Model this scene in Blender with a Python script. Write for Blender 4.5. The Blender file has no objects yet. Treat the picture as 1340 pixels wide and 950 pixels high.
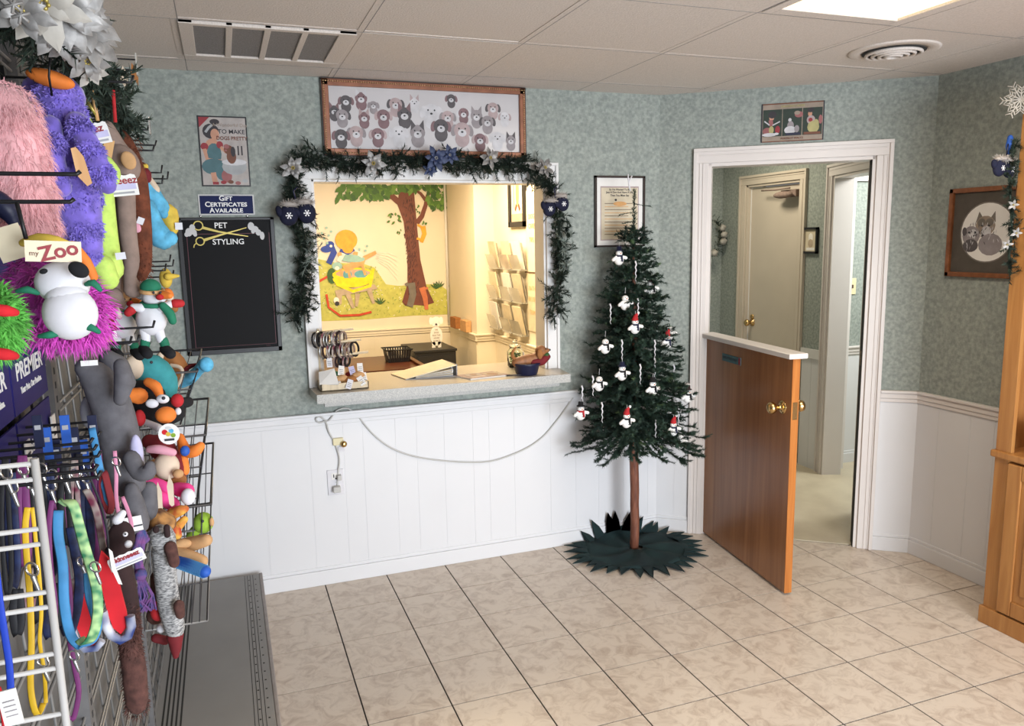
import bpy, bmesh, math, random
from mathutils import Vector, Matrix
rnd = random.Random(7)
V = Vector
PI = math.pi
# ---------------------------------------------------------------- camera, world, lights, exposure
CAM = V((-0.3628, -3.7400, 1.6647))
MR = V((0.93773, -0.34686, -0.018755)); MU = V((0.07168, 0.14039, 0.98750)); MF = V((0.33989, 0.92735, -0.15651))
FOC = 1018.6
cd = bpy.data.cameras.new('camera'); co = bpy.data.objects.new('camera', cd)
bpy.context.scene.collection.objects.link(co)
cd.sensor_width = 36; cd.lens = 36 * FOC / 1340; cd.clip_start = 0.05
m = Matrix((MR, MU, -MF)).transposed().to_4x4(); m.translation = CAM
co.matrix_world = m
sc = bpy.context.scene; sc.camera = co
sc.view_settings.view_transform = 'Standard'; sc.view_settings.look = 'None'
sc.view_settings.exposure = -0.07; sc.view_settings.gamma = 1; sc.view_settings.use_curve_mapping = False
w = bpy.data.worlds.new('world'); sc.world = w; w.use_nodes = True
w.node_tree.nodes['Background'].inputs[0].default_value = (0.75, 0.85, 1, 1)
w.node_tree.nodes['Background'].inputs[1].default_value = 0.6
def area(name, loc, target, sx, sy, power, col):
    l = bpy.data.lights.new(name, 'AREA'); l.shape = 'RECTANGLE'; l.size = sx; l.size_y = sy
    l.energy = power; l.color = col
    o = bpy.data.objects.new(name, l); o.location = loc
    o.rotation_euler = (V(target) - V(loc)).to_track_quat('-Z', 'Y').to_euler()
    sc.collection.objects.link(o); return o
# daylight through the shop window behind the camera
dl = area('daylight', (1.35, -5.62, 1.10), (1.4, 0, 0.55), 2.2, 1.9, 138, (0.87, 0.93, 1.0)); dl.data.spread = math.radians(125)
area('fixture_light', (1.7, -2.06, 2.375), (1.7, -2.06, 0), 0.5, 1.05, 25, (1.0, 0.88, 0.72))
area('fixture_light_rear', (1.7, -4.5, 2.37), (1.7, -4.5, 0), 0.55, 1.1, 18, (1.0, 0.88, 0.72))
area('grooming_room_light', (1.1, 1.6, 2.37), (1.1, 1.6, 0), 0.9, 1.2, 92, (1.0, 0.77, 0.47))
area('hall_light', (2.9, 0.9, 2.38), (2.9, 0.9, 0), 0.3, 0.3, 12, (1.0, 0.9, 0.7))
area('side_room_light', (4.2, -0.3, 2.3), (4.0, 0.3, 0.8), 0.6, 0.6, 45, (0.98, 1.0, 0.96))

# ---------------------------------------------------------------- helpers
def at(px, py, d):                       # point at distance d in front of the lens along +y
    r = MR * ((px - 670) / FOC) - MU * ((py - 475) / FOC) + MF
    return CAM + r * (d / r.y)
def mpp(px, py, d):                      # metres per pixel there
    return (at(px, py, d) - CAM).dot(MF) / FOC
M = {}
def mat(name, col, rough=0.6, metal=0.0, var=0.0, scale=20.0, bump=0.0, col2=None, trans=0.0, emit=0.0, stretch=None, detail=4.0, spec=0.5, sheen=0.0, ior=1.45):
    m = bpy.data.materials.new(name); m.use_nodes = True; nt = m.node_tree; b = nt.nodes['Principled BSDF']
    c = (*col, 1)
    b.inputs['Base Color'].default_value = c; b.inputs['Roughness'].default_value = rough; b.inputs['Metallic'].default_value = metal
    b.inputs['Specular IOR Level'].default_value = spec; b.inputs['IOR'].default_value = ior
    if sheen: b.inputs['Sheen Weight'].default_value = sheen
    if trans: b.inputs['Transmission Weight'].default_value = trans
    if emit:
        b.inputs['Emission Color'].default_value = c; b.inputs['Emission Strength'].default_value = emit
    if var or bump or col2:
        tc = nt.nodes.new('ShaderNodeTexCoord'); mp = nt.nodes.new('ShaderNodeMapping'); n = nt.nodes.new('ShaderNodeTexNoise')
        nt.links.new(tc.outputs['Object'], mp.inputs[0]); nt.links.new(mp.outputs[0], n.inputs['Vector'])
        if stretch: mp.inputs['Scale'].default_value = stretch
        n.inputs['Scale'].default_value = scale; n.inputs['Detail'].default_value = detail
        if var or col2:
            r = nt.nodes.new('ShaderNodeValToRGB'); nt.links.new(n.outputs['Fac'], r.inputs[0])
            r.color_ramp.elements[0].position = 0.32; r.color_ramp.elements[1].position = 0.68
            a = col2 if col2 else tuple(x * (1 - var) for x in col)
            z = col if col2 else tuple(min(1, x * (1 + var)) for x in col)
            r.color_ramp.elements[0].color = (*a, 1); r.color_ramp.elements[1].color = (*z, 1)
            nt.links.new(r.outputs[0], b.inputs['Base Color'])
            if emit: nt.links.new(r.outputs[0], b.inputs['Emission Color'])
        if bump:
            bp = nt.nodes.new('ShaderNodeBump'); bp.inputs['Strength'].default_value = bump; bp.inputs['Distance'].default_value = 0.003
            nt.links.new(n.outputs['Fac'], bp.inputs['Height']); nt.links.new(bp.outputs[0], b.inputs['Normal'])
    M[name] = m; return m
def tile_mat():
    m = mat('floor_tile', (0.60, 0.53, 0.45), 0.32, var=0.01, scale=15, detail=9); nt = m.node_tree
    b = nt.nodes['Principled BSDF']; n = [x for x in nt.nodes if x.type == 'TEX_NOISE'][0]; mp = [x for x in nt.nodes if x.type == 'MAPPING'][0]
    r = [x for x in nt.nodes if x.type == 'VALTORGB'][0]
    n.inputs['Distortion'].default_value = 0.9; n.inputs['Roughness'].default_value = 0.68
    r.color_ramp.elements[0].position = 0.30; r.color_ramp.elements[0].color = (0.42, 0.33, 0.265, 1)
    r.color_ramp.elements[1].position = 0.55; r.color_ramp.elements[1].color = (0.63, 0.545, 0.46, 1)
    oi = nt.nodes.new('ShaderNodeObjectInfo'); vm = nt.nodes.new('ShaderNodeVectorMath'); vm.operation = 'SCALE'
    vm.inputs[0].default_value = (13, 7, 3); nt.links.new(oi.outputs['Random'], vm.inputs['Scale']); nt.links.new(vm.outputs[0], mp.inputs['Location'])
    return m
def wood_mat(name, c1, c2, rough=0.35, stretch=(14, 14, 0.9), scale=3.0):
    m = mat(name, c2, rough, col2=c1, stretch=stretch, scale=scale, detail=6); n = [x for x in m.node_tree.nodes if x.type == 'TEX_NOISE'][0]
    n.inputs['Distortion'].default_value = 1.2; return m
mat('wallpaper', (0.355, 0.385, 0.35), 0.75, col2=(0.225, 0.255, 0.235), scale=58, detail=4, bump=0.15)
mat('white_paint', (0.72, 0.71, 0.70), 0.4, var=0.03, scale=3)
mat('trim_paint', (0.70, 0.655, 0.63), 0.4, var=0.02, scale=4)
mat('wainscot_paint', (0.70, 0.70, 0.715), 0.38, var=0.02, scale=2)
mat('cream_wall', (0.76, 0.69, 0.56), 0.6, var=0.03, scale=3)
mat('ceiling_panel', (0.74, 0.67, 0.62), 0.85, col2=(0.64, 0.58, 0.53), scale=160, bump=0.5, detail=2)
mat('ceiling_bar', (0.46, 0.41, 0.38), 0.5, var=0.1, scale=8)
mat('grout', (0.035, 0.03, 0.03), 0.9, var=0.3)
tile_mat()
mat('vinyl', (0.56, 0.49, 0.36), 0.35, col2=(0.47, 0.40, 0.29), scale=6)
mat('dark_gap', (0.02, 0.02, 0.02), 0.9)
wood_mat('door_wood', (0.23, 0.095, 0.04), (0.36, 0.165, 0.07), 0.3, (9, 9, 0.5), 1.6)
wood_mat('door_edge', (0.38, 0.12, 0.025), (0.50, 0.19, 0.045), 0.3)
wood_mat('oak', (0.33, 0.14, 0.04), (0.44, 0.21, 0.065), 0.3, (14, 14, 1.0), 2.0)
wood_mat('oak_dark', (0.34, 0.14, 0.035), (0.42, 0.19, 0.05), 0.35)
wood_mat('mahogany', (0.05, 0.014, 0.008), (0.09, 0.025, 0.012), 0.3, (2, 14, 14))
wood_mat('pole_wood', (0.11, 0.035, 0.02), (0.24, 0.09, 0.05), 0.6, (20, 20, 3), 3)
wood_mat('light_wood', (0.52, 0.42, 0.28), (0.66, 0.55, 0.38), 0.5)
wood_mat('tag_wood', (0.55, 0.30, 0.12), (0.70, 0.42, 0.20), 0.5)
wood_mat('frame_wood', (0.16, 0.055, 0.02), (0.27, 0.10, 0.04), 0.3, (6, 6, 6))
mat('counter_laminate', (0.50, 0.46, 0.40), 0.28, col2=(0.38, 0.345, 0.30), scale=220, detail=2)
mat('counter_edge', (0.50, 0.49, 0.46), 0.4, col2=(0.32, 0.32, 0.31), scale=240, detail=2)
mat('brass', (0.62, 0.42, 0.18), 0.25, 1.0, var=0.1); mat('bronze_bead', (0.55, 0.34, 0.18), 0.35, 0.7, var=0.3, scale=90)
mat('frame_copper', (0.25, 0.10, 0.055), 0.4, 0.3, var=0.2); mat('dark_frame', (0.035, 0.022, 0.018), 0.4)
mat('chrome', (0.8, 0.8, 0.8), 0.2, 1.0); mat('steel', (0.45, 0.45, 0.45), 0.35, 0.9)
mat('black_metal', (0.012, 0.012, 0.014), 0.4, 0.2); mat('black_plastic', (0.015, 0.015, 0.018), 0.4)
mat('grey_wire', (0.27, 0.265, 0.26), 0.4, 0.3); mat('white_wire', (0.50, 0.48, 0.46), 0.45); mat('dark_wire', (0.10, 0.10, 0.11), 0.35, 0.6)
mat('gondola_grey', (0.155, 0.15, 0.145), 0.55, var=0.08, scale=5); mat('deck_grey', (0.25, 0.245, 0.24), 0.55, var=0.06, scale=4); mat('gondola_dark', (0.14, 0.135, 0.135), 0.6, var=0.1)
mat('gondola_edge', (0.29, 0.26, 0.25), 0.5, var=0.1)
mat('slot_dark', (0.03, 0.03, 0.03), 0.8)
mat('paper', (0.78, 0.76, 0.73), 0.7, var=0.03); mat('aged_paper', (0.62, 0.54, 0.40), 0.75, var=0.12, scale=12); mat('cream_paper', (0.75, 0.66, 0.48), 0.7, var=0.05)
mat('print_white', (0.56, 0.54, 0.55), 0.22, var=0.05, scale=5)
mat('board_black', (0.006, 0.006, 0.007), 0.55, spec=0.15); mat('maroon_line', (0.10, 0.02, 0.03), 0.5)
mat('ink', (0.03, 0.03, 0.04), 0.6); mat('ink_brown', (0.12, 0.07, 0.04), 0.6)
mat('navy', (0.008, 0.011, 0.04), 0.45, var=0.15); mat('navy_sign', (0.008, 0.014, 0.07), 0.55, spec=0.2); mat('royal_blue', (0.015, 0.09, 0.42), 0.6, var=0.2)
mat('poster_navy', (0.02, 0.016, 0.12), 0.5, spec=0.2)
mat('lettering_white', (0.80, 0.80, 0.80), 0.5); mat('letter_grey', (0.55, 0.55, 0.55), 0.5)
mat('gold', (0.42, 0.33, 0.09), 0.35, 0.5)
mat('needle_green', (0.022, 0.05, 0.03), 0.7, col2=(0.010, 0.024, 0.018), scale=14); mat('needle_light', (0.07, 0.12, 0.05), 0.7, var=0.4, scale=20)
mat('needle_frost', (0.20, 0.24, 0.21), 0.7, var=0.3)
mat('garland_green', (0.030, 0.048, 0.032), 0.75, col2=(0.010, 0.02, 0.014), scale=18)
mat('skirt_felt', (0.010, 0.030, 0.030), 0.95, col2=(0.005, 0.015, 0.018), scale=9, bump=0.4)
mat('silver_petal', (0.33, 0.315, 0.30), 0.45, 0.25, col2=(0.15, 0.145, 0.14), scale=45, bump=.4); mat('white_petal', (0.48, 0.45, 0.40), 0.5, col2=(0.28, 0.26, 0.23), scale=25, bump=.4); mat('blue_petal', (0.018, 0.03, 0.08), 0.5, 0.2, var=0.3)
mat('white_fur', (0.72, 0.66, 0.60), 0.9, var=0.1); mat('grey_fur', (0.42, 0.38, 0.35), 0.9, var=0.15)
mat('navy_cloth', (0.005, 0.007, 0.028), 0.85, var=0.2, scale=50, bump=0.4)
mat('snow_white', (0.80, 0.79, 0.77), 0.7, var=0.04, scale=40, bump=0.3)
mat('red_cloth', (0.42, 0.015, 0.02), 0.8, var=0.2, scale=60, bump=0.3); mat('dark_red', (0.16, 0.01, 0.015), 0.8, var=0.2)
mat('green_cloth', (0.012, 0.16, 0.085), 0.8, var=0.15, scale=60); mat('orange_cloth', (0.75, 0.20, 0.03), 0.75, var=0.12, scale=40, bump=0.2)
mat('black_cloth', (0.008, 0.008, 0.01), 0.9, var=0.2); mat('white_cloth', (0.68, 0.67, 0.70), 0.85, var=0.04, scale=50)
mat('pink_fur', (0.78, 0.42, 0.44), 0.95, var=0.15, scale=30, sheen=0.4, bump=0.4); mat('purple_fur', (0.17, 0.12, 0.50), 0.9, var=0.3, scale=60, sheen=0.3, bump=0.5)
mat('purple_light', (0.24, 0.18, 0.60), 0.9, var=0.2, scale=60); mat('lime_fur', (0.50, 0.68, 0.14), 0.9, var=0.12, scale=70, bump=0.4); mat('taupe_fur', (0.25, 0.18, 0.15), 0.95, var=0.15, scale=50, bump=0.3)
mat('brown_fur', (0.13, 0.035, 0.015), 0.9, var=0.4, scale=50, bump=0.5); mat('dark_brown', (0.028, 0.012, 0.012), 0.9, var=0.2, bump=0.3, scale=60); mat('cocoa_fur', (0.085, 0.035, 0.028), 0.95, var=0.4, scale=70, bump=0.6)
mat('magenta_fur', (0.40, 0.03, 0.32), 0.85, var=0.5, scale=50, sheen=0.3); mat('hot_pink_fur', (0.66, 0.08, 0.52), 0.8, var=0.2, scale=50)
mat('grass_green_fur', (0.14, 0.48, 0.08), 0.9, var=0.3, scale=50)
mat('teal_plush', (0.04, 0.26, 0.28), 0.9, var=0.12, scale=60); mat('sky_plush', (0.10, 0.38, 0.58), 0.85, var=0.25, scale=50); mat('yellow_plush', (0.60, 0.42, 0.06), 0.9, var=0.2, scale=40)
mat('tan_plush', (0.52, 0.30, 0.14), 0.9, var=0.12, scale=50, bump=0.2); mat('rust_plush', (0.32, 0.13, 0.04), 0.9, var=0.15, scale=50); mat('beige_plush', (0.62, 0.50, 0.38), 0.9, var=0.1)
mat('grey_plush', (0.115, 0.11, 0.12), 0.95, var=0.15, scale=60, bump=0.3); mat('grey_light', (0.36, 0.36, 0.38), 0.9, var=0.1); mat('lilac_plush', (0.52, 0.50, 0.70), 0.9, var=0.1)
mat('hot_pink', (0.72, 0.05, 0.24), 0.8, var=0.15, scale=40); mat('soft_pink', (0.68, 0.32, 0.40), 0.8, var=0.1)
mat('parrot_green', (0.26, 0.42, 0.04), 0.9, var=0.2, scale=40); mat('tweed', (0.50, 0.49, 0.48), 0.95, col2=(0.07, 0.07, 0.075), scale=150, stretch=(1, 1, 3), bump=0.4)
mat('giraffe', (0.72, 0.44, 0.07), 0.85, col2=(0.45, 0.05, 0.02), scale=55, detail=1); mat('leopard', (0.45, 0.22, 0.07), 0.9, col2=(0.08, 0.035, 0.02), scale=75, detail=1)
mat('rope_purple', (0.20, 0.06, 0.20), 0.9, col2=(0.03, 0.06, 0.18), scale=80)
mat('yellow_strap', (0.68, 0.42, 0.02), 0.5, var=0.12, scale=30); mat('plum_strap', (0.15, 0.025, 0.12), 0.6, var=0.2, scale=30); mat('blue_strap', (0.06, 0.26, 0.52), 0.6, var=0.15, scale=30)
mat('lime_strap', (0.50, 0.72, 0.32), 0.6, col2=(0.04, 0.22, 0.10), scale=110, detail=0.5); mat('black_strap', (0.012, 0.012, 0.015), 0.6, var=0.3); mat('navy_strap', (0.02, 0.035, 0.12), 0.6, col2=(0.01, 0.01, 0.03), scale=60)
mat('pattern_strap', (0.45, 0.40, 0.35), 0.6, col2=(0.16, 0.02, 0.05), scale=60, detail=1); mat('cobalt_strap', (0.01, 0.045, 0.42), 0.6, var=0.1); mat('pink_strap', (0.65, 0.25, 0.38), 0.6, var=0.15)
mat('red_felt', (0.55, 0.012, 0.02), 0.85, var=0.12, scale=20); mat('navy_white', (0.65, 0.66, 0.70), 0.7, col2=(0.02, 0.04, 0.17), scale=38, detail=1)
mat('ivory', (0.70, 0.63, 0.40), 0.4); mat('grille', (0.25, 0.24, 0.24), 0.8, var=0.2, scale=200); mat('cord_white', (0.50, 0.49, 0.47), 0.45)
mat('dog_brown', (0.30, 0.125, 0.05), 0.55, var=0.25, scale=50, bump=.3)
mat('glass', (0.95, 1, 0.97), 0.05, trans=1.0); mat('acrylic', (0.80, 0.78, 0.72), 0.1, trans=0.6, var=0.02)
mat('mint_candy', (0.12, 0.24, 0.03), 0.5, var=0.4, scale=60)
mat('hall_door', (0.60, 0.53, 0.44), 0.5, var=0.03, scale=4)
mat('lamp_lens', (1.0, 0.80, 0.50), 0.4, emit=1.7, var=0.04, scale=3)
mat('mat_board', (0.085, 0.072, 0.06), 0.8, var=0.1)
for n, c in dict(m_bark=(0.16, 0.05, 0.035), m_bark2=(0.07, 0.022, 0.02), m_leaf=(0.07, 0.17, 0.03), m_leaf2=(0.13, 0.26, 0.05), m_grass=(0.50, 0.50, 0.12), m_grass2=(0.28, 0.34, 0.06),
               m_yellow=(0.85, 0.66, 0.01), m_orange=(0.82, 0.38, 0.04), m_tan=(0.66, 0.36, 0.14), m_blue=(0.025, 0.06, 0.34), m_aqua=(0.30, 0.50, 0.46), m_stone=(0.46, 0.36, 0.26), m_red=(0.55, 0.06, 0.02),
               m_rust=(0.56, 0.17, 0.08), m_grey=(0.17, 0.15, 0.13), m_water=(0.12, 0.36, 0.42), m_dgreen=(0.04, 0.11, 0.03), m_skin=(0.66, 0.36, 0.26), m_pale=(0.78, 0.74, 0.68),
               p_sign=(0.42, 0.38, 0.36), p_dog1=(0.28, 0.25, 0.26), p_dog2=(0.09, 0.08, 0.085), p_dog3=(0.40, 0.31, 0.31), p_dog4=(0.20, 0.12, 0.13), p_dog5=(0.56, 0.55, 0.57), p_black=(0.03, 0.03, 0.035), p_teal=(0.07, 0.15, 0.17),
               p_tub=(0.36, 0.37, 0.38), p_hair=(0.035, 0.03, 0.035), p_flesh=(0.52, 0.27, 0.18), p_red=(0.28, 0.03, 0.04), p_brown=(0.16, 0.06, 0.035), p_dkgreen=(0.025, 0.04, 0.03), p_yel=(0.40, 0.36, 0.16), p_pinkish=(0.30, 0.11, 0.11), p_taup=(0.30, 0.24, 0.19)).items():
    mat(n, c, 0.6, var=0.12, scale=25)

class MB:
    def __init__(s): s.v = []; s.f = []; s.mi = []; s.k = 0; s.sm = []
    def face(s, idx, smooth=False): s.f.append(idx); s.mi.append(s.k); s.sm.append(smooth)
    def box(s, a, b):
        a, b = V(a), V(b); n = len(s.v)
        for x in (a.x, b.x):
            for y in (a.y, b.y):
                for z in (a.z, b.z): s.v.append(V((x, y, z)))
        for q in ((0, 1, 3, 2), (4, 6, 7, 5), (0, 4, 5, 1), (2, 3, 7, 6), (0, 2, 6, 4), (1, 5, 7, 3)): s.face([n + i for i in q])
        return s
    def fbox(s, fr, u0, u1, v0, v1, n0, n1):          # a box in a frame
        o, U, W = fr; N = U.cross(W); n = len(s.v)
        for x in (u0, u1):
            for y in (v0, v1):
                for z in (n0, n1): s.v.append(o + U * x + W * y + N * z)
        for q in ((0, 1, 3, 2), (4, 6, 7, 5), (0, 4, 5, 1), (2, 3, 7, 6), (0, 2, 6, 4), (1, 5, 7, 3)): s.face([n + i for i in q])
        return s
    def hexa(s, pts):                                 # bottom 4, top 4
        n = len(s.v); s.v += [V(p) for p in pts]
        for q in ((3, 2, 1, 0), (4, 5, 6, 7), (0, 1, 5, 4), (1, 2, 6, 5), (2, 3, 7, 6), (3, 0, 4, 7)): s.face([n + i for i in q])
        return s
    def prism(s, pts, h):                             # pts: 3-D outline, h: extrusion vector
        n = len(s.v); k = len(pts); h = V(h); s.v += [V(p) for p in pts] + [V(p) + h for p in pts]
        s.face([n + i for i in range(k)][::-1]); s.face([n + k + i for i in range(k)])
        for i in range(k): s.face([n + i, n + (i + 1) % k, n + k + (i + 1) % k, n + k + i])
        return s
    def ell(s, c, r, seg=14, rings=9, rot=None):
        c = V(c); r = V(r) if hasattr(r, '__len__') else V((r, r, r)); n = len(s.v)
        def put(x, y, z):
            p = V((x * r.x, y * r.y, z * r.z))
            if rot: p = rot @ p
            s.v.append(c + p)
        put(0, 0, 1)
        for i in range(1, rings):
            t = PI * i / rings
            for j in range(seg):
                a = 2 * PI * j / seg; put(math.sin(t) * math.cos(a), math.sin(t) * math.sin(a), math.cos(t))
        put(0, 0, -1); L = len(s.v) - 1
        for j in range(seg): s.face([n, n + 1 + j, n + 1 + (j + 1) % seg], True); s.face([L, L - seg + (j + 1) % seg, L - seg + j], True)
        for i in range(rings - 2):
            for j in range(seg):
                a = n + 1 + i * seg; s.face([a + j, a + seg + j, a + seg + (j + 1) % seg, a + (j + 1) % seg], True)
        return s
    def tube(s, pts, rad, seg=8, cap=True, flat=None, closed=False, flatdir=None):
        pts = [V(p) for p in pts]; k = len(pts); n = len(s.v)
        R = rad if isinstance(rad, (list, tuple)) else [rad] * k
        ref = None
        for i, p in enumerate(pts):
            if closed: t = pts[(i + 1) % k] - pts[i - 1]
            else: t = pts[min(i + 1, k - 1)] - pts[max(i - 1, 0)]
            t = t.normalized() if t.length > 1e-9 else V((0, 0, 1))
            if flatdir is not None: a = V(flatdir); a = a - t * a.dot(t)
            elif ref is None: a = t.orthogonal()
            else: a = ref - t * ref.dot(t)
            if a.length < 1e-6: a = t.orthogonal()
            a.normalize(); ref = a; b = t.cross(a); fl = flat if flat else 1.0
            for j in range(seg):
                q = 2 * PI * j / seg; s.v.append(p + a * (R[i] * math.cos(q)) + b * (R[i] * fl * math.sin(q)))
        for i in range(k if closed else k - 1):
            for j in range(seg):
                a = n + i * seg; b = n + ((i + 1) % k) * seg
                s.face([a + j, a + (j + 1) % seg, b + (j + 1) % seg, b + j], seg > 4)
        if cap and not closed: s.face([n + j for j in range(seg)][::-1]); s.face([n + (k - 1) * seg + j for j in range(seg)])
        return s
    def limb(s, pts, seg=12, sub=3):                  # pts: (point, radius); smooth rounded tapering body
        P = [V(p) for p, r in pts]; R = [r for p, r in pts]; q = []; rr = []
        t0 = (P[0] - P[1]).normalized() if len(P) > 1 else V((0, 0, 1)); t1 = (P[-1] - P[-2]).normalized()
        for a in (85, 60, 30): q.append(P[0] + t0 * R[0] * math.sin(math.radians(a))); rr.append(max(1e-4, R[0] * math.cos(math.radians(a))))
        for i in range(len(P) - 1):
            for j in range(sub):
                t = j / sub; a, b, c, d = P[max(i - 1, 0)], P[i], P[i + 1], P[min(i + 2, len(P) - 1)]
                q.append(0.5 * ((2 * b) + (c - a) * t + (2 * a - 5 * b + 4 * c - d) * t * t + (3 * b - a - 3 * c + d) * t ** 3))
                w = t * t * (3 - 2 * t); rr.append(R[i] * (1 - w) + R[i + 1] * w)
        q.append(P[-1]); rr.append(R[-1])
        for a in (30, 60, 85): q.append(P[-1] + t1 * R[-1] * math.sin(math.radians(a))); rr.append(max(1e-4, R[-1] * math.cos(math.radians(a))))
        return s.tube(q, rr, seg)
    def lathe(s, c, prof, seg=20, axis=None):
        c = V(c); n = len(s.v); rot = V((0, 0, 1)).rotation_difference(V(axis)) if axis else None
        for r, z in prof:
            for j in range(seg):
                a = 2 * PI * j / seg; p = V((r * math.cos(a), r * math.sin(a), z)); s.v.append(c + (rot @ p if rot else p))
        for i in range(len(prof) - 1):
            for j in range(seg):
                a = n + i * seg; s.face([a + j, a + (j + 1) % seg, a + seg + (j + 1) % seg, a + seg + j], True)
        s.face([n + j for j in range(seg)][::-1]); s.face([n + (len(prof) - 1) * seg + j for j in range(seg)]); return s
    def tri(s, a, b, c): n = len(s.v); s.v += [V(a), V(b), V(c)]; s.face([n, n + 1, n + 2]); return s
    def jitter(s, amt, seed=1):
        r = random.Random(seed)
        for i in range(len(s.v)): s.v[i] = s.v[i] + V((r.uniform(-amt, amt), r.uniform(-amt, amt), r.uniform(-amt, amt)))
        return s
    def build(s, name, mats, parent=None, bevel=0, stuff=False):
        o0 = V((0, 0, 0)); q = parent
        while q is not None: o0 = o0 + q.location; q = q.parent
        if parent is None and s.v:                      # a thing of one mesh: origin at its base centre
            c = sum(s.v, V()) / len(s.v); o0 = V((c.x, c.y, min(p.z for p in s.v)))
        me = bpy.data.meshes.new(name); me.from_pydata([p - o0 for p in s.v], [], s.f)
        if isinstance(mats, str): mats = [mats]
        for x in mats: me.materials.append(M[x])
        me.polygons.foreach_set('material_index', s.mi); me.polygons.foreach_set('use_smooth', s.sm); me.update()
        o = bpy.data.objects.new(name, me); sc.collection.objects.link(o)
        if parent is not None: o.parent = parent
        else: o.location = o0
        if bevel:
            b = o.modifiers.new('bevel', 'BEVEL'); b.width = bevel; b.segments = 2; b.limit_method = 'ANGLE'
        if stuff: o['kind'] = 'stuff'
        return o
def tag(o, label, cat, group=None, kind=None):
    o['label'] = label; o['category'] = cat
    if group: o['group'] = group
    if kind: o['kind'] = kind
    return o
def thing(name, loc, label, cat, group=None, kind=None):
    o = bpy.data.objects.new(name, None); o.location = V(loc); o.empty_display_size = 0.05; sc.collection.objects.link(o)
    return tag(o, label, cat, group, kind)
def copy_tree(o, loc, label, rz=0, scale=1.0):
    c = o.copy(); sc.collection.objects.link(c); c.location = V(loc); c.rotation_euler = (0, 0, rz); c.scale = (scale,) * 3; c['label'] = label
    def rec(a, b):
        for ch in list(a.children):
            d = ch.copy(); sc.collection.objects.link(d); d.parent = b; rec(ch, d)
    rec(o, c); return c
def text(s, fr, u, v, size, mt, parent, n=0.001, name='lettering', sx=1.0, align='CENTER', bold=0.0, rot=0.0):
    c = bpy.data.curves.new(name, 'FONT'); c.body = s; c.size = size; c.align_x = align; c.align_y = 'CENTER'; c.extrude = 0.0002; c.offset = bold; c.resolution_u = 3
    t = bpy.data.objects.new(name, c); sc.collection.objects.link(t)
    me = bpy.data.meshes.new_from_object(t, depsgraph=bpy.context.evaluated_depsgraph_get())
    bpy.data.objects.remove(t)
    o, U, W = fr; N = U.cross(W); b = o + U * u + W * v + N * n; o0 = V(); q = parent
    while q is not None: o0 = o0 + q.location; q = q.parent
    cr, sr = math.cos(rot), math.sin(rot)
    for x in me.vertices:
        p = x.co; a = p.x * sx * cr - p.y * sr; e = p.x * sx * sr + p.y * cr
        x.co = b + U * a + W * e + N * p.z - o0
    me.materials.clear(); me.materials.append(M[mt]); ob = bpy.data.objects.new(name, me); sc.collection.objects.link(ob); ob.parent = parent
    return ob
# flat print: list of (outline, material); each later shape lies a hair in front
def circ(x, y, rx, ry=None, n=14, a0=0, a1=2 * PI, rot=0):
    ry = ry or rx; out = []
    for i in range(n):
        a = a0 + (a1 - a0) * i / (n if a1 - a0 > 6.2 else n - 1); p, q = rx * math.cos(a), ry * math.sin(a)
        out.append((x + p * math.cos(rot) - q * math.sin(rot), y + p * math.sin(rot) + q * math.cos(rot)))
    return out
def rc(x0, y0, x1, y1): return [(x0, y0), (x1, y0), (x1, y1), (x0, y1)]
def ln(pts, w0, w1=None):
    w1 = w0 if w1 is None else w1; L, R = [], []; k = len(pts)
    for i in range(k):
        a = pts[max(i - 1, 0)]; b = pts[min(i + 1, k - 1)]; dx, dy = b[0] - a[0], b[1] - a[1]; l = math.hypot(dx, dy) or 1; w = (w0 + (w1 - w0) * i / (k - 1)) / 2
        L.append((pts[i][0] - dy / l * w, pts[i][1] + dx / l * w)); R.append((pts[i][0] + dy / l * w, pts[i][1] - dx / l * w))
    return L + R[::-1]
def decal(fr, shapes, name, parent, n0=0.001, step=0.00012):
    o, U, W = fr; N = U.cross(W); mats = []; mb = MB()
    for i, (pts, mt) in enumerate(shapes):
        if mt not in mats: mats.append(mt)
        mb.k = mats.index(mt); a = sum(pts[j - 1][0] * pts[j][1] - pts[j][0] * pts[j - 1][1] for j in range(len(pts)))
        if a < 0: pts = pts[::-1]
        n = len(mb.v); mb.v += [o + U * x + W * y + N * (n0 + step * i) for x, y in pts]; mb.face(list(range(n, n + len(pts))))
    return mb.build(name, mats, parent)
def leafp(x, y, l, w, a): 
    c, s = math.cos(a), math.sin(a); q = [(0, 0), (l * .35, w * .5), (l * .65, w * .42), (l, 0), (l * .65, -w * .42), (l * .35, -w * .5)]
    return [(x + p * c - r * s, y + p * s + r * c) for p, r in q]
X, Y, Z = V((1, 0, 0)), V((0, 1, 0)), V((0, 0, 1))
UD = V((0.795, -0.606, 0)).normalized()
A0 = V((1.87, 0, 0)); B0 = V((2.92, -0.80, 0))
FB = (V((0, 0, 0)), X, Z)                 # back wall, faces the camera
FD = (A0, UD, Z)                          # door wall
FR = (V((2.92, 0, 0)), -Y, Z)             # right wall, u = -y
FL = (V((-0.66, 0, 0)), Y, Z)             # rack plane, u = y
H = 2.405
DW = (B0 - A0).length
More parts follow.
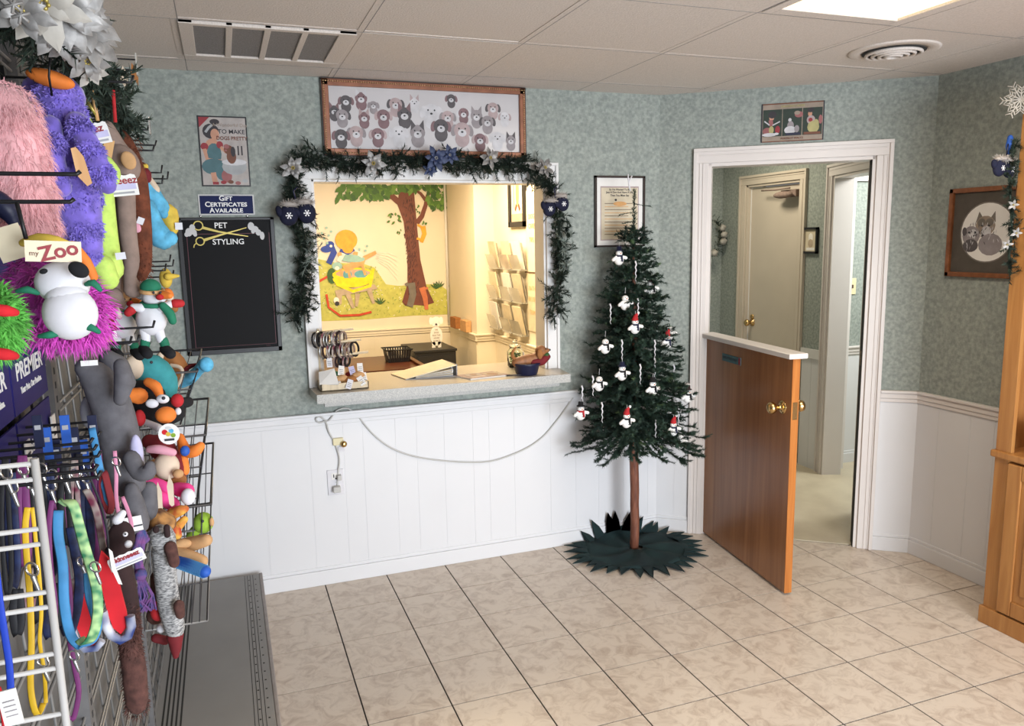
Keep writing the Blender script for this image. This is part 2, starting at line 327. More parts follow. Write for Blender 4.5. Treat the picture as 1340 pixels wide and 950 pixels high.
# ================================================================ SETTING
# ---- floor
fl = MB().box((-0.75, -5.75, -0.05), (3.0, 0.12, -0.003)).build('floor', 'grout'); tag(fl, 'tiled shop floor of square beige ceramic tiles with dark joints', 'floor', kind='structure')
T = 0.305
first = None; flo = fl.location.copy()
def clip_poly(P, keep):                   # clip polygon by half planes keep: list of (a,b,c) a*x+b*y<=c
    for a, b, c in keep:
        out = []
        for i in range(len(P)):
            p, q = P[i - 1], P[i]; dp, dq = a * p[0] + b * p[1] - c, a * q[0] + b * q[1] - c
            if (dp <= 0) != (dq <= 0):
                t = dp / (dp - dq); out.append((p[0] + (q[0] - p[0]) * t, p[1] + (q[1] - p[1]) * t))
            if dq <= 0: out.append(q)
        P = out
        if len(P) < 3: return []
    return P
ND = V((0.606, 0.795, 0)).normalized()
keep = [(0, 1, -0.0), (1, 0, 2.92), (ND.x, ND.y, ND.dot(A0) + 0.02)]
g = 0.0028
for i in range(-2, 10):
    for j in range(0, 13):
        x0, y0 = i * T, -(j + 1) * T
        if x0 > 2.9: continue
        P = [(x0 + g, y0 + g), (x0 + T - g, y0 + g), (x0 + T - g, y0 + T - g), (x0 + g, y0 + T - g)]
        Q = clip_poly(P, keep)
        if not Q: continue
        if len(Q) == 4 and first is not None and all(abs(a[0] - b[0]) + abs(a[1] - b[1]) < 1e-6 for a, b in zip(P, Q)):
            o = first.copy(); sc.collection.objects.link(o); o.location = V((x0 + T / 2, y0 + T / 2, 0)) - flo; continue
        full = len(Q) == 4 and all(abs(a[0] - b[0]) + abs(a[1] - b[1]) < 1e-6 for a, b in zip(P, Q))
        c = V((x0 + T / 2, y0 + T / 2, 0)); mb = MB().prism([V((a, b, -0.003)) for a, b in Q], (0, 0, 0.003))
        mb.v = [p - c + flo for p in mb.v]; o = mb.build('floor_tile', 'floor_tile', fl); o.location = c - flo
        if full: first = o
# hallway and side room vinyl, grooming room floor
hp = [A0 + UD * 0.1 + ND * 0.03, B0 + ND * 0.03 - UD * 0.1, V((3.0, -0.85, 0)), V((4.9, -0.9, 0)), V((4.9, 0.62, 0)), V((3.5, 0.62, 0)), V((3.49, 1.72, 0)), V((1.9, 1.72, 0)), V((1.9, 0.1, 0))]
hf = MB().prism([p + V((0, 0, -0.04)) for p in hp], (0, 0, 0.044)).build('floor_hall', 'vinyl'); tag(hf, 'yellowish sheet vinyl floor of the hallway beyond the half door', 'floor', kind='structure')
gf = MB().box((-0.9, 0.12, -0.05), (1.8, 3.4, 0)).build('floor_grooming', 'vinyl'); tag(gf, 'plain floor of the lit room behind the service window', 'floor', kind='structure')
# ---- back wall with the service opening
OX0, OX1, OZ0, OZ1 = 0.045, 1.205, 0.95, 1.955
wb = MB(); 
for a, b in (((-0.75, 0, 0), (OX0, .12, H)), ((OX1, 0, 0), (1.87, .12, H)), ((OX0, 0, 0), (OX1, .12, OZ0)), ((OX0, 0, OZ1), (OX1, .12, H))): wb.box(a, b)
wb = tag(wb.build('wall_back', 'wallpaper'), 'grey-green mottled wallpaper wall with the service window and white wainscot', 'wall', kind='structure')
def wain(fr, cuts, z0, z1, parent, gap=0.0011, mt='wainscot_paint'):
    MB().fbox(fr, cuts[0], cuts[-1], z0, z1, 0.0, 0.0042).build('wainscot_backing', mt, parent)
    for a, b in zip(cuts[:-1], cuts[1:]): MB().fbox(fr, a + gap, b - gap, z0, z1, 0.0005, 0.006).build('wainscot_panel', mt, parent)
wain(FB, [-0.75, -0.455, -0.251, -0.034, 0.126, 0.22, 0.381, 0.488, 0.63, 0.783, 0.87, 1.009, 1.215, 1.365, 1.504, 1.656, 1.811, 1.87], 0.0, 0.815, wb)
def rail(fr, u0, u1, z=0.865, parent=None, name='chair_rail', label=None):
    mb = MB().fbox(fr, u0, u1, z - 0.062, z - 0.042, 0.003, 0.014).fbox(fr, u0, u1, z - 0.042, z - 0.014, 0.003, 0.019).fbox(fr, u0, u1, z - 0.014, z, 0.001, 0.028)
    o = mb.build(name, 'trim_paint' if parent is None else 'wainscot_paint', parent, bevel=0.003)
    return o
def base(fr, u0, u1, name, label):
    o = MB().fbox(fr, u0, u1, 0, 0.075, 0.003, 0.017).fbox(fr, u0, u1, 0.075, 0.092, 0.003, 0.011).build(name, 'wainscot_paint', bevel=0.003)
    return tag(o, label, 'baseboard', kind='structure')
r1 = rail(FB, -0.75, 1.865); r1.name = 'trim_1'; tag(r1, 'white moulded chair rail along the back wall under the service window', 'trim', kind='structure'); r1.data.materials[0] = M['wainscot_paint']
base(FB, -0.3, 1.865, 'baseboard_back', 'white baseboard along the back wall below the service window')
# ---- door wall
DU0, DU1 = 0.245, 1.075; DZ = 2.045           # rough opening along the door wall
wd = MB().fbox(FD, 0, DU0, 0, H, -0.12, 0).fbox(FD, DU1, DW, 0, H, -0.12, 0).fbox(FD, DU0, DU1, DZ, H, -0.12, 0).build('wall_diagonal', 'wallpaper')
tag(wd, 'slanting wallpapered wall holding the doorway to the hall', 'wall', kind='structure')
wain(FD, [0, 0.1, 0.19], 0, 0.815, wd); wain(FD, [1.14, DW], 0, 0.815, wd)
r2 = rail(FD, 0.0, 0.185); r2.name = 'trim_2'; tag(r2, 'short chair rail between the tree and the doorway casing', 'trim', kind='structure')
r3 = rail(FD, 1.14, DW); r3.name = 'trim_3'; tag(r3, 'short chair rail right of the doorway casing', 'trim', kind='structure')
base(FD, 0.0, 0.185, 'baseboard_diagonal', 'short white baseboard between the tree and the doorway'); base(FD, 1.14, DW, 'baseboard_diagonal_right', 'short white baseboard right of the doorway')
def casing(fr, u0, u1, z1, name, label, wdt=0.075, depth=0.12, mt='trim_paint', cz=0.0, jamb=True):
    mb = MB()
    for a, b in ((u0 - wdt, u0), (u1, u1 + wdt)):
        mb.fbox(fr, a, b, cz, z1, 0.0, 0.014)
        m0, m1 = (a, a + 0.018) if a < u0 - 1e-6 else (b - 0.018, b)
        mb.fbox(fr, m0, m1, cz, z1 + wdt - 0.018, 0.014, 0.024); mb.fbox(fr, a + 0.030, a + 0.036, cz, z1, 0.014, 0.018); mb.fbox(fr, a + 0.048, a + 0.053, cz, z1, 0.014, 0.018)
    mb.fbox(fr, u0 - wdt, u1 + wdt, z1, z1 + wdt, 0.0, 0.014); mb.fbox(fr, u0 - wdt, u1 + wdt, z1 + wdt - 0.018, z1 + wdt, 0.014, 0.024)
    mb.fbox(fr, u0 - wdt + .03, u1 + wdt - .03, z1 + 0.036, z1 + 0.042, 0.014, 0.018)
    if jamb: mb.fbox(fr, u0 - 0.001, u0 + 0.018, cz, z1, -depth, 0.001).fbox(fr, u1 - 0.018, u1 + 0.001, cz, z1, -depth, 0.001).fbox(fr, u0, u1, z1 - 0.018, z1 + 0.001, -depth, 0.001)
    o = mb.build(name, mt, bevel=0.002); return tag(o, label, 'door frame', kind='structure')
dc = casing(FD, DU0 + 0.01, DU1 - 0.01, DZ - 0.003, 'trim_4', 'white moulded casing around the doorway with the wooden half door')
MB().fbox(FD, DU1 - 0.031, DU1 - 0.028, 0.0, DZ - 0.02, -0.075, 0.0).build('weather_strip', 'dark_gap', dc)
MB().fbox(FD, DU1 - 0.031, DU1 - 0.029, 0.98, 1.06, -0.05, -0.02).build('strike_plate', 'brass', dc)
# ---- right wall
wr = MB().box((2.92, -5.75, 0), (3.04, -0.80, H)).build('wall_right', 'wallpaper'); tag(wr, 'right wallpapered wall with white wainscot and the framed wolf print', 'wall', kind='structure')
wain(FR, [0.80, 0.933, 1.109, 1.234, 1.40, 1.6, 1.8, 2.0, 2.2, 2.5, 2.8, 3.2, 3.6, 4.0, 4.6, 5.2, 5.6], 0, 0.815, wr)
r4 = rail(FR, 0.80, 5.6); r4.name = 'trim_5'; tag(r4, 'white moulded chair rail on the right wall under the wolf print', 'trim', kind='structure')
base(FR, 0.80, 5.6, 'baseboard_right', 'white baseboard along the right wall beside the oak cabinet')
# ---- left wall and front wall with the shop window (behind the camera)
tag(MB().box((-0.85, -5.75, 0), (-0.72, 0.12, H)).build('wall_left', 'wallpaper'), 'left wall hidden behind the merchandise rack', 'wall', kind='structure')
wf = MB()
for a, b in (((-0.72, -5.75, 0), (-0.2, -5.63, H)), ((2.8, -5.75, 0), (2.92, -5.63, H)), ((-0.2, -5.75, 0), (2.8, -5.63, 0.15)), ((-0.2, -5.75, 2.25), (2.8, -5.63, H))): wf.box(a, b)
tag(wf.build('wall_front', 'wallpaper'), 'front wall behind the camera with the wide shop window opening', 'wall', kind='structure')
# ---- ceiling: backing slab, panels, bars
ce = MB().box((-0.85, -5.75, H + 0.02), (4.9, 3.5, H + 0.06)).build('ceiling', 'ceiling_bar'); tag(ce, 'suspended ceiling of off-white mineral panels in a metal grid', 'ceiling', kind='structure')
GX = [-0.455 - 0.61, -0.455, 0.155, 0.765, 1.375, 1.985, 2.595, 3.205]
GY = [0.39, -0.22, -0.83, -1.44, -2.05, -2.66, -3.27, -3.88, -4.49, -5.1, -5.75]
ckeep = [(0, 1, -0.0), (1, 0, 2.92), (-1, 0, 0.72), (ND.x, ND.y, ND.dot(A0))]
for i in range(len(GX) - 1):
    for j in range(len(GY) - 1):
        x0, x1, y1, y0 = GX[i], GX[i + 1], GY[j], GY[j + 1]
        if (i == 1 and j == 1) or (i == 4 and j in (3, 4)): continue          # air return, light fixture
        g = 0.010; Q = clip_poly([(x0 + g, y0 + g), (x1 - g, y0 + g), (x1 - g, y1 - g), (x0 + g, y1 - g)], ckeep)
        if len(Q) < 3: continue
        sag = rnd.uniform(-0.001, 0.003)
        MB().prism([V((a, b, H - sag)) for a, b in Q], (0, 0, 0.014)).build('ceiling_panel', 'ceiling_panel', ce)
wk = dict(); gb = MB()
for x in GX[1:-1]:
    ye = -0.0 if x < 1.87 else (-(x - 1.87) * 0.606 / 0.795 - 0.005)
    gb.box((x - 0.012, -5.7, H - 0.0015), (x + 0.012, ye, H + 0.02))
    gb.k = 1; gb.box((x + 0.010, -5.7, H - 0.002), (x + 0.0125, ye, H + 0.01)); gb.k = 0
for y in GY[1:-1]:
    xe = 2.92 if y < -0.8 else 1.87 - y * 0.795 / 0.606
    gb.box((-0.72, y - 0.010, H - 0.0012), (xe, y + 0.010, H + 0.02))
    gb.k = 1; gb.box((-0.72, y + 0.008, H - 0.002), (xe, y + 0.0105, H + 0.01)); gb.k = 0
gb.build('ceiling_grid', ['ceiling_panel', 'grille'], ce)
for nm, a, b in (('ceiling_panel', (1.9, 0.1, H), (3.5, 1.72, H + .02)), ('ceiling_panel', (3.0, -0.9, H), (4.9, 0.62, H + .02)), ('ceiling_panel', (1.9, -0.85, H), (3.0, 0.1, H + .019)), ('ceiling_panel', (-0.8, 0.12, H), (1.85, 3.4, H + .02))):
    if nm and not (a == (1.9, -0.85, H)): MB().box(a, b).build(nm, 'ceiling_panel', ce)
# air return grille
vx0, vx1, vy0, vy1 = -0.444, 0.145, -0.818, -0.315
vt = thing('air_vent', ((vx0 + vx1) / 2, (vy0 + vy1) / 2, H - 0.03), 'square white ceiling air return with four grey filter openings above the black board', 'air vent')
mb = MB().box((vx0, vy0, H - 0.012), (vx1, vy0 + 0.028, H + 0.005)).box((vx0, vy1 - 0.03, H - 0.012), (vx1, vy1, H + 0.005))
ow = (vx1 - vx0 - 0.045 - 0.06 - 3 * 0.022) / 4
mb.box((vx0, vy0, H - 0.011), (vx0 + 0.045, vy1, H + 0.005)).box((vx1 - 0.06, vy0, H - 0.011), (vx1, vy1, H + 0.005))
for k in range(3):
    xx = vx0 + 0.045 + ow * (k + 1) + 0.022 * k; mb.box((xx, vy0, H - 0.011), (xx + 0.022, vy1, H + 0.005))
mb.build('frame', 'ceiling_panel', vt, bevel=0.002)
for k in range(4):
    xx = vx0 + 0.045 + (ow + 0.022) * k
    MB().box((xx, vy0 + 0.026, H - 0.004), (xx + ow, vy1 - 0.028, H + 0.004)).build('filter_panel', 'grille', vt)
MB().box((vx0 - 0.02, vy1, H + 0.0), (vx1 + 0.01, vy1 + 0.012, H + 0.012)).build('shadow_gap', 'slot_dark', vt)
MB().box((vx0 - 0.02, vy1 + 0.012, H - 0.002), (vx1, -0.232, H + 0.012)).build('filler_strip', 'ceiling_panel', vt)
# fluorescent fixture
cl = thing('ceiling_light', (1.68, -2.06, H - 0.02), 'recessed fluorescent ceiling light with glowing prismatic lens', 'ceiling light')
mb = MB()
for a, b in (((1.39, -2.65, H - .006), (1.43, -1.45, H + .01)), ((1.93, -2.65, H - .006), (1.97, -1.45, H + .01)), ((1.43, -1.50, H - .006), (1.93, -1.45, H + .01)), ((1.43, -2.65, H - .006), (1.93, -2.61, H + .01))): mb.box(a, b)
mb.build('frame', 'ceiling_panel', cl, bevel=0.002)
MB().box((1.43, -2.61, H + 0.004), (1.93, -1.50, H + 0.008)).build('lens', 'lamp_lens', cl)
# round diffuser
dv = V((2.29, -1.135, H)); rv = thing('round_vent', dv, 'round white ceiling air diffuser with concentric dark slots near the light', 'air vent')
MB().lathe(dv, [(0.175, 0.0), (0.175, -0.004), (0.165, -0.007), (0.13, -0.008), (0.125, -0.003), (0.12, 0.0)], 40).build('flange', 'ceiling_panel', rv)
MB().lathe(dv, [(0.122, -0.009), (0.118, -0.011), (0.05, -0.0112), (0.0005, -0.0113)], 32).build('throat', 'slot_dark', rv)
for k, r in enumerate((0.105, 0.080, 0.055, 0.030)):
    MB().tube([dv + V((r * math.cos(a * PI / 16), r * math.sin(a * PI / 16), -0.016 - 0.003 * k)) for a in range(32)], 0.007, 6, closed=True).build('ring', 'ceiling_panel', rv)
mb = MB(); mb.box(dv + V((-0.11, -0.002, -0.02)), dv + V((0.11, 0.002, -0.014))); mb.box(dv + V((-0.002, -0.11, -0.02)), dv + V((0.002, 0.11, -0.014))); mb.build('cross_bar', 'white_paint', rv)

# ================================================================ GROOMING ROOM BEHIND THE OPENING
MY = 3.38
wm = MB().box((-0.9, MY, 0), (1.64, MY + 0.1, H)).build('wall_mural', 'cream_wall'); tag(wm, 'far cream wall of the lit room painted with a tree mural', 'wall', kind='structure')
tag(MB().box((-0.9, 0.12, 0), (-0.8, MY, H)).build('wall_grooming_left', 'cream_wall'), 'cream side wall of the lit room hidden left of the opening', 'wall', kind='structure')
wg = MB().box((1.80, 0.12, 0), (1.86, 2.55, H)).box((1.63, 2.55, 0), (1.86, MY + .1, H)).build('wall_grooming_right', 'cream_wall'); tag(wg, 'cream right wall of the lit room with brochure holders', 'wall', kind='structure')
FM = (V((0, MY, 0)), X, Z); FG = (V((1.80, 0, 0)), -Y, Z); FG2 = (V((1.63, 0, 0)), -Y, Z); FG3 = (V((0, 2.55, 0)), X, Z)
wain(FM, [-0.8, -0.4, 0, 0.3, 0.6, 0.9, 1.2, 1.45, 1.63], 0, 0.81, wm, mt='cream_wall')
wain(FG2, [-MY, -3.1, -2.8, -2.55], 0, 0.81, wg, mt='cream_wall'); wain(FG3, [1.63, 1.80], 0, 0.81, wg, mt='cream_wall'); wain(FG, [-2.55, -2.2, -1.9, -1.5, -1.0, -0.5, -0.13], 0, 0.81, wg, mt='cream_wall')
for k, (f, a, b) in enumerate(((FM, -0.8, 1.63), (FG2, -MY, -2.53), (FG3, 1.61, 1.80), (FG, -2.55, -0.13))):
    o = rail(f, a, b, 0.875); o.name = 'trim_%d' % (6 + k); tag(o, ('cream chair rail below the tree mural', 'cream chair rail on the pier right of the mural', 'short cream chair rail facing the opening beside the pier', 'cream chair rail below the brochure holders')[k], 'trim', kind='structure'); o.data.materials[0] = M['cream_wall']
MB().tube([V((1.612, MY - 0.014, 0.88)), V((1.612, MY - 0.014, 2.35))], 0.011, 6).build('corner_bead', 'white_paint', wm)
def mp(px, py): p = at(px, py, MY + 3.74); return (p.x, p.z)
S = []
hill = [(405, 345), (412, 338), (440, 344), (475, 345), (490, 350), (505, 372), (520, 374), (545, 373), (560, 372), (575, 372), (588, 382), (601, 404), (601, 411), (540, 413), (480, 418), (405, 421)]
S.append(([mp(*q) for q in hill], 'm_grass'))
r = random.Random(3)
for k in range(420):
    x = r.uniform(408, 598); y = r.uniform(348, 414)
    if x > 500 and y < 376: continue
    a, b = mp(x, y); S.append((leafp(a, b, r.uniform(.012, .03), .006, r.uniform(0.2, 2.9)), r.choice(('m_grass2', 'm_leaf2', 'm_grass2', 'm_pale'))))
S.append(([mp(*q) for q in ((523, 244), (541, 244), (546, 300), (550, 340), (558, 375), (568, 396), (556, 400), (543, 399), (530, 400), (526, 395), (533, 372), (533, 335), (528, 290), (520, 268), (506, 256), (511, 250), (521, 259))], 'm_bark'))
S.append((ln([mp(545, 292), mp(552, 283), mp(557, 268), mp(559, 256), mp(567, 247)], .05, .025), 'm_bark')); S.append((ln([mp(557, 262), mp(550, 253), mp(545, 250)], .035, .02), 'm_bark'))
for k in range(260):
    t = r.random(); x = 526 + r.random() * 14 + t * 8; y = 262 + t * 128
    a, b = mp(x, y); S.append((leafp(a, b, r.uniform(.02, .05), .006, 1.4 + r.uniform(-.3, .3)), 'm_bark2'))
def leaves(x0, y0, x1, y1, n, big):
    for k in range(n):
        a, b = mp(r.uniform(x0, x1), r.uniform(y0, y1)); S.append((leafp(a, b, r.uniform(.6, 1) * big, .4 * big, r.uniform(-2.6, -.3)), r.choice(('m_leaf', 'm_leaf', 'm_leaf2', 'm_dgreen'))))
leaves(446, 236, 520, 250, 75, .10); leaves(442, 250, 472, 256, 14, .10); leaves(470, 244, 505, 258, 34, .085); leaves(515, 234, 595, 246, 80, .09); leaves(560, 248, 592, 270, 60, .08)
leaves(508, 278, 522, 290, 9, .05); leaves(518, 297, 524, 304, 5, .03); leaves(543, 268, 550, 277, 5, .035); leaves(553, 288, 560, 293, 4, .04)
S.append((ln([mp(553, 296), mp(555, 306), mp(551, 317)], .05, .035), 'm_orange')); S.append((ln([mp(546, 294), mp(553, 298)], .02), 'm_orange')); S.append((ln([mp(545, 312), mp(552, 314)], .02), 'm_orange'))
S.append((ln([mp(538, 370), mp(540, 385), mp(536, 401)], .07, .06), 'm_grey')); S.append((ln([mp(530, 373), mp(534, 371)], .03), 'm_grey'))
S.append((ln([mp(552, 376), mp(556, 390), mp(558, 405)], .06, .035), 'm_rust')); S.append((ln([mp(549, 378), mp(560, 377)], .02), 'm_rust'))
# stool, tub, dogs, child
S.append(([mp(*q) for q in ((438, 380), (490, 372), (494, 378), (440, 388))], 'm_stone'))
for a, b, c, d in ((444, 386, 445, 398), (455, 385, 462, 403), (468, 384, 466, 401), (483, 380, 489, 397)): S.append((ln([mp(a, b), mp(c, d)], .045, .025), 'm_stone'))
S.append((ln([mp(427, 385), mp(430, 402), mp(445, 413), mp(470, 412), mp(486, 408)], .02), 'm_red')); S.append((ln([mp(416, 369), mp(428, 362)], .02), 'm_red'))
S.append((circ(*mp(434, 361), .04, .07), 'm_dgreen'))
c = mp(462, 362); S.append((circ(c[0], c[1] + .02, .185, .06, 20), 'm_yellow')); S.append((circ(c[0], c[1] + .03, .155, .035, 20), 'm_skin'))
S.append((circ(c[0] - .05, c[1] + .02, .04, .045), 'm_water')); S.append((circ(c[0] + .07, c[1] + .02, .06, .035), 'm_water'))
S.append((circ(c[0], c[1] - .01, .183, .085, 20, PI, 2 * PI), 'm_yellow')); S.append((ln([mp(437, 357), mp(441, 372), mp(462, 381), mp(484, 374), mp(488, 352)], .03), 'm_yellow'))
S.append((ln([mp(450, 353), mp(462, 347), mp(474, 344), mp(476, 338), mp(492, 330)], .07, .03), 'm_tan'))
for q in ((446, 351, 447, 362), (455, 351, 458, 364), (474, 348, 478, 360)): S.append((ln([mp(q[0], q[1]), mp(q[2], q[3])], .025), 'm_tan'))
S.append((circ(*mp(441, 348), .045, .035), 'm_aqua')); S.append((circ(*mp(460, 338), .12, .035, rot=-.1), 'm_aqua')); S.append((circ(*mp(441, 351), .02, .018), 'm_pale'))
S.append((ln([mp(443, 342), mp(450, 330), mp(463, 328), mp(475, 335)], .04), 'm_pale'))
S.append((ln([mp(428, 325), mp(434, 323), mp(437, 330), mp(430, 345)], .06, .05), 'm_blue')); S.append((circ(*mp(427, 326), .05, .03), 'm_blue')); S.append((circ(*mp(432, 320), .035, .03), 'm_blue')); S.append((circ(*mp(433, 322), .012), 'm_pale'))
S.append((ln([mp(445, 327), mp(455, 331), mp(463, 326)], .035), 'm_blue')); S.append((circ(*mp(455, 325), .05, .045), 'm_orange')); S.append((circ(*mp(453, 314), .098, .09, 20), 'm_orange'))
S.append((ln([mp(442, 333), mp(447, 332)], .03), 'm_tan')); S.append((ln([mp(462, 331), mp(468, 332)], .03), 'm_tan'))
S.append((circ(*mp(440, 393), .025, .03), 'm_pale')); S.append((circ(*mp(441, 397), .02, .02), 'ink'))
for q in ((421, 305), (427, 298), (424, 312), (430, 308), (433, 303), (428, 318), (470, 326), (478, 328), (480, 322)): S.append((circ(*mp(*q), .011), 'm_aqua'))
for k in range(6): S.append((ln([mp(492, 330 + k * 2), mp(508, 331 + k * 4), mp(520, 336 + k * 6)], .004), 'm_pale'))
for q in ((497, 398), (570, 378), (574, 376)):
    for k in range(5): a, b = mp(*q); S.append((leafp(a, b, .07, .012, .6 + k * .45), 'm_dgreen'))
mu = decal(FM, S, 'painted_mural', wm, 0.0015, 0.00001); mu['label'] = 'painted mural of a brown tree, grassy hill and dogs bathed in a yellow tub'
# desk
dk = thing('wooden_desk', (0.65, 2.45, 0), 'dark reddish brown desk in the lit room, left of the black cabinet', 'desk')
MB().box((0.1, 2.10, 0.67), (1.08, 2.85, 0.70)).build('desk_top', 'mahogany', dk, bevel=0.004)
MB().box((0.14, 2.16, 0), (0.17, 2.8, 0.67)).build('side_panel', 'mahogany', dk); MB().box((1.02, 2.16, 0), (1.05, 2.8, 0.67)).build('side_panel', 'mahogany', dk)
MB().box((0.17, 2.70, 0.2), (1.02, 2.72, 0.67)).build('back_panel', 'mahogany', dk)
d = MB().box((0.66, 2.12, 0.53), (1.01, 2.6, 0.66)).build('drawer', 'mahogany', dk); MB().tube([V((0.78, 2.105, .60)), V((0.88, 2.105, .60))], 0.006, 6).build('drawer_pull', 'brass', d)
MB().box((1.02, 2.10, 0.70), (1.06, 2.7, 0.72)).build('edge_rim', 'mahogany', dk, bevel=0.004)
bc = thing('black_cabinet', (1.29, 2.9, 0), 'low black cabinet in the corner under the mural', 'cabinet')
MB().box((1.11, 2.66, 0.0), (1.47, 3.15, 0.73)).build('body', 'black_plastic', bc); MB().box((1.10, 2.65, 0.73), (1.48, 3.17, 0.75)).build('cabinet_top', 'black_plastic', bc, bevel=0.003)
d = MB().box((1.13, 2.652, 0.05), (1.45, 2.66, 0.70)).build('door', 'black_plastic', bc); MB().tube([V((1.16, 2.64, .45)), V((1.16, 2.64, .55))], .005, 6).build('handle', 'steel', d)
# plastic bin on the desk
p = V((0.925, 2.50, 0.701)); bn = thing('storage_basket', p, 'small black slotted plastic basket on the wooden desk', 'basket')
mb = MB()
for k in range(9):
    for s_ in (-1, 1):
        x = -0.085 + k * 0.021; mb.hexa([p + V((x * .86, s_ * .07, 0)), p + V((x * .86 + .012, s_ * .07, 0)), p + V((x * .86 + .012, s_ * .075, 0)), p + V((x * .86, s_ * .075, 0)), p + V((x, s_ * .09, .10)), p + V((x + .013, s_ * .09, .10)), p + V((x + .013, s_ * .095, .10)), p + V((x, s_ * .095, .10))])
for k in range(7):
    for s_ in (-1, 1):
        y = -0.075 + k * 0.021; mb.hexa([p + V((s_ * .08, y, 0)), p + V((s_ * .085, y, 0)), p + V((s_ * .085, y + .013, 0)), p + V((s_ * .08, y + .013, 0)), p + V((s_ * .10, y, .10)), p + V((s_ * .105, y, .10)), p + V((s_ * .105, y + .013, .10)), p + V((s_ * .10, y + .013, .10))])
mb.box(p + V((-.085, -.075, 0)), p + V((.085, .075, .035)))
mb.build('slatted_side', 'black_plastic', bn); MB().tube([p + V((x, y, .103)) for x, y in ((-.108, -.098), (.108, -.098), (.108, .098), (-.108, .098))], .006, 6, closed=True).build('rim', 'black_plastic', bn)
# white dog cut-out sign on the cabinet
p = V((1.335, 2.80, 0.75)); f = (p, X, Z)
dg = thing('dog_sign', p, 'white dog-shaped standing sign with printed words on the black cabinet', 'sign')
mb = MB(); body = circ(0, .10, .055, .085, 18); mb.prism([p + X * a + Z * b for a, b in body], (0, -0.015, 0)); mb.prism([p + X * a + Z * b - Y * .002 for a, b in circ(0, .225, .045, .045, 16)], (0, -0.015, 0))
mb.box(p + V((-.04, -.015, 0)), p + V((-.012, 0, .05))).box(p + V((.012, -.015, 0)), p + V((.04, 0, .05))); mb.build('cutout_body', 'white_paint', dg)
for s_ in (-1, 1): MB().prism([p + X * (a + s_ * .045) + Z * (b + .235) - Y * .019 for a, b in circ(0, 0, .018, .032, 10)], (0, .006, 0)).build('ear', 'paper', dg)
MB().ell(p + V((0, -.022, .205)), (.010, .006, .007), 8, 6).build('nose', 'ink', dg)
ff = (p - Y * .0155, X, Z)
for k, s_ in enumerate(('THE', 'DOGS', 'RULE THIS', 'HOUSE', 'ALWAYS')): text(s_, ff, 0, .155 - k * .024, .019, 'ink_brown', dg, sx=.8)
# small boxes on the rail of the pier
for k, (y, l) in enumerate(((3.10, 'small brown card box on the pier chair rail, nearer the mural'), (2.78, 'small tan card box on the pier chair rail, nearer the opening'))):
    q = MB().box((1.575, y - .09, .876), (1.625, y + .09, .975)); tag(q.build('card_box', ('rust_plush', 'tan_plush')[k], bevel=.003), l, 'box')
# framed picture, brochure holders, hanging text banner
pf = thing('picture_frame', (1.79, 1.95, 1.76), 'black framed tall dog drawing on the cream wall of the lit room', 'picture')
mb = MB()
for a in ((-2.12, -2.085, 1.76, 2.29), (-1.81, -1.775, 1.76, 2.29), (-2.12, -1.775, 1.76, 1.80), (-2.12, -1.775, 2.25, 2.29)): mb.fbox(FG, *a, 0.0, 0.025)
mb.build('frame', 'black_plastic', pf); MB().fbox(FG, -2.09, -1.80, 1.79, 2.26, 0.001, 0.008).build('print', 'cream_paper', pf)
decal(FG, [(rc(-2.09, 1.80, -1.80, 1.86), 'm_stone'), (circ(-1.95, 2.02, .035, .11), 'm_tan'), (circ(-1.95, 2.15, .035, .04), 'm_tan'), (circ(-1.965, 2.17, .02, .02), 'm_bark2'), (ln([(-1.97, 1.93), (-2.0, 1.885)], .03), 'm_bark'), (ln([(-1.93, 1.93), (-1.90, 1.885)], .03), 'm_bark'), (ln([(-2.03, 2.1), (-2.02, 1.9)], .01), 'm_bark')], 'drawing', pf, .0085)
for rI, z in enumerate((1.43, 1.18, 0.93)):
    for cI, y in enumerate((2.42, 2.10, 1.86)):
        lab = '%s acrylic brochure holder in the %s row on the cream wall' % (('left', 'middle', 'right')[cI], ('top', 'middle', 'bottom')[rI])
        h = thing('brochure_holder', (1.78, y, z), lab, 'brochure holder', 'brochure holders on the cream wall')
        def fq(n0, z0, n1, z1, th, u0, u1): return [V((1.80 - n0, u0, z0)), V((1.80 - n0, u1, z0)), V((1.80 - n0 - th, u1, z0)), V((1.80 - n0 - th, u0, z0)), V((1.80 - n1, u0, z1)), V((1.80 - n1, u1, z1)), V((1.80 - n1 - th, u1, z1)), V((1.80 - n1 - th, u0, z1))]
        MB().hexa(fq(.005, z, .05, z + .21, .003, y - .10, y + .10)).box((1.735, y - .10, z), (1.795, y + .10, z + .008)).hexa(fq(.05, z, .09, z + .12, .003, y - .10, y + .10)).build('tray', 'acrylic', h)
        b = MB().hexa(fq(.02, z + .01, .062, z + .225, .012, y - .085, y + .085)); b.build('brochure', ('aged_paper', 'cream_paper', 'paper')[(rI + cI) % 3], h)
bn = thing('paper_banner', (1.795, 1.67, 0.98), 'tall cream paper banner with faint words hanging near the opening', 'banner')
MB().fbox(FG, -1.79, -1.55, 1.42, 2.02, .002, .006).build('sheet', 'cream_paper', bn); MB().fbox(FG, -1.80, -1.54, 0.98, 1.42, .004, .008).build('sheet', 'aged_paper', bn)
for z, s_ in ((1.83, 'DOG'), (1.76, 'CARE'), (1.66, 'TIPS'), (1.30, 'BATH'), (1.22, 'BRUSH'), (1.12, 'TRIM')): text(s_, FG, -1.67, z, .05, 'm_tan', bn, .009)
MB().fbox(FG, -1.81, -1.53, 1.415, 1.425, .004, .011).build('seam_strip', 'ink_brown', bn)

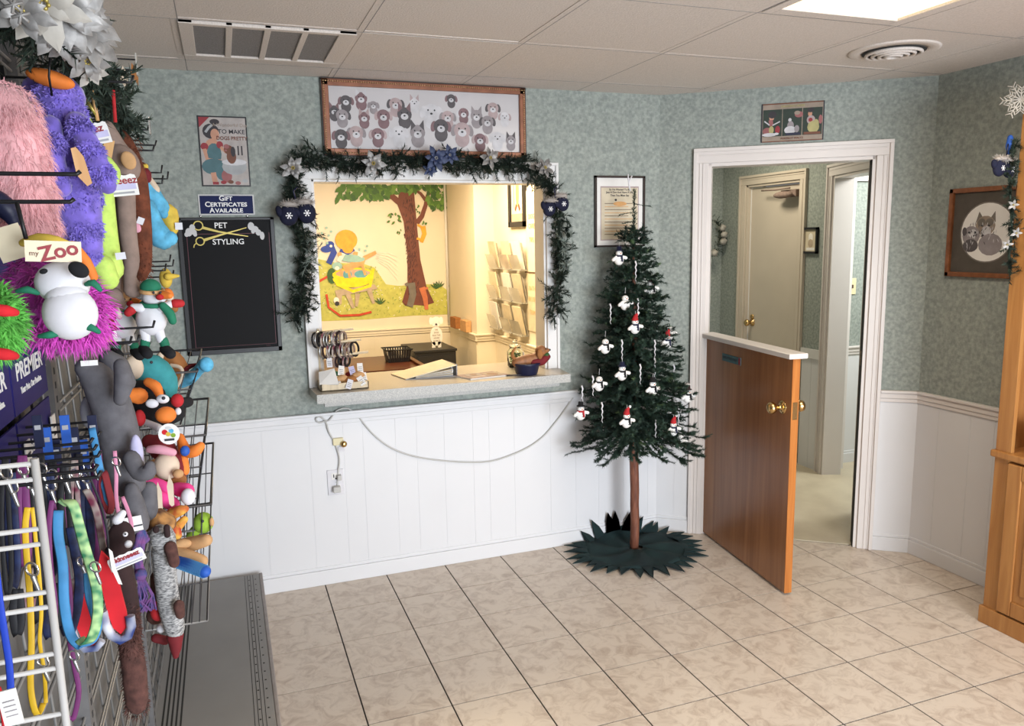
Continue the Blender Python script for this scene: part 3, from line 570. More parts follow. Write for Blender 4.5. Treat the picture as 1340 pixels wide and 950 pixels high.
# ================================================================ HALLWAY AND SIDE ROOM
tag(MB().box((1.86, 0.12, 0), (1.92, 1.80, H)).box((1.86, 1.72, 0), (3.49, 1.80, H)).build('wall_hall_left', 'wallpaper'), 'dim wallpapered end wall of the hallway carrying a wreath', 'wall', kind='structure')
FH = (V((3.49, 0, 0)), -Y, Z)
wh = MB().fbox(FH, -1.80, -1.42, 0, H, -0.1, 0).fbox(FH, -0.80, -0.53, 0, H, -0.1, 0).fbox(FH, -1.42, -0.80, 2.05, H, -0.1, 0).build('wall_hall', 'wallpaper'); tag(wh, 'hallway wall with the closed cream door and small picture', 'wall', kind='structure')
wain(FH, [-0.72, -0.62, -0.53], 0, 0.82, wh); MB().fbox(FH, -0.72, -0.53, 0.80, .865, .003, .02).build('chair_rail', 'white_paint', wh)
casing(FH, -1.41, -0.80, 2.045, 'trim_10', 'cream casing around the closed hallway door', mt='hall_door', wdt=.07, depth=.1)
hd = thing('door_2', (3.55, 1.1, 0), 'closed plain cream door in the hallway with a metal closer', 'door', kind='structure')
MB().fbox(FH, -1.385, -0.82, 0.01, 2.02, -0.065, -0.03).build('door_leaf', 'hall_door', hd)
MB().fbox(FH, -1.396, -1.384, 0.01, 2.025, -0.05, -0.027).fbox(FH, -1.384, -1.25, 2.018, 2.026, -0.05, -0.027).build('light_slit', 'lettering_white', hd)  # white strip painted as the slit of bright light at the door edge
MB().fbox(FH, -0.99, -0.83, 1.93, 1.98, -0.03, 0.02).ell((3.44, .93, 1.945), (.03, .10, .025)).build('closer_body', 'taupe_fur', hd); MB().tube([V((3.46, .88, 1.99)), V((3.44, 1.02, 1.985)), V((3.45, 1.18, 1.99))], .006, 6).build('closer_arm', 'taupe_fur', hd)
kb = MB().lathe((3.52, 1.335, 0.985), [(0.03, 0), (0.03, .006), (.012, .01), (.012, .03), (.026, .045), (.026, .06), (.015, .07), (.001, .072)], 16, axis=(-1, 0, 0)); kb.build('door_knob', 'brass', hd)
MB().lathe((3.52, 1.335, 1.03), [(0.02, 0), (0.02, .008), (.012, .012), (.001, .013)], 14, axis=(-1, 0, 0)).build('deadbolt', 'brass', hd)
pf = thing('picture_frame', (3.48, .675, 1.53), 'small black framed print in the hallway between the two doors', 'picture')
mb = MB()
for a in ((-.745, -.733, 1.53, 1.71), (-.617, -.605, 1.53, 1.71), (-.745, -.605, 1.53, 1.545), (-.745, -.605, 1.695, 1.71)): mb.fbox(FH, *a, 0, .02)
mb.build('frame', 'black_plastic', pf); MB().fbox(FH, -.74, -.61, 1.535, 1.705, .001, .008).build('print', 'aged_paper', pf)
decal(FH, [(circ(-.675, 1.64, .022, .03), 'm_pale'), (circ(-.675, 1.60, .025, .03), 'm_stone'), (rc(-.715, 1.553, -.635, 1.57), 'paper')], 'drawing', pf, .0085)
# hallway wreath
def twig(mb, p, d, L, nl, n, r, up=0.0, stem=.0012):
    d = V(d).normalized(); p = V(p); a = d.orthogonal().normalized(); b = d.cross(a); q = p + d * L
    mb.tube([p, q], stem, 3, cap=False)
    for i in range(n):
        t = i / n; o = p + d * (L * t); g_ = r.uniform(0, 2 * PI); s_ = (a * math.cos(g_) + b * math.sin(g_)); e = o + (s_ * .85 + d * .6 + V((0, 0, up))) * nl * r.uniform(.7, 1.15)
        w_ = d.cross(s_) * (nl * .12); mb.tri(o - w_, o + w_, e)
r = random.Random(11); c = V((3.30, 1.66, 1.66))
wt = thing('wreath', c, 'dark green wreath with pale roses on the hallway end wall', 'wreath')
mb = MB()
for k in range(150):
    a = r.uniform(0, 2 * PI); q = c + V((math.cos(a) * .14, 0, math.sin(a) * .14)); twig(mb, q, V((r.uniform(-1, 1), -abs(r.gauss(0, .6)), r.uniform(-1, 1))), .06, .02, 10, r)
mb.build('foliage', 'garland_green', wt, stuff=True)
for a in (-.3, .1, .5, 2.8, -1.2): q = c + V((math.cos(a) * .14, -.04, math.sin(a) * .14)); MB().ell(q, .028, 10, 7).jitter(.004).build('rose', 'white_petal', wt)
# slanting wall with the second opening
PS = V((3.49, 0.53, 0)); US = V((-0.36, -0.933, 0)).normalized(); FS = (PS, US, Z)
tag(MB().fbox(FS, 0, .079, 0, H, -.1, 0).fbox(FS, .86, 1.48, 0, H, -.1, 0).fbox(FS, .079, .86, 2.04, H, -.1, 0).build('wall_hall_slant', 'wallpaper'), 'slanting hallway wall with an open doorway to a bright room', 'wall', kind='structure')
casing(FS, .08, .86, 2.04, 'trim_11', 'white casing of the open doorway deeper in the hall', wdt=.075, depth=.13)
tag(MB().box((3.50, .50, 0), (3.70, .619, 2.10)).box((3.70, .56, 0), (3.735, .619, 2.10)).box((3.70, .595, 2.02), (4.6, .619, 2.10)).build('trim_13', 'trim_paint', bevel=.004), 'white inner casing between the hall doorway and the bright room', 'trim', kind='structure')
FN = (V((0, .62, 0)), X, Z)
wn = MB().fbox(FN, 3.59, 4.95, 0, H, -.1, 0).build('wall_side_room', 'wallpaper'); tag(wn, 'bright wallpapered wall of the side room with a light switch', 'wall', kind='structure')
wain(FN, [3.59, 3.75, 3.95, 4.2, 4.5, 4.95], 0, .82, wn); o = rail(FN, 3.59, 4.95); o.name = 'trim_12'; tag(o, 'white chair rail in the bright side room', 'trim', kind='structure'); base(FN, 3.59, 4.95, 'baseboard_side_room', 'white baseboard in the bright side room')
tag(MB().box((4.9, -.9, 0), (5.0, .7, H)).box((3.0, -1.0, 0), (5.0, -.9, H)).build('wall_side_room_far', 'wallpaper'), 'unseen walls closing the bright side room', 'wall', kind='structure')
sw = thing('light_switch', (3.80, .615, 1.25), 'ivory light switch plate on the bright wall beyond the hall', 'switch')
MB().fbox(FN, 3.765, 3.845, 1.235, 1.35, .001, .007).build('plate', 'ivory', sw, bevel=.002); MB().fbox(FN, 3.80, 3.81, 1.28, 1.305, .007, .02).build('toggle', 'ink_brown', sw)
MB().fbox(FS, .076, .081, .95, 1.05, -.06, -.02).build('latch', 'ink', sw) if False else None

# ================================================================ SERVICE WINDOW CASING AND COUNTER
wc = MB()
wc.fbox(FB, OX0 - .065, OX0, .99, OZ1, 0, .016).fbox(FB, OX1, OX1 + .065, .99, OZ1, 0, .016).fbox(FB, OX0 - .065, OX1 + .065, OZ1, OZ1 + .09, 0, .016)
wc.fbox(FB, OX0 - .065, OX0 - .05, .99, OZ1 + .075, .016, .026).fbox(FB, OX1 + .05, OX1 + .065, .99, OZ1 + .075, .016, .026).fbox(FB, OX0 - .065, OX1 + .065, OZ1 + .075, OZ1 + .09, .016, .026)
wc.fbox(FB, OX0, OX0 + .012, .99, OZ1, -.125, .001).fbox(FB, OX1 - .012, OX1, .99, OZ1, -.125, .001).fbox(FB, OX0, OX1, OZ1 - .012, OZ1, -.125, .001)
tag(wc.build('window_1', 'white_paint', bevel=.002), 'white painted casing around the service window opening', 'window frame', kind='structure')
ct = thing('service_counter', (.62, -.05, .94), 'speckled laminate counter shelf on the service window sill', 'counter')
MB().hexa([V(q) for q in ((-.005, -.205, .955), (1.245, -.205, .955), (1.265, -.001, .955), (-.02, -.001, .955), (-.005, -.205, .99), (1.245, -.205, .99), (1.265, -.001, .99), (-.02, -.001, .99))]).box((OX0 + .001, -.001, .955), (OX1 - .001, .30, .99)).build('counter_top', 'counter_laminate', ct)
MB().hexa([V(q) for q in ((-.006, -.207, .948), (1.246, -.207, .948), (1.246, -.2055, .948), (-.006, -.2055, .948), (-.006, -.207, .9895), (1.246, -.207, .9895), (1.246, -.2055, .9895), (-.006, -.2055, .9895))]).build('edge_band', 'counter_edge', ct)
MB().box((0.03, -.17, .925), (1.2, -.13, .955)).build('support_rail', 'counter_edge', ct)
# bracelet display
p = V((.12, -.07, .99)); bd = thing('bracelet_display', p, 'wooden bracelet and tag stand on the left end of the counter', 'display stand')
mb = MB().box(p + V((-.10, -.075, 0)), p + V((.12, .07, .006))).box(p + V((-.10, -.075, 0)), p + V((.12, -.069, .035))).box(p + V((-.10, .064, 0)), p + V((.12, .07, .035))).box(p + V((-.10, -.075, 0)), p + V((-.094, .07, .035))).box(p + V((.114, -.075, 0)), p + V((.12, .07, .035)))
mb.build('tray', 'light_wood', bd, bevel=.001); MB().box(p + V((.01, -.01, 0)), p + V((.022, .002, .28))).box(p + V((-.09, .05, .0)), p + V((-.08, .06, .28))).build('post', 'light_wood', bd)
MB().hexa([p + V(q) for q in ((-.105, -.07, .035), (-.02, -.09, .035), (-.02, -.084, .03), (-.105, -.064, .03), (-.10, -.02, .085), (-.03, -.04, .10), (-.03, -.034, .10), (-.10, -.014, .085))]).build('back_card', 'paper', bd)
for z, y, l in ((.265, .0, .11), (.215, -.015, .14), (.155, -.02, .17)): MB().tube([p + V((-.10 + (.0 if z > .2 else .03), y, z)), p + V((-.10 + l + .06, y - .02, z + .012))], .006, 8).build('crossbar', 'light_wood', bd)
def ring(c, r_, ax, th=.0035): 
    ax = V(ax).normalized(); a = ax.orthogonal().normalized(); b = ax.cross(a); return [c + a * (r_ * math.cos(t * PI / 8)) + b * (r_ * math.sin(t * PI / 8)) for t in range(16)]
r = random.Random(5)
for row, (z, n, x0) in enumerate(((.25, 10, -.105), (.195, 11, -.07), (.14, 5, -.02))):
    for k in range(n):
        q = p + V((x0 + k * .014 + r.uniform(-.002, .002), -.012, z - r.uniform(0, .006)))
        o = MB().tube(ring(q - Z * .012, .033 if row < 2 else .024, (1, -.75 + r.uniform(-.15, .15), r.uniform(-.15, .15))), .0062, 6, closed=True, flat=.7).build('bracelet', r.choice(('dark_brown', 'steel', 'taupe_fur', 'pattern_strap', 'black_cloth')))
        tag(o, ('braided pet bracelet on the top bar of the counter stand', 'braided pet bracelet on the middle bar of the counter stand', 'small ring on the lowest bar of the counter stand')[row] + ', ' + ('first', 'second', 'third', 'fourth', 'fifth', 'sixth', 'seventh', 'eighth', 'ninth', 'tenth', 'eleventh')[k] + ' from left', 'bracelet', ('bracelets on the top bar', 'bracelets on the middle bar', 'rings on the lowest bar')[row])
for k, (x, y, z, a, mt) in enumerate(((-.02, -.06, .035, .3, 'paper'), (.03, -.08, .03, -.4, 'white_cloth'), (.085, -.07, .04, .5, 'paper'), (.0, -.04, .09, -.2, 'paper'), (.05, -.045, .085, .2, 'lilac_plush'), (.09, -.03, .095, 0, 'paper'), (.105, -.035, .05, .1, 'paper'), (-.05, -.03, .13, 0, 'white_cloth'))):
    q = p + V((x, y, z)); f = (q, V((math.cos(a), -.1, math.sin(a))).normalized(), V((-math.sin(a), .3, math.cos(a))).normalized())
    t = thing('price_tag', q, ('white paper tag lying at the left of the counter stand tray', 'white cloth label at the front of the stand tray', 'white paper tag at the right front of the stand tray', 'white paper tag hanging under the middle bar', 'pale lilac tag hanging beside the stand post', 'white tag hanging at the right of the stand', 'narrow white tag low on the right of the stand', 'small white label hanging at the left of the stand')[k], 'tag', 'tags on the bracelet stand')
    MB().fbox(f, -.013, .013, -.025, .02, 0, .0015).build('card', mt, t); decal(f, [(rc(-.009, -.015 + i * .008, .009, -.013 + i * .008), 'ink') for i in range(3)], 'print', t, .0017)
for k, (x, y, z, mt) in enumerate(((-.06, -.05, .035, 'tan_plush'), (.0, -.055, .05, 'tan_plush'), (.045, -.06, .045, 'rust_plush'), (.075, -.05, .06, 'tan_plush'), (-.03, .03, .06, 'green_cloth'), (.05, .03, .05, 'dark_red'))):
    q = MB().limb([(p + V((x - .022, y, z)), .010), (p + V((x, y, z + .006)), .016), (p + V((x + .024, y + .01, z)), .010)], 8, 2)
    tag(q.build('pet_charm', mt), ('tan felt charm at the left of the stand tray', 'tan felt charm in the middle of the stand tray', 'rust brown charm in front of the stand post', 'tan charm right of the stand post', 'green charm behind the left of the stand', 'dark red charm behind the stand post')[k], 'charm', 'charms in the counter stand tray')
# binder
bi = thing('ring_binder', (.55, .07, .99), 'open-backed ring binder with cream cover lying on the counter', 'binder')
Aq, Bq, Cq, Dq = V((.41, .18, .99)), V((.445, -.005, .99)), V((.705, -.02, .99)), V((.68, .17, .99)); up = V((0, 0, .062))
MB().hexa([Aq + Z * .002, Bq + Z * .002, Cq + up * .9, Dq + up * .95, Aq + Z * .006, Bq + Z * .006, Cq + up * .97, Dq + up * 1.02]).build('front_cover', 'cream_paper', bi)
MB().hexa([Aq, Bq, Cq, Dq, Aq + Z * .003, Bq + Z * .003, Cq + Z * .004, Dq + Z * .004]).build('rear_cover', 'grey_light', bi)
MB().hexa([Cq - X * .002, Cq + X * .002, Dq + X * .002, Dq - X * .002, Cq - X * .002 + up, Cq + X * .002 + up, Dq + X * .002 + up, Dq - X * .002 + up]).build('spine', 'grey_light', bi)
for k in range(6): MB().hexa([Aq.lerp(Dq, .25) + Z * (.005 + .002 * k), Bq.lerp(Cq, .2) + Z * (.005 + .002 * k), Cq - X * .02 + Z * (.007 + .006 * k), Dq - X * .02 + Z * (.007 + .006 * k), Aq.lerp(Dq, .25) + Z * (.0062 + .002 * k), Bq.lerp(Cq, .2) + Z * (.0062 + .002 * k), Cq - X * .02 + Z * (.010 + .006 * k), Dq - X * .02 + Z * (.010 + .006 * k)]).build('page', ('paper', 'aged_paper')[k % 2], bi)
for t_ in (.2, .5, .8): MB().tube(ring(Cq.lerp(Dq, t_) + V((-.022, 0, .028)), .018, (0, 1, 0)), .0015, 5, closed=True).build('binder_ring', 'chrome', bi)
# magazine
mg = thing('magazine', (.81, -.08, .99), 'dark photo magazine lying flat on the counter beside the binder', 'magazine')
q = [V((.69, -.02, .99)), V((.735, -.15, .99)), V((.955, -.12, .99)), V((.90, .01, .99))]
MB().hexa(q + [p_ + Z * .006 for p_ in q]).build('page_block', 'paper', mg); MB().hexa([p_ + Z * .006 for p_ in q] + [p_ + Z * .0068 for p_ in q]).build('cover', 'p_dog4', mg)
uu = (q[2] - q[1]).normalized(); vv = (q[0] - q[1]); vv = (vv - uu * vv.dot(uu)).normalized(); fm = (q[1] + Z * .007, uu, vv)
decal(fm, [(rc(.02, .015, .10, .055), 'p_dog3'), (rc(.11, .02, .2, .11), 'p_taup'), (circ(.15, .06, .03, .035), 'p_brown'), (rc(.02, .07, .10, .12), 'p_dog1'), (circ(.06, .095, .02, .02), 'p_brown')], 'photo_print', mg, .0003)
pn = tag(MB().tube([V((.93, -.13, .995)), V((1.00, -.155, .996))], .0035, 8).build('pen', 'ink'), 'dark pen lying on the counter between magazine and dog figurine', 'pen')
# dog in basket figurine
p = V((1.04, -.125, .99)); df = thing('dog_figurine', p, 'brown resting dog figurine in a dark blue basket on the counter', 'figurine')
MB().lathe(p, [(.05, 0), (.056, .01), (.066, .05), (.072, .058), (.068, .062), (.05, .06), (.001, .05)], 22).build('basket', 'navy', df)
MB().limb([(p + V((-.05, 0, .065)), .026), (p + V((0, 0, .072)), .030), (p + V((.05, 0, .08)), .028), (p + V((.075, -.005, .105)), .022)], 12).build('body', 'dog_brown', df)
MB().limb([(p + V((-.055, 0, .075)), .010), (p + V((-.075, 0, .10)), .009), (p + V((-.07, 0, .125)), .007), (p + V((-.055, 0, .142)), .004)], 8).build('tail', 'rust_plush', df)
hd_ = MB().ell(p + V((.075, -.01, .118)), (.030, .026, .027)).limb([(p + V((.09, -.012, .118)), .018), (p + V((.108, -.014, .118)), .012)], 10); ho = hd_.build('head', 'dog_brown', df)
MB().ell(p + V((.06, -.035, .105)), (.016, .009, .026)).build('ear', 'rust_plush', df); MB().ell(p + V((.121, -.015, .120)), .006, 8, 6).build('nose', 'ink', df); MB().ell(p + V((.094, -.032, .128)), .0035, 8, 6).build('eye', 'ink', df)
MB().limb([(p + V((.03, -.02, .062)), .018), (p + V((.075, -.02, .066)), .022), (p + V((.11, -.015, .085)), .015)], 10).build('neckerchief', 'dark_red', df); MB().ell(p + V((.105, .0, .085)), (.022, .03, .025)).build('cushion', 'm_dgreen', df)
# candy jar
p = V((1.075, .13, .99)); jr = thing('glass_jar', p, 'clear glass jar of green treats behind the dog figurine', 'jar')
MB().lathe(p, [(.036, 0), (.042, .008), (.044, .085), (.030, .10), (.028, .108), (.026, .108), (.028, .098), (.041, .083), (.039, .01), (.001, .006)], 24).build('glass_body', 'glass', jr)
MB().lathe(p + V((0, 0, .11)), [(.032, 0), (.032, .006), (.012, .018), (.012, .026), (.014, .034), (.001, .038)], 20).build('lid', 'glass', jr)
mb = MB(); r = random.Random(2)
for k in range(90): a = r.uniform(0, 6.28); q = r.uniform(0, .032); mb.ell(p + V((q * math.cos(a), q * math.sin(a), r.uniform(.012, .075))), (.006, .006, .005), 6, 4)
mb.build('treats', 'mint_candy', jr, stuff=True)
MB().tube([p + V((.05 * math.cos(t), -.0, .06 + .05 * math.sin(t))) for t in (1.0, .6, .2, -.2, -.6)], .0025, 6).build('handle', 'white_paint', jr)
# outlet, hook plug, cord
ou = thing('wall_outlet', (.08, -.01, .45), 'white duplex electrical outlet on the wainscot under the counter', 'outlet')
MB().fbox(FB, .04, .118, .452, .578, .006, .012).build('plate', 'white_cloth', ou, bevel=.002)
MB().fbox(FB, .06, .10, .53, .562, .012, .0145).fbox(FB, .06, .10, .468, .50, .012, .0145).build('socket', 'paper', ou)
decal(FB, [(rc(.068, .54, .073, .556), 'ink'), (rc(.087, .54, .092, .556), 'ink'), (circ(.08, .534, .004), 'ink'), (circ(.08, .515, .003), 'steel')], 'socket_slots', ou, .0147)
hk = thing('cord_clip', (.10, -.03, .69), 'brass and clear plastic cord clip stuck on the wainscot above the outlet', 'clip')
MB().fbox(FB, .075, .125, .70, .735, .006, .022).build('clip_base', 'ivory', hk, bevel=.003); MB().ell((.125, -.03, .705), (.016, .012, .016)).build('clip_knob', 'brass', hk); MB().fbox(FB, .10, .13, .665, .69, .006, .012).build('backing', 'white_cloth', hk)
cp = [(441, 641), (442, 620), (444, 600), (438, 580), (430, 565), (426, 552), (418, 553), (413, 549), (418, 545), (428, 551), (434, 546), (440, 538), (452, 534), (465, 541), (485, 565), (505, 582), (525, 592), (550, 599), (580, 603), (610, 605), (640, 604), (665, 597), (690, 586), (710, 572), (725, 555), (738, 538), (750, 520), (757, 508)]
cp = [at(a, b, 3.74 - .014 - (.012 if 400 < a < 436 and b < 560 else 0)) for a, b in cp]
cr = thing('power_cord', (.6, -.02, .45), 'white electrical cord sagging across the wainscot from outlet to tree', 'cord')
q = []
for i in range(len(cp) - 1):
    for j in range(3):
        t = j / 3; a, b, c, d = cp[max(i - 1, 0)], cp[i], cp[i + 1], cp[min(i + 2, len(cp) - 1)]; q.append(.5 * ((2 * b) + (c - a) * t + (2 * a - 5 * b + 4 * c - d) * t * t + (3 * b - a - 3 * c + d) * t ** 3))
MB().tube(q, .0042, 6).build('cable', 'cord_white', cr); MB().box((.062, -.045, .47), (.098, -.0148, .50)).build('plug', 'cord_white', cr, bevel=.004)
MB().box((.085, -.045, .53), (.105, -.0148, .555)).build('adapter', 'cord_white', cr, bevel=.003)

# ================================================================ HALF DOOR
H0 = V((2.085, -.125, 0)); H1 = V((1.985, -.965, 0)); ud = (H1 - H0).normalized(); LD = (H1 - H0).length; FDo = (H0, ud, Z)   # normal points away from the viewer's left
nd = ud.cross(Z)
hd = thing('door_1', H0.lerp(H1, .5), 'open wooden half door with white ledge on top, hinged at the doorway', 'door', kind='structure')
def lb(u0, u1, z0, z1, n0, n1): return MB().fbox(FDo, u0, u1, z0, z1, n0, n1)
sgn = 1 if nd.x < 0 else -1                   # visible face looks toward -x
lb(0, LD - .004, .012, 1.118, *sorted((-sgn * .036, 0))).build('door_panel', 'door_wood', hd, bevel=.001)
lb(LD - .004, LD, .012, 1.118, *sorted((-sgn * .0365, sgn * .0003))).build('lock_edge', 'door_edge', hd)
lb(-.01, LD + .015, 1.118, 1.142, *sorted((-sgn * .065, sgn * .028))).build('ledge', 'trim_paint', hd, bevel=.004)
kp = H0 + ud * (LD - .07) + Z * .885
for s_ in (1, -1):
    b = kp + nd * (0 if s_ * sgn > 0 else -sgn * .036) if s_ * sgn > 0 else kp - nd * sgn * .036
    if s_ == sgn: b = kp
    else: b = kp - nd * sgn * .036
    dirv = nd * (s_)
    b = kp if s_ == sgn else kp - nd * sgn * .036
    MB().lathe(b, [(.032, 0), (.032, .003), (.022, .008), (.010, .010), (.010, .03), (.020, .038), (.028, .052), (.026, .066), (.014, .074), (.001, .075)], 20, axis=dirv).build('door_knob', 'brass', hd)
lb(LD + .0003, LD + .0015, .84, .92, *sorted((-sgn * .03, -sgn * .006))).build('latch_plate', 'brass', hd)
fs = (H0 + nd * sgn * .0005, ud if sgn > 0 else ud, Z)
sp = thing if False else None
sgf = (H0, ud, Z)
sg = lb(.215, .40, 1.02, 1.058, *sorted((0, sgn * .003))).build('name_plate', 'p_teal', hd)
text('EMPLOYEES ONLY', sgf, .295, 1.039, .018, 'ink', hd, n=sgn * .0035); lb(.38, .397, 1.022, 1.056, *sorted((sgn * .003, sgn * .0035))).build('red_logo', 'p_red', hd)
for z in (1.045, .30):
    q = H0 + Z * z - ud * .012
    MB().tube([q - Z * .045 - X * .0, q + Z * .045], .007, 8).fbox((q, ud, Z), -.03, 0, -.042, .042, sgn * 0, sgn * .004).build('hinge', 'steel', hd)

# ================================================================ THINGS ON THE BACK WALL
# framed dog print
fp = thing('framed_print', (.605, -.02, 2.06), 'wide framed print of a crowd of puppies above the service window', 'picture')
fx0, fx1, fz0, fz1 = .112, 1.095, 2.062, 2.398
mb = MB()
for a in ((fx0, fx1, fz0, fz0 + .03), (fx0, fx1, fz1 - .03, fz1), (fx0, fx0 + .03, fz0, fz1), (fx1 - .03, fx1, fz0, fz1)): mb.fbox(FB, *a, .002, .026)
mb.build('frame', 'frame_copper', fp, bevel=.003)
mb = MB()
for a in ((fx0 - .004, fx1 + .004, fz0 - .004, fz0 + .003), (fx0 - .004, fx1 + .004, fz1 - .003, fz1 + .004), (fx0 - .004, fx0 + .003, fz0, fz1), (fx1 - .003, fx1 + .004, fz0, fz1)): mb.fbox(FB, *a, .002, .020)
mb.build('outer_edge', 'dark_frame', fp)
mb = MB()
n = 92
for k in range(n):
    x = fx0 + .008 + (fx1 - fx0 - .016) * k / (n - 1)
    for z in (fz0 + .011, fz1 - .011): mb.ell((x, -.028, z), (.0042, .004, .0042), 6, 4)
for k in range(1, 31):
    z = fz0 + .011 + (fz1 - fz0 - .022) * k / 31
    for x in (fx0 + .009, fx1 - .009): mb.ell((x, -.028, z), (.0042, .004, .0042), 6, 4)
mb.build('bead_moulding', 'bronze_bead', fp, stuff=True)
MB().fbox(FB, fx0 + .028, fx1 - .028, fz0 + .028, fz1 - .028, .003, .010).build('print', 'print_white', fp)
S = []; r = random.Random(21)
def pup(x, z, s, c1, c2, ears=0):
    s *= 1.2
    S.append((circ(x, z - s * .85, s * .75, s * .8, 14), c1))
    if ears == 0:
        for q in (-1, 1): S.append((circ(x + q * s * .85, z, s * .33, s * .6, 12, rot=q * .25), c2))
    S.append((circ(x, z, s * .85, s * .8, 16), c1))
    if ears == 1:
        for q in (-1, 1): S.append(([(x + q * s * .75, z + s * .2), (x + q * s * .2, z + s * .7), (x + q * s * .7, z + s * 1.35)], c2))
    S.append((circ(x, z - s * .25, s * .45, s * .36, 12), 'p_dog5')); S.append((circ(x, z - s * .15, s * .14, s * .10, 8), 'p_black'))
    for q in (-1, 1): S.append((circ(x + q * s * .33, z + s * .18, s * .09, s * .09, 8), 'p_black'))
cols = ['p_dog1', 'p_dog2', 'p_dog3', 'p_dog4', 'p_dog5']
rows = [(.22, 2.305, .026), (.29, 2.32, .028), (.345, 2.29, .02), (.45, 2.30, .03), (.54, 2.31, .024), (.72, 2.335, .022), (.78, 2.27, .026), (.845, 2.26, .03), (.93, 2.30, .028), (.99, 2.26, .024), (.165, 2.26, .024)]
for k, (x, z, s) in enumerate(rows): pup(x, z, s, cols[(k * 2 + 1) % 5], cols[(k + 3) % 5], k % 3 == 1)
for k, (x, z, s) in enumerate([(.20, 2.24, .028), (.39, 2.245, .03), (.49, 2.255, .034), (.62, 2.27, .04), (.70, 2.25, .03), (.90, 2.235, .03), (.30, 2.235, .026)]): pup(x, z, s, cols[(k * 3) % 5], cols[(k + 1) % 5], k % 4 == 2)
for k, (x, z, s) in enumerate([(.26, 2.165, .032), (.36, 2.16, .03), (.46, 2.17, .034), (.55, 2.175, .036), (.665, 2.205, .036), (.77, 2.19, .04), (.86, 2.15, .03), (.95, 2.16, .03), (1.02, 2.15, .026), (.19, 2.15, .03)]): pup(x, z, s, cols[(k + 2) % 5], cols[(k * 2) % 5], k % 5 == 3)
decal(FB, S, 'puppy_print', fp, .0102, .00001)
# tin sign with woman and dog
fx0, fx1, fz0, fz1 = -.421, -.218, 1.92, 2.22
ts = thing('tin_sign', (-.32, -.004, 1.92), 'vintage tin sign of a woman washing a dog, above the gift certificates sign', 'sign')
MB().fbox(FB, fx0, fx1, fz0, fz1, .001, .004).build('sign_plate', 'black_plastic', ts, bevel=.001)
o_ = V((fx0, 0, fz0)); f = (o_, X, Z); S = []
S.append((rc(.006, .006, .197, .294), 'p_sign')); S.append(([(.006, .25), (.006, .294), (.05, .294)], 'p_red'))
S.append((circ(.052, .235, .034, .032), 'p_hair')); S.append((circ(.07, .275, .02, .012), 'p_hair')); S.append((ln([(.03, .23), (.045, .25), (.06, .262)], .01), 'p_tub')); S.append((circ(.068, .222, .018, .024), 'p_flesh')); S.append((circ(.078, .214, .004, .003), 'p_red'))
S.append((ln([(.062, .205), (.06, .19)], .016), 'p_flesh')); S.append((circ(.055, .155, .035, .05), 'p_flesh')); S.append((circ(.06, .14, .03, .045), 'p_teal')); S.append((circ(.022, .17, .016, .016), 'p_red')); S.append((circ(.085, .178, .014, .016), 'p_red'))
S.append((ln([(.02, .16), (.03, .115), (.085, .108)], .016), 'p_flesh')); S.append((ln([(.088, .17), (.11, .145)], .012), 'p_flesh')); S.append((circ(.055, .085, .05, .035), 'p_teal')); S.append((circ(.09, .06, .03, .035), 'p_teal')); S.append((circ(.105, .045, .022, .028), 'p_pinkish'))
S.append((ln([(.05, .06), (.055, .02)], .022), 'p_flesh')); S.append((rc(.045, .008, .07, .02), 'p_red')); S.append((circ(.14, .085, .052, .035), 'p_tub')); S.append((circ(.14, .105, .052, .014), 'p_dog5')); S.append((circ(.13, .128, .02, .03), 'p_brown')); S.append((circ(.12, .158, .02, .02), 'p_brown')); S.append((circ(.112, .172, .012, .01), 'p_pinkish')); S.append((circ(.108, .155, .006, .004), 'p_pinkish')); S.append((circ(.138, .15, .01, .022), 'p_hair'))
for x in (.16, .175): S.append((ln([(x, .135), (x, .175)], .006), 'p_hair'))
for x, z, c in ((.09, .018, 'p_red'), (.12, .02, 'p_brown'), (.15, .015, 'p_pinkish'), (.18, .025, 'p_tub')): S.append((circ(x, z, .012, .008), c))
decal(f, S, 'sign_print', ts, .0042, .00002)
text('A Wonderful Day', f, .132, .262, .021, 'p_taup', ts, .0053, sx=.95); text('TO MAKE', f, .137, .234, .026, 'ink', ts, .0053, bold=.0003); text('DOGS PRETTY', f, .137, .206, .022, 'p_brown', ts, .0053, bold=.0005, sx=.9)
# gift certificates sign
gs = thing('gift_sign', (-.325, -.004, 1.79), 'small navy sign reading gift certificates available above the black board', 'sign')
f = (V((-.442, 0, 1.796)), X, Z); MB().fbox(f, 0, .233, 0, .09, .001, .005).build('sign_border', 'letter_grey', gs, bevel=.001); MB().fbox(f, .006, .227, .006, .084, .005, .0055).build('sign_face', 'navy_sign', gs)
for s_, v in (('GIFT', .071), ('CERTIFICATES', .045), ('AVAILABLE', .019)):
    ob = text(s_[1:], f, .117 + .008, v, .0245, 'lettering_white', gs, .0057, bold=.0007, sx=1.12 if len(s_) > 5 else 1.0)
    x0 = min(q.co.x for q in ob.data.vertices) + gs.location.x - f[0].x; text(s_[0], f, x0 - .0012, v + .001, .031, 'lettering_white', gs, .0057, bold=.0007, align='RIGHT')
for x in (.005, .20): MB().ell(f[0] + V((x, -.006, -.004)), (.006, .004, .006), 8, 6).build('sign_clip', 'chrome', gs)
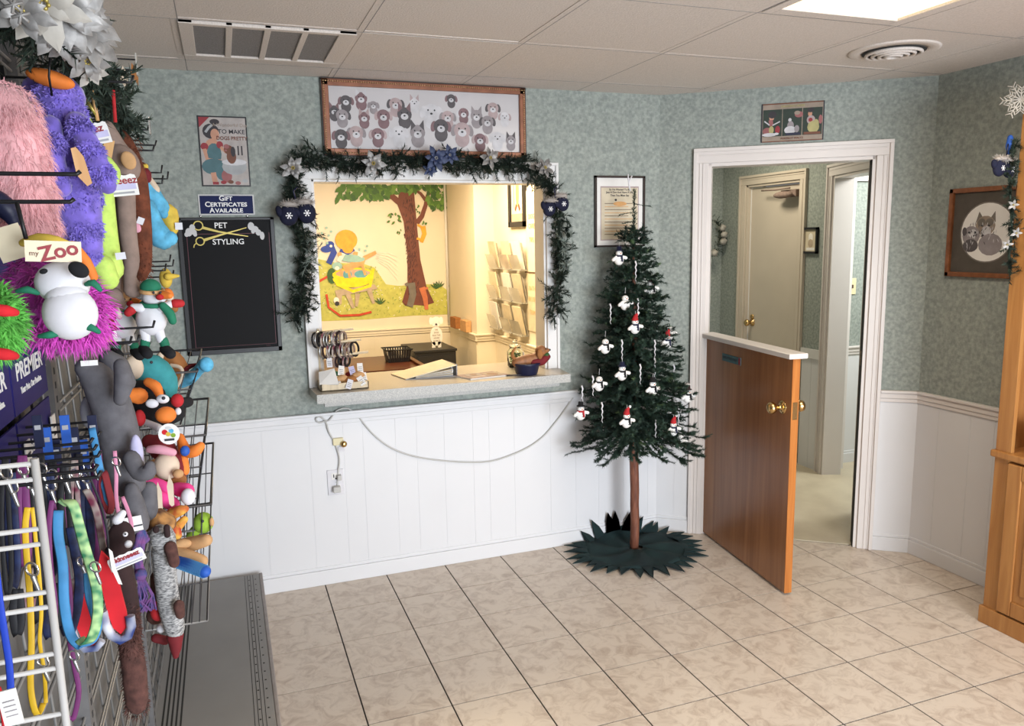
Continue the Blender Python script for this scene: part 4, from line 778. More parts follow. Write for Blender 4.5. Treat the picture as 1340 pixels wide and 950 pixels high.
# pet styling board
pb = thing('menu_board', (-.33, -.01, 1.175), 'large blank black board headed pet styling with gold scissors', 'board')
f = (V((-.535, 0, 1.178)), X, Z); BW, BH = .405, .607
mb = MB()
for a in ((0, BW, 0, .022), (0, BW, BH - .012, BH), (0, .018, 0, BH), (BW - .018, BW, 0, BH)): mb.fbox(f, *a, .001, .020)
mb.build('frame', 'black_plastic', pb, bevel=.002); MB().fbox(f, .015, BW - .015, .018, BH - .01, .001, .012).build('board_face', 'board_black', pb)
S = [(ln([(.035, .55), (.035, .035), (.38, .035), (.38, .54)], .0025), 'maroon_line'), (rc(.08, .535, .33, .5375), 'maroon_line')]
S += [(ln([(.10, .565), (.17, .545), (.29, .523)], .012, .003), 'gold'), (ln([(.105, .51), (.17, .53), (.285, .562)], .012, .003), 'gold')]
for cx_, cz_, rr_ in ((.085, .573, .019), (.088, .505, .017)): S.append((ln([(cx_ + rr_ * math.cos(t * PI / 8), cz_ + rr_ * math.sin(t * PI / 8)) for t in range(17)], .005), 'gold'))
S.append((ln([(.072, .498), (.062, .488), (.06, .478)], .004), 'gold')); S.append((circ(.172, .538, .004), 'ink'))
for q in ((.045, .545, .014, .018), (.06, .565, .012, .014), (.065, .545, .012, .012), (.035, .535, .009, .01), (.07, .535, .008, .009), (.305, .568, .014, .018), (.32, .555, .016, .014), (.335, .54, .012, .014), (.35, .525, .010, .018), (.312, .545, .008, .01)): S.append((circ(*q), 'letter_grey'))
decal(f, S, 'board_print', pb, .0125, .00004); text('PET', f, .178, .572, .034, 'lettering_white', pb, .0142, bold=.0004); text('STYLING', f, .205, .500, .034, 'lettering_white', pb, .0142, bold=.0004); text('Stylists', f, .345, .028, .007, 'maroon_line', pb, .0142)
# framed certificate
fc = thing('framed_certificate', (1.63, -.01, 1.615), 'black framed printed verse hanging behind the tip of the tree', 'picture')
f = (V((1.48, 0, 1.616)), X, Z); mb = MB()
for a in ((0, .295, 0, .010), (0, .295, .358, .368), (0, .010, 0, .368), (.285, .295, 0, .368)): mb.fbox(f, *a, .001, .018)
mb.build('frame', 'dark_frame', fc); MB().fbox(f, .008, .287, .008, .36, .001, .006).build('mat_board', 'paper', fc)
S = [(rc(.035, .035, .262, .315), 'p_dog3'), (rc(.040, .040, .257, .308), 'aged_paper')]
for k in range(11): S.append((rc(.06, .065 + k * .016, .225 if k % 3 else .20, .068 + k * .016), 'm_tan' if k % 2 else 'ink_brown'))
S += [(circ(.125, .245, .007, .006), 'ink'), (circ(.15, .225, .04, .012), 'm_tan')]
decal(f, S, 'page_print', fc, .0062, .00004)
for s_, v in (('So He Wanted To Be', .298), ('Just A Dog And Have A Life', .284), ('Then You Must Say', .268)): text(s_, f, .148, v, .014, 'ink', fc, .0072, bold=.0003)
# tin sign over the door
td = thing('tin_sign', A0 + UD * .66 + Z * 2.13, 'dark vintage tin sign with three dancing ladies panels over the doorway', 'sign')
f = (A0 + UD * .514 + Z * 2.132, UD, Z); MB().fbox(f, 0, .30, 0, .19, .001, .004).build('sign_plate', 'p_taup', td)
S = [(rc(0, 0, .30, .005), 'p_brown'), (rc(0, .184, .30, .19), 'p_brown'), (rc(0, 0, .006, .19), 'ink'), (rc(.294, 0, .30, .19), 'ink')]
for x in (.008, .103, .199): S.append((rc(x, .028, x + .092, .16), 'p_dkgreen'))
S += [(circ(.05, .12, .012, .014), 'p_flesh'), (circ(.053, .135, .02, .018), 'p_hair'), (ln([(.045, .11), (.05, .08)], .02), 'p_pinkish'), (ln([(.015, .105), (.04, .085)], .006), 'p_dog5'), (ln([(.055, .083), (.09, .10)], .006), 'p_dog5'), (circ(.03, .055, .022, .018), 'p_pinkish'), (circ(.05, .06, .012, .02), 'p_yel'), (circ(.08, .06, .012, .02), 'p_red'), (circ(.04, .037, .035, .009), 'p_dog5'), (circ(.075, .04, .012, .006), 'p_dog5'),
      (circ(.145, .13, .012, .012), 'p_dkgreen'), (circ(.138, .105, .008, .009), 'p_dog5'), (circ(.142, .075, .016, .025), 'p_dog1'), (circ(.14, .055, .028, .02), 'p_dog5'), (circ(.172, .06, .012, .018), 'p_dog1'), (circ(.18, .13, .02, .015), 'p_pinkish'), (circ(.172, .138, .014, .01), 'p_taup'), (rc(.12, .03, .19, .042), 'navy'),
      (circ(.233, .13, .01, .014), 'p_flesh'), (circ(.235, .148, .016, .012), 'p_hair'), (circ(.238, .10, .02, .022), 'p_dog3'), (circ(.236, .1, .01, .01), 'p_red'), (circ(.25, .065, .028, .03), 'p_yel'), (circ(.262, .08, .014, .022), 'p_yel'), (circ(.283, .10, .009, .022), 'p_pinkish'), (rc(.205, .03, .285, .042), 'p_brown')]
decal(f, S, 'sign_print', td, .0042, .00004); text('DANCING LADIES', f, .15, .172, .014, 'p_yel', td, .0062, bold=.0003)
for s_, u in (('FOXTROT WALTZ', .15),): text(s_, f, u, .015, .013, 'p_brown', td, .0062, bold=.0003)
# wolf print on the right wall
wp = thing('wolf_picture', (2.90, -1.09, 1.45), 'wood framed round wolf print on the right wall beside the oak cabinet', 'picture')
f = (V((2.92, -.92, 1.452)), -Y, Z); W_, H_ = .355, .41; mb = MB()
for a in ((0, W_, 0, .022), (0, W_, H_ - .022, H_), (0, .022, 0, H_), (W_ - .022, W_, 0, H_)): mb.fbox(f, *a, .001, .022)
mb.build('frame', 'frame_wood', wp, bevel=.003); MB().fbox(f, .02, W_ - .02, .02, H_ - .02, .001, .008).build('mat_board', 'mat_board', wp)
S = [(circ(.20, .205, .138, .138, 36), 'm_grey'), (circ(.20, .205, .132, .132, 36), 'paper')]
S += [([(.14, .25), (.155, .30), (.18, .265)], 'm_grey'), ([(.21, .265), (.235, .30), (.24, .25)], 'm_grey'), (circ(.19, .235, .05, .045), 'p_taup'), (circ(.17, .25, .02, .018), 'm_grey'), (circ(.21, .25, .02, .018), 'm_grey'), (circ(.195, .205, .025, .03), 'p_dog5'), (circ(.18, .19, .008, .006), 'ink'), (circ(.175, .235, .006, .004), 'ink'), (circ(.208, .235, .006, .004), 'ink'), (circ(.22, .15, .06, .05), 'p_dog1'),
      (circ(.12, .19, .045, .045), 'p_dog1'), (circ(.13, .20, .022, .02), 'p_dog5'), (circ(.12, .145, .04, .03), 'p_dog2'), (circ(.14, .205, .007, .006), 'ink'), (circ(.11, .205, .006, .005), 'ink'), (circ(.14, .19, .009, .006), 'ink'), (circ(.085, .21, .012, .02), 'p_dog2')]
for k in range(60):
    a = r.uniform(.09, .26); b = r.uniform(.12, .26); S.append((leafp(a, b, .02, .004, r.uniform(-2.2, -1)), r.choice(('p_dog2', 'p_dog1', 'p_dog5'))))
decal(f, S, 'wolf_print', wp, .0082, .00003)

# ================================================================ GARLAND AND ITS ORNAMENTS
def garland(name, pts, rad, n, label, seed, L=.06, nl=.022, mt='garland_green', parentloc=None):
    r = random.Random(seed); P = [V(p) for p in pts]; g_ = thing(name, P[len(P) // 2], label, 'garland'); mb = MB(); seg = [(P[i + 1] - P[i]).length for i in range(len(P) - 1)]; tot = sum(seg)
    for k in range(n):
        t = (k + r.random()) / n * tot; i = 0
        while i < len(seg) - 1 and t > seg[i]: t -= seg[i]; i += 1
        q = P[i].lerp(P[i + 1], min(1, t / seg[i])); d = V((r.gauss(0, 1), -abs(r.gauss(0, .55)) + .1, r.gauss(0, 1)))
        if d.length < .2: continue
        d.normalize(); q2 = q + V((r.uniform(-1, 1), -abs(r.uniform(0, .6)), r.uniform(-1, 1))) * rad * (.35 + .25 * math.sin(k * 47.0 / n))
        twig(mb, q2, d + V((0, 0, -.25)), L * r.choice((.5, .7, .9, 1.0, 1.5)) * r.uniform(.8, 1.2), nl, 26, r)
    mb.build('foliage', mt, g_, stuff=True)
    MB().tube(P, .004, 5).build('wire_stem', 'needle_green', g_); return g_
gp = [(388, 420), (398, 385), (396, 350), (400, 315), (393, 285), (385, 255), (382, 225), (400, 207), (440, 212), (480, 216), (520, 212), (560, 214), (600, 212), (640, 218), (680, 216), (708, 228), (722, 250), (730, 290), (730, 330), (735, 350), (728, 385), (722, 412)]
gp = [at(a, b, 3.74 - .045) for a, b in gp]
gar = garland('pine_garland', gp, .075, 950, 'dark green pine garland draped over the top and sides of the service window', 31, .050, .022)
r = random.Random(8)
mb = MB()
for c in ((404, 325), (742, 318), (740, 345), (405, 345)):
    for k in range(8): twig(mb, at(c[0] + r.uniform(-10, 10), c[1] + r.uniform(-8, 8), 3.65), V((r.gauss(0, 1), -.5, r.gauss(0, 1))), .05, .02, 20, r)
mb.build('frosted_sprig', 'needle_frost', gar, stuff=True)
def flower(name, c, R_, mt, label, n=6, tilt=(0, -1, 0), cat='flower', layers=2, seed=1, centre='gold', group='poinsettias on the service window garland'):
    r = random.Random(seed); c = V(c); N = V(tilt).normalized(); a0 = N.orthogonal().normalized(); b0 = N.cross(a0); t = thing(name, c, label, cat, group)
    for L in range(layers):
        for k in range(n):
            a = 2 * PI * (k + .5 * L) / n + r.uniform(-.2, .2); d = a0 * math.cos(a) + b0 * math.sin(a); s_ = N.cross(d); l = R_ * (1 if L == 0 else .65) * r.uniform(.85, 1.1); w_ = l * .24; lift = .15 + .35 * L; mb = MB()
            P = [c + d * (l * u) + N * (l * lift * math.sin(u * 2.4) + .004 * L) for u in (.05, .35, .7, 1.0)]; ws = (.25, 1, .8, .03); n0 = len(mb.v)
            for p_, x in zip(P, ws): mb.v += [p_ + s_ * w_ * x, p_ + N * (.12 * w_), p_ - s_ * w_ * x]
            for i in range(3):
                for j in range(2): q = n0 + i * 3 + j; mb.face([q, q + 1, q + 4, q + 3], True)
            mb.build('petal', mt, t)
    mb = MB()
    for k in range(6): a = k * PI / 3; mb.ell(c + N * R_ * .22 + (a0 * math.cos(a) + b0 * math.sin(a)) * R_ * .1, R_ * .055, 6, 4)
    mb.build('flower_centre', centre, t); return t
flower('poinsettia', at(383, 220, 3.62), .058, 'silver_petal', 'silver poinsettia at the upper left corner of the garland', seed=1)
flower('poinsettia', at(488, 214, 3.60), .062, 'silver_petal', 'silver poinsettia at the left of the garland top, below the puppy print', seed=2)
flower('poinsettia', at(640, 207, 3.60), .060, 'silver_petal', 'silver poinsettia on the garland top, right half', seed=3, tilt=(.3, -1, .1))
flower('poinsettia', at(712, 220, 3.60), .058, 'silver_petal', 'silver poinsettia at the upper right corner of the garland', seed=4, tilt=(.2, -1, .3))
flower('blue_poinsettia', at(570, 207, 3.60), .062, 'blue_petal', 'blue poinsettia bow at the middle of the garland top, upper bloom', seed=5, centre='steel', group='blue blooms mid garland'); flower('blue_poinsettia', at(588, 203, 3.62), .05, 'blue_petal', 'blue poinsettia at the middle of the garland top, right bloom', seed=6, centre='steel', group='blue blooms mid garland'); flower('blue_poinsettia', at(562, 222, 3.63), .042, 'blue_petal', 'blue poinsettia at the middle of the garland, lower bloom', seed=7, centre='steel', group='blue blooms mid garland')
def snowflake2d(f, u, v, R_, parent, n0):
    S = []
    for k in range(6):
        a = k * PI / 3; S.append((ln([(u, v), (u + R_ * math.cos(a), v + R_ * math.sin(a))], R_ * .22), 'lettering_white'))
        for t in (.6,): 
            for q in (-.6, .6): S.append((ln([(u + R_ * t * math.cos(a), v + R_ * t * math.sin(a)), (u + R_ * t * math.cos(a) + R_ * .35 * math.cos(a + q), v + R_ * t * math.sin(a) + R_ * .35 * math.sin(a + q))], R_ * .14), 'lettering_white'))
    decal(f, S, 'snowflake', parent, n0, .00003)
def shag(mb, c, R_, n, L, r, droop=.0, w=.002, seg=2, low=None, curl=.3):
    c = V(c); R_ = V(R_) if hasattr(R_, '__len__') else V((R_, R_, R_))
    for k in range(n):
        d = V((r.gauss(0, 1), r.gauss(0, 1), r.gauss(0, 1))).normalized(); p = c + V((d.x * R_.x, d.y * R_.y, d.z * R_.z)); dd = (d + V((r.gauss(0, curl), r.gauss(0, curl), r.gauss(0, curl) - droop))).normalized()
        l = L * r.uniform(.6, 1.2); s_ = dd.cross(V((r.gauss(0, 1), r.gauss(0, 1), r.gauss(0, 1)))).normalized() * w; m1 = p + dd * l * .55 + V((0, 0, -droop * l * .15)); e = p + dd * l + V((0, 0, -droop * l * .7)); n0 = len(mb.v)
        mb.v += [p - s_, p + s_, m1 - s_ * .8, m1 + s_ * .8, e]; mb.face([n0, n0 + 1, n0 + 3, n0 + 2]); mb.face([n0 + 2, n0 + 3, n0 + 4])
def mittens(c, label, spread, s=1.0, group='mitten ornaments on garlands'):
    c = V(c); t = thing('mitten_ornament', c, label, 'ornament', group)
    r = random.Random(int(abs(c.x) * 1000))
    for k, (dx, dz, tw) in enumerate(spread):
        q = c + V((dx, 0, dz)) * s; rt = Matrix.Rotation(tw, 3, 'Y')
        mb = MB().ell(q, (.036 * s, .02 * s, .040 * s), rot=rt).ell(q + rt @ V((-.034 * s, 0, .008 * s)), (.014 * s, .014 * s, .024 * s), rot=rt @ Matrix.Rotation(-.5, 3, 'Y')); o = mb.build('mitten', 'navy_cloth', t)
        mb = MB(); cc = q + rt @ V((0, 0, .042 * s)); mb.ell(cc, (.034 * s, .022 * s, .012 * s)); shag(mb, cc, (.034 * s, .022 * s, .013 * s), 160, .014 * s, r, w=.0012); mb.build('fur_cuff', 'grey_fur', o, stuff=True)
        f = (q + V((0, -.0205 * s, -.002)), X, Z); snowflake2d(f, 0, 0, .013 * s, o, .0)
    mb = MB().tube([c + V((0, 0, .045)) * s, c + V((-.01, -.01, .085)) * s, c + V((.005, 0, .10)) * s], .004 * s, 6); mb.build('hanging_ribbon', 'navy', t); return t
mittens(at(389, 280, 3.60), 'pair of navy mittens with white snowflakes on the left of the garland', ((-.032, -.005, .15), (.035, .004, -.15)), 1.15)
mittens(at(727, 270, 3.60), 'pair of navy mittens with white snowflakes on the right of the garland', ((-.036, -.012, .2), (.04, .014, -.25)), .95)

# ================================================================ CHRISTMAS TREE
TB = V((1.61, -.215, 0)); tree = thing('christmas_tree', TB, 'slim artificial pine on a bare wooden pole trimmed with snowmen', 'christmas tree')
r = random.Random(17)
MB().tube([TB + V((r.uniform(-.002, .002) + .004 * math.sin(z * 7) - .006 * z, 0, z)) for z in [i * .085 for i in range(20)]], [.030 - (.006 if i < 9 else .002 * (i - 6)) * 1.0 for i in range(20)], 12).jitter(.0008).build('trunk', 'pole_wood', tree)
mb = MB(); ml = MB(); tips = []
def trad(z): 
    t = (z - .62) / (1.72 - .62); return .315 * (1 - t) ** .82 + .03
z = .60; ax = lambda z: TB + V((-.006 * z, 0, z))
while z < 1.70:
    R_ = trad(max(z, .64)); nb = int(9 + 16 * R_ / .33); a00 = r.uniform(0, 6)
    for k in range(nb):
        a = a00 + 2 * PI * k / nb + r.uniform(-.25, .25); L = R_ * r.uniform(.72, 1.1)
        d = V((math.cos(a), math.sin(a), 0)); 
        if TB.y + d.y * L > -.09: L = max(.05, (-.09 - TB.y) / d.y)
        p0 = ax(z) ; zz = z + r.uniform(-.02, .02); pts = [V((p0.x, p0.y, zz + .03)) + d * (L * t) + V((0, 0, -.11 * t * t * (L / .33) + .03 * t ** 4)) for t in (0, .3, .6, .85, 1.0)]; pts[-1] = pts[-1] + V((0, 0, r.uniform(0, .022))) + V((-d.y, d.x, 0)) * r.uniform(-.02, .02)
        mb.tube(pts, .0018, 3, cap=False); tips.append(pts[-1])
        for i in range(4):
            n = max(3, int((pts[i + 1] - pts[i]).length * (420, 500, 800, 1100)[i])); dd = (pts[i + 1] - pts[i]).normalized(); aa = dd.orthogonal().normalized(); bb = dd.cross(aa)
            for q in range(n):
                o = pts[i].lerp(pts[i + 1], q / n); g_ = r.uniform(0, 6.28); s_ = aa * math.cos(g_) + bb * math.sin(g_); l = .019 * r.uniform(.6, 1.15); w_ = dd.cross(s_) * .0028; (mb if r.random() > .03 else ml).tri(o - w_, o + w_, o + (s_ * .9 + dd * .5) * l)
        for q in range(2 + int(L * 9)):
            t = r.uniform(.3, 1.0); i = min(3, int(t * 4)); o = pts[i].lerp(pts[i + 1], t * 4 - i if t < 1 else 1); s_ = (d * .8 + V((-d.y, d.x, 0)) * r.choice((-1, 1)) * .7 + V((0, 0, r.uniform(-.3, .55)))).normalized(); twig(mb if r.random() > .05 else ml, o, s_, .042 * r.uniform(.6, 1.2), .016, 30, r)
    z += .034 + .012 * (1 - R_ / .33)
for k in range(150): zz = 1.60 + .30 * k / 150; twig(mb, ax(zz), V((r.gauss(0, 1), r.gauss(0, 1), 1.2)), .022 * (1.3 - k / 200), .010, 6, r)
for (x, zz, L) in ((1, 1.83, .09), (-1, 1.79, .10), (1, 1.70, .10), (-1, 1.66, .12), (1, 1.60, .11), (-1, 1.745, .08)):
    twig(mb, ax(zz), V((x, -.2, -.15)), L, .014, 40, r)
for a in (.2, 1.2, 2.5, 3.6, 4.4, 5.2, 5.8):
    d = V((math.cos(a), -abs(math.sin(a)), -.75)); twig(mb, ax(.66) + V((d.x, d.y, 0)) * .05, d, .16, .02, 60, r)
mb.build('foliage', 'needle_green', tree, stuff=True); ml.build('pale_foliage', 'needle_light', tree, stuff=True)
# skirt: felt disc with pointed leaves
sk = thing('tree_skirt', TB + V((0, 0, 0)), 'dark green felt tree skirt with spiky leaf edge on the tiles', 'tree skirt')
mb = MB(); n0 = 0; N_ = 40; c = TB + V((.0, -.02, 0))
for ri, rr_ in enumerate((.034, .09, .16, .22, .255)):
    for k in range(N_):
        a = 2 * PI * k / N_; x, y = c.x + rr_ * 1.12 * math.cos(a), c.y + rr_ * 1.0 * math.sin(a); zz = .012 + .010 * math.sin(a * 7 + ri) * (ri > 0) + (.012 if ri == 0 else 0); over = max(0, y + .025); y = min(y, -.025); mb.v.append(V((x, y, zz + over * 1.0)))
for ri in range(4):
    for k in range(N_): mb.face([ri * N_ + k, ri * N_ + (k + 1) % N_, (ri + 1) * N_ + (k + 1) % N_, (ri + 1) * N_ + k][::-1], True)
o = mb.build('skirt_cloth', 'skirt_felt', sk); md = o.modifiers.new('s', 'SOLIDIFY'); md.thickness = .004
for k in range(30):
    a = 2 * PI * (k + .5) / 30 + r.uniform(-.05, .05); d = V((math.cos(a) * 1.12, math.sin(a), 0)); s_ = V((-d.y, d.x, 0)).normalized(); L = r.uniform(.07, .11); w_ = .03; b = c + d * .235; e = c + d * (.25 + L)
    zz = r.uniform(.008, .016); P = [b - s_ * w_ + Z * zz, b + s_ * w_ + Z * zz, b + d * L * .5 + s_ * w_ * .7 + Z * (zz + .006), e + Z * r.uniform(.006, .014), b + d * L * .5 - s_ * w_ * .7 + Z * (zz + .006)]
    Q = []
    for p_ in P:
        ov = max(0, p_.y + .03)
        if p_.x > 1.85: ov = max(ov, (p_ - A0).dot(ND) + .03)
        if ov > 0: p_ = V((p_.x, p_.y - ov, p_.z + ov * 1.0)) if p_.x < 1.86 else p_ - ND * ov + Z * ov
        Q.append(p_)
    MB().prism(Q, (0, 0, .0035)).build('leaf_point', 'skirt_felt', sk)
# tree ornaments
def snowman(loc, hat, scarf, label):
    t = thing('snowman_ornament', loc, label, 'ornament', 'snowman ornaments on the tree'); p = V(loc)
    MB().ell(p + V((0, 0, -.012)), (.025, .018, .026)).build('body', 'snow_white', t); MB().ell(p + V((0, -.001, .021)), (.017, .015, .015)).build('head', 'snow_white', t)
    for s_ in (-1, 1): MB().limb([(p + V((s_ * .016, -.004, .004)), .007), (p + V((s_ * .034, -.006, -.006 + .004 * s_)), .009)], 8, 1).build('arm', 'snow_white', t)
    if hat == 'red_cloth':
        h = MB().limb([(p + V((0, 0, .034)), .016), (p + V((.003, 0, .048)), .011), (p + V((.012, 0, .062)), .005)], 10, 2).build('hat', hat, t); MB().ell(p + V((.016, -.003, .066)), .007, 8, 6).build('pompom', 'snow_white', t)
    elif hat: MB().lathe(p + V((0, 0, .033)), [(.021, 0), (.021, .003), (.013, .004), (.012, .022), (.001, .022)], 14).build('hat', hat, t)
    if scarf: MB().tube([p + V((.017 * math.cos(a * .7854), .015 * math.sin(a * .7854), .008)) for a in range(8)], .0045, 6, closed=True).limb([(p + V((.006, -.017, .006)), .005), (p + V((.008, -.020, -.016)), .005)], 6, 1).build('scarf', scarf, t)
    MB().ell(p + V((0, -.018, .021)), (.0025, .006, .0025), 6, 4).build('nose', 'orange_cloth', t)
    for q in ((-.006, .026), (.006, .026)): MB().ell(p + V((q[0], -.0145, q[1])), .0018, 6, 4).build('eye', 'ink', t)
    for zz in (-.004, -.016): MB().ell(p + V((0, -.019, zz)), .002, 6, 4).build('button', 'ink', t)
    MB().tube([p + V((0, 0, .045)), p + V((.002, 0, .075))], .0008, 4).build('hanging_thread', 'white_cloth', t)
sl = [(810, 337, 3.40, 'navy', 'navy', 'snowman with dark hat near the tree top, left side'), (852, 377, 3.40, 'dark_brown', 'black_cloth', 'white snowman with spread arms, upper right of the tree'), (818, 396, 3.34, None, None, 'round white snowman head on a red ribbon, upper left of the tree'),
      (831, 427, 3.30, 'red_cloth', 'navy', 'snowman in a tall red hat and navy scarf at mid tree'), (873, 447, 3.36, 'red_cloth', 'navy', 'snowman in a red hat on the right edge of the tree at mid height'), (792, 453, 3.32, None, 'black_cloth', 'snowman with black arms on the left edge at mid height'),
      (814, 488, 3.24, 'navy', 'black_cloth', 'snowman with dark scarf left of the pole line, lower half'), (784, 502, 3.32, None, 'black_cloth', 'small snowman deep in the needles at lower left'), (854, 508, 3.22, 'black_cloth', 'black_cloth', 'plain white snowman with black collar, right of the pole line'),
      (760, 540, 3.36, 'black_cloth', 'red_cloth', 'snowman with red scarf at the far left lower edge'), (820, 550, 3.17, 'red_cloth', 'black_cloth', 'snowman in a red cap just above the pole top'), (881, 561, 3.24, 'red_cloth', 'navy', 'snowman in a red cap at the lower right edge'), (900, 518, 3.34, 'dark_brown', 'black_cloth', 'snowman with dark hat at the far right edge'), (890, 578, 3.26, None, None, 'half hidden snowman at the lowest right tip'), (876, 436, 3.42, None, None, 'tiny white snowman face beside the red-hatted one on the right edge')]
for a, b, d, h, s_, l in sl: snowman(at(a, b, d + .06), h, s_, l)
MB_r = at(818, 396, 3.40)
il = [(832, 355, 3.36, 'near the tree top'), (835, 404, 3.33, 'at upper mid tree right of the pole line'), (799, 411, 3.40, 'on the upper left edge'), (814, 458, 3.28, 'left of centre at mid tree'), (857, 458, 3.30, 'right of centre at mid tree'), (838, 490, 3.24, 'just right of centre in the lower half'), (776, 505, 3.34, 'at the lower left beside the small snowman'), (788, 540, 3.26, 'at the lower left above the branch tips'), (882, 490, 3.34, 'near the right edge in the lower half'), (857, 482, 3.27, 'directly above the black-collared snowman'), (762, 518, 3.38, 'over the red-scarfed snowman at the left edge'), (888, 545, 3.3, 'near the lower right edge'), (858, 560, 3.24, 'silvery at the lower centre right')]
for k, (a, b, d, l) in enumerate(il):
    p = at(a, b, d + .05); pts = []; 
    for i in range(22): t = i / 21; pts.append(p + V((.0022 * math.cos(t * 22), .0022 * math.sin(t * 22), -.05 + .10 * t)))
    o = MB().tube(pts, [.0012 + .0032 * i / 21 for i in range(22)], 6).build('icicle_ornament', 'white_cloth'); tag(o, 'twisted white icicle ornament hanging ' + l, 'ornament', 'icicle ornaments on the tree')
# tree topper
p = at(825, 250, 3.52); o = MB().tube([p, p + V((-.006, 0, .02)), p + V((-.012, -.004, .035)), p + V((-.004, -.004, .055)), p + V((.008, 0, .075))], .004, 6).tube([p + V((-.010, -.003, .035)), p + V((-.013, 0, .06)), p + V((-.014, 0, .082))], .0035, 6).build('tree_topper', 'white_cloth'); tag(o, 'white forked twig topper on the tip of the tree', 'tree topper')

# ================================================================ OAK CABINET
cx = 2.60; cy = -1.485
oc = thing('oak_cabinet', (2.75, -2.0, 0), 'tall honey oak hutch at the right edge with a panelled lower door', 'cabinet')
MB().box((cx - .012, -2.60, 0), (2.9, cy + .012, .075)).build('plinth', 'oak', oc, bevel=.003)
MB().box((cx, cy - .018, .075), (2.9, cy, .735)).build('lower_side', 'oak', oc); MB().box((cx, -2.60, .075), (2.9, -2.58, .735)).build('lower_side', 'oak', oc)
MB().box((cx, cy - .018, .765), (2.9, cy, 2.20)).build('upper_side', 'oak', oc); MB().box((cx, -2.60, .765), (2.9, -2.58, 2.20)).build('upper_side', 'oak', oc)
MB().box((2.885, -2.58, .075), (2.9, cy - .018, 2.20)).build('back_panel', 'oak_dark', oc)
MB().box((cx - .015, -2.61, .735), (2.9, cy + .014, .765)).build('ledge', 'oak', oc, bevel=.006)
MB().box((cx - .001, cy - .068, .765), (cx + .018, cy - .0005, 2.20)).box((cx - .001, cy - .060, .075), (cx + .018, cy - .0005, .735)).build('stile', 'oak', oc, bevel=.001)
MB().box((cx - .001, -2.58, 2.12), (cx + .018, cy - .068, 2.20)).build('top_rail', 'oak', oc)
MB().box((cx + .02, -2.58, .075), (2.885, cy - .018, .095)).build('bottom_panel', 'oak', oc)
for zz in (1.475, 1.82): MB().box((cx + .012, -2.58, zz), (2.885, cy - .018, zz + .02)).build('shelf', 'oak', oc, bevel=.002)
d = MB().box((cx - .004, -2.02, .085), (cx + .016, cy - .066, .725)).build('door', 'oak', oc, bevel=.002)
mb = MB()
for a, b in (((cx - .014, cy - .128, .085), (cx - .004, cy - .067, .725)), ((cx - .014, -2.02, .085), (cx - .004, -1.96, .725)), ((cx - .014, -1.96, .665), (cx - .004, cy - .128, .725)), ((cx - .014, -1.96, .085), (cx - .004, cy - .128, .15))): mb.box(a, b)
mb.build('door_rail', 'oak', d, bevel=.004); MB().box((cx - .010, -1.93, .185), (cx - .004, cy - .158, .635)).build('raised_panel', 'oak', d, bevel=.004)
MB().ell((cx - .02, -1.97, .42), .012, 10, 8).build('knob', 'brass', d)
# woven basket with an orange candle on the ledge
p = V((2.70, -1.665, .765)); bk = thing('woven_basket', p, 'dark woven basket holding an orange block on the cabinet ledge', 'basket')
mb = MB()
for k in range(9):
    R_ = .060 + .0035 * k; n = 20; mb.tube([p + V(((R_ + .003 * ((i + k) % 2)) * math.cos(2 * PI * i / n), (R_ + .003 * ((i + k) % 2)) * math.sin(2 * PI * i / n), .006 + k * .0105)) for i in range(n)], .0055, 6, closed=True)
mb.build('woven_wall', 'dark_brown', bk); MB().lathe(p, [(.058, .001), (.060, .006), (.001, .008)], 18).build('basket_base', 'dark_brown', bk)
mb = MB().lathe(p + V((0, 0, .008)), [(.055, 0), (.075, .085), (.001, .086)], 16); mb.build('filling', 'frame_wood', bk)
o = MB().hexa([p + V(q) for q in ((-.075, -.02, .06), (.03, -.02, .06), (.03, .055, .06), (-.075, .055, .06), (-.085, -.02, .135), (.03, -.02, .125), (.03, .062, .125), (-.085, .062, .14))]).build('orange_block', 'orange_cloth', bevel=.004); tag(o, 'orange block sticking out of the woven basket on the cabinet', 'candle')
# snowflake, garland and mitten hanging on the cabinet corner
def hp_(a, b, x=2.57): 
    rr_ = MR * ((a - 670) / FOC) - MU * ((b - 475) / FOC) + MF; return CAM + rr_ * ((x - CAM.x) / rr_.x)
gq = [hp_(1326, 185), hp_(1322, 230), hp_(1322, 265), hp_(1324, 300), hp_(1320, 330), hp_(1322, 360)]
garland('short_garland', gq, .03, 70, 'short dark garland hanging on the left front edge of the oak cabinet', 77, .038, .018)
sf = hp_(1336, 130, 2.55); t = thing('snowflake_ornament', sf, 'large glittery cream snowflake at the top of the cabinet garland', 'ornament')
fN = V((-.75, -.65, 0)).normalized(); fU = Z.cross(fN).normalized() * -1
for k in range(12):
    a = k * PI / 6; L = .062 if k % 2 == 0 else .045; d = fU * math.cos(a) + Z * math.sin(a); mb = MB().tube([sf, sf + d * L], .0028, 6)
    for u in (.45, .7, .9):
        for s_ in (-.8, .8): a2 = a + s_; d2 = fU * math.cos(a2) + Z * math.sin(a2); mb.tube([sf + d * L * u, sf + d * L * u + d2 * .020], .0022, 5)
    mb.build('snowflake_arm', 'white_petal', t)
mittens(hp_(1316, 218, 2.55), 'navy mittens with fur cuffs on the oak cabinet garland', ((-.040, -.006, .2), (.022, -.012, -.2)), .85)
MB_b = hp_(1322, 180); o = MB().limb([(MB_b, .010), (MB_b + V((.0, 0, -.035)), .014), (MB_b + V((0, 0, -.06)), .006)], 8).build('blue_bow', 'royal_blue'); tag(o, 'blue ribbon bow below the cream snowflake on the cabinet', 'ribbon')
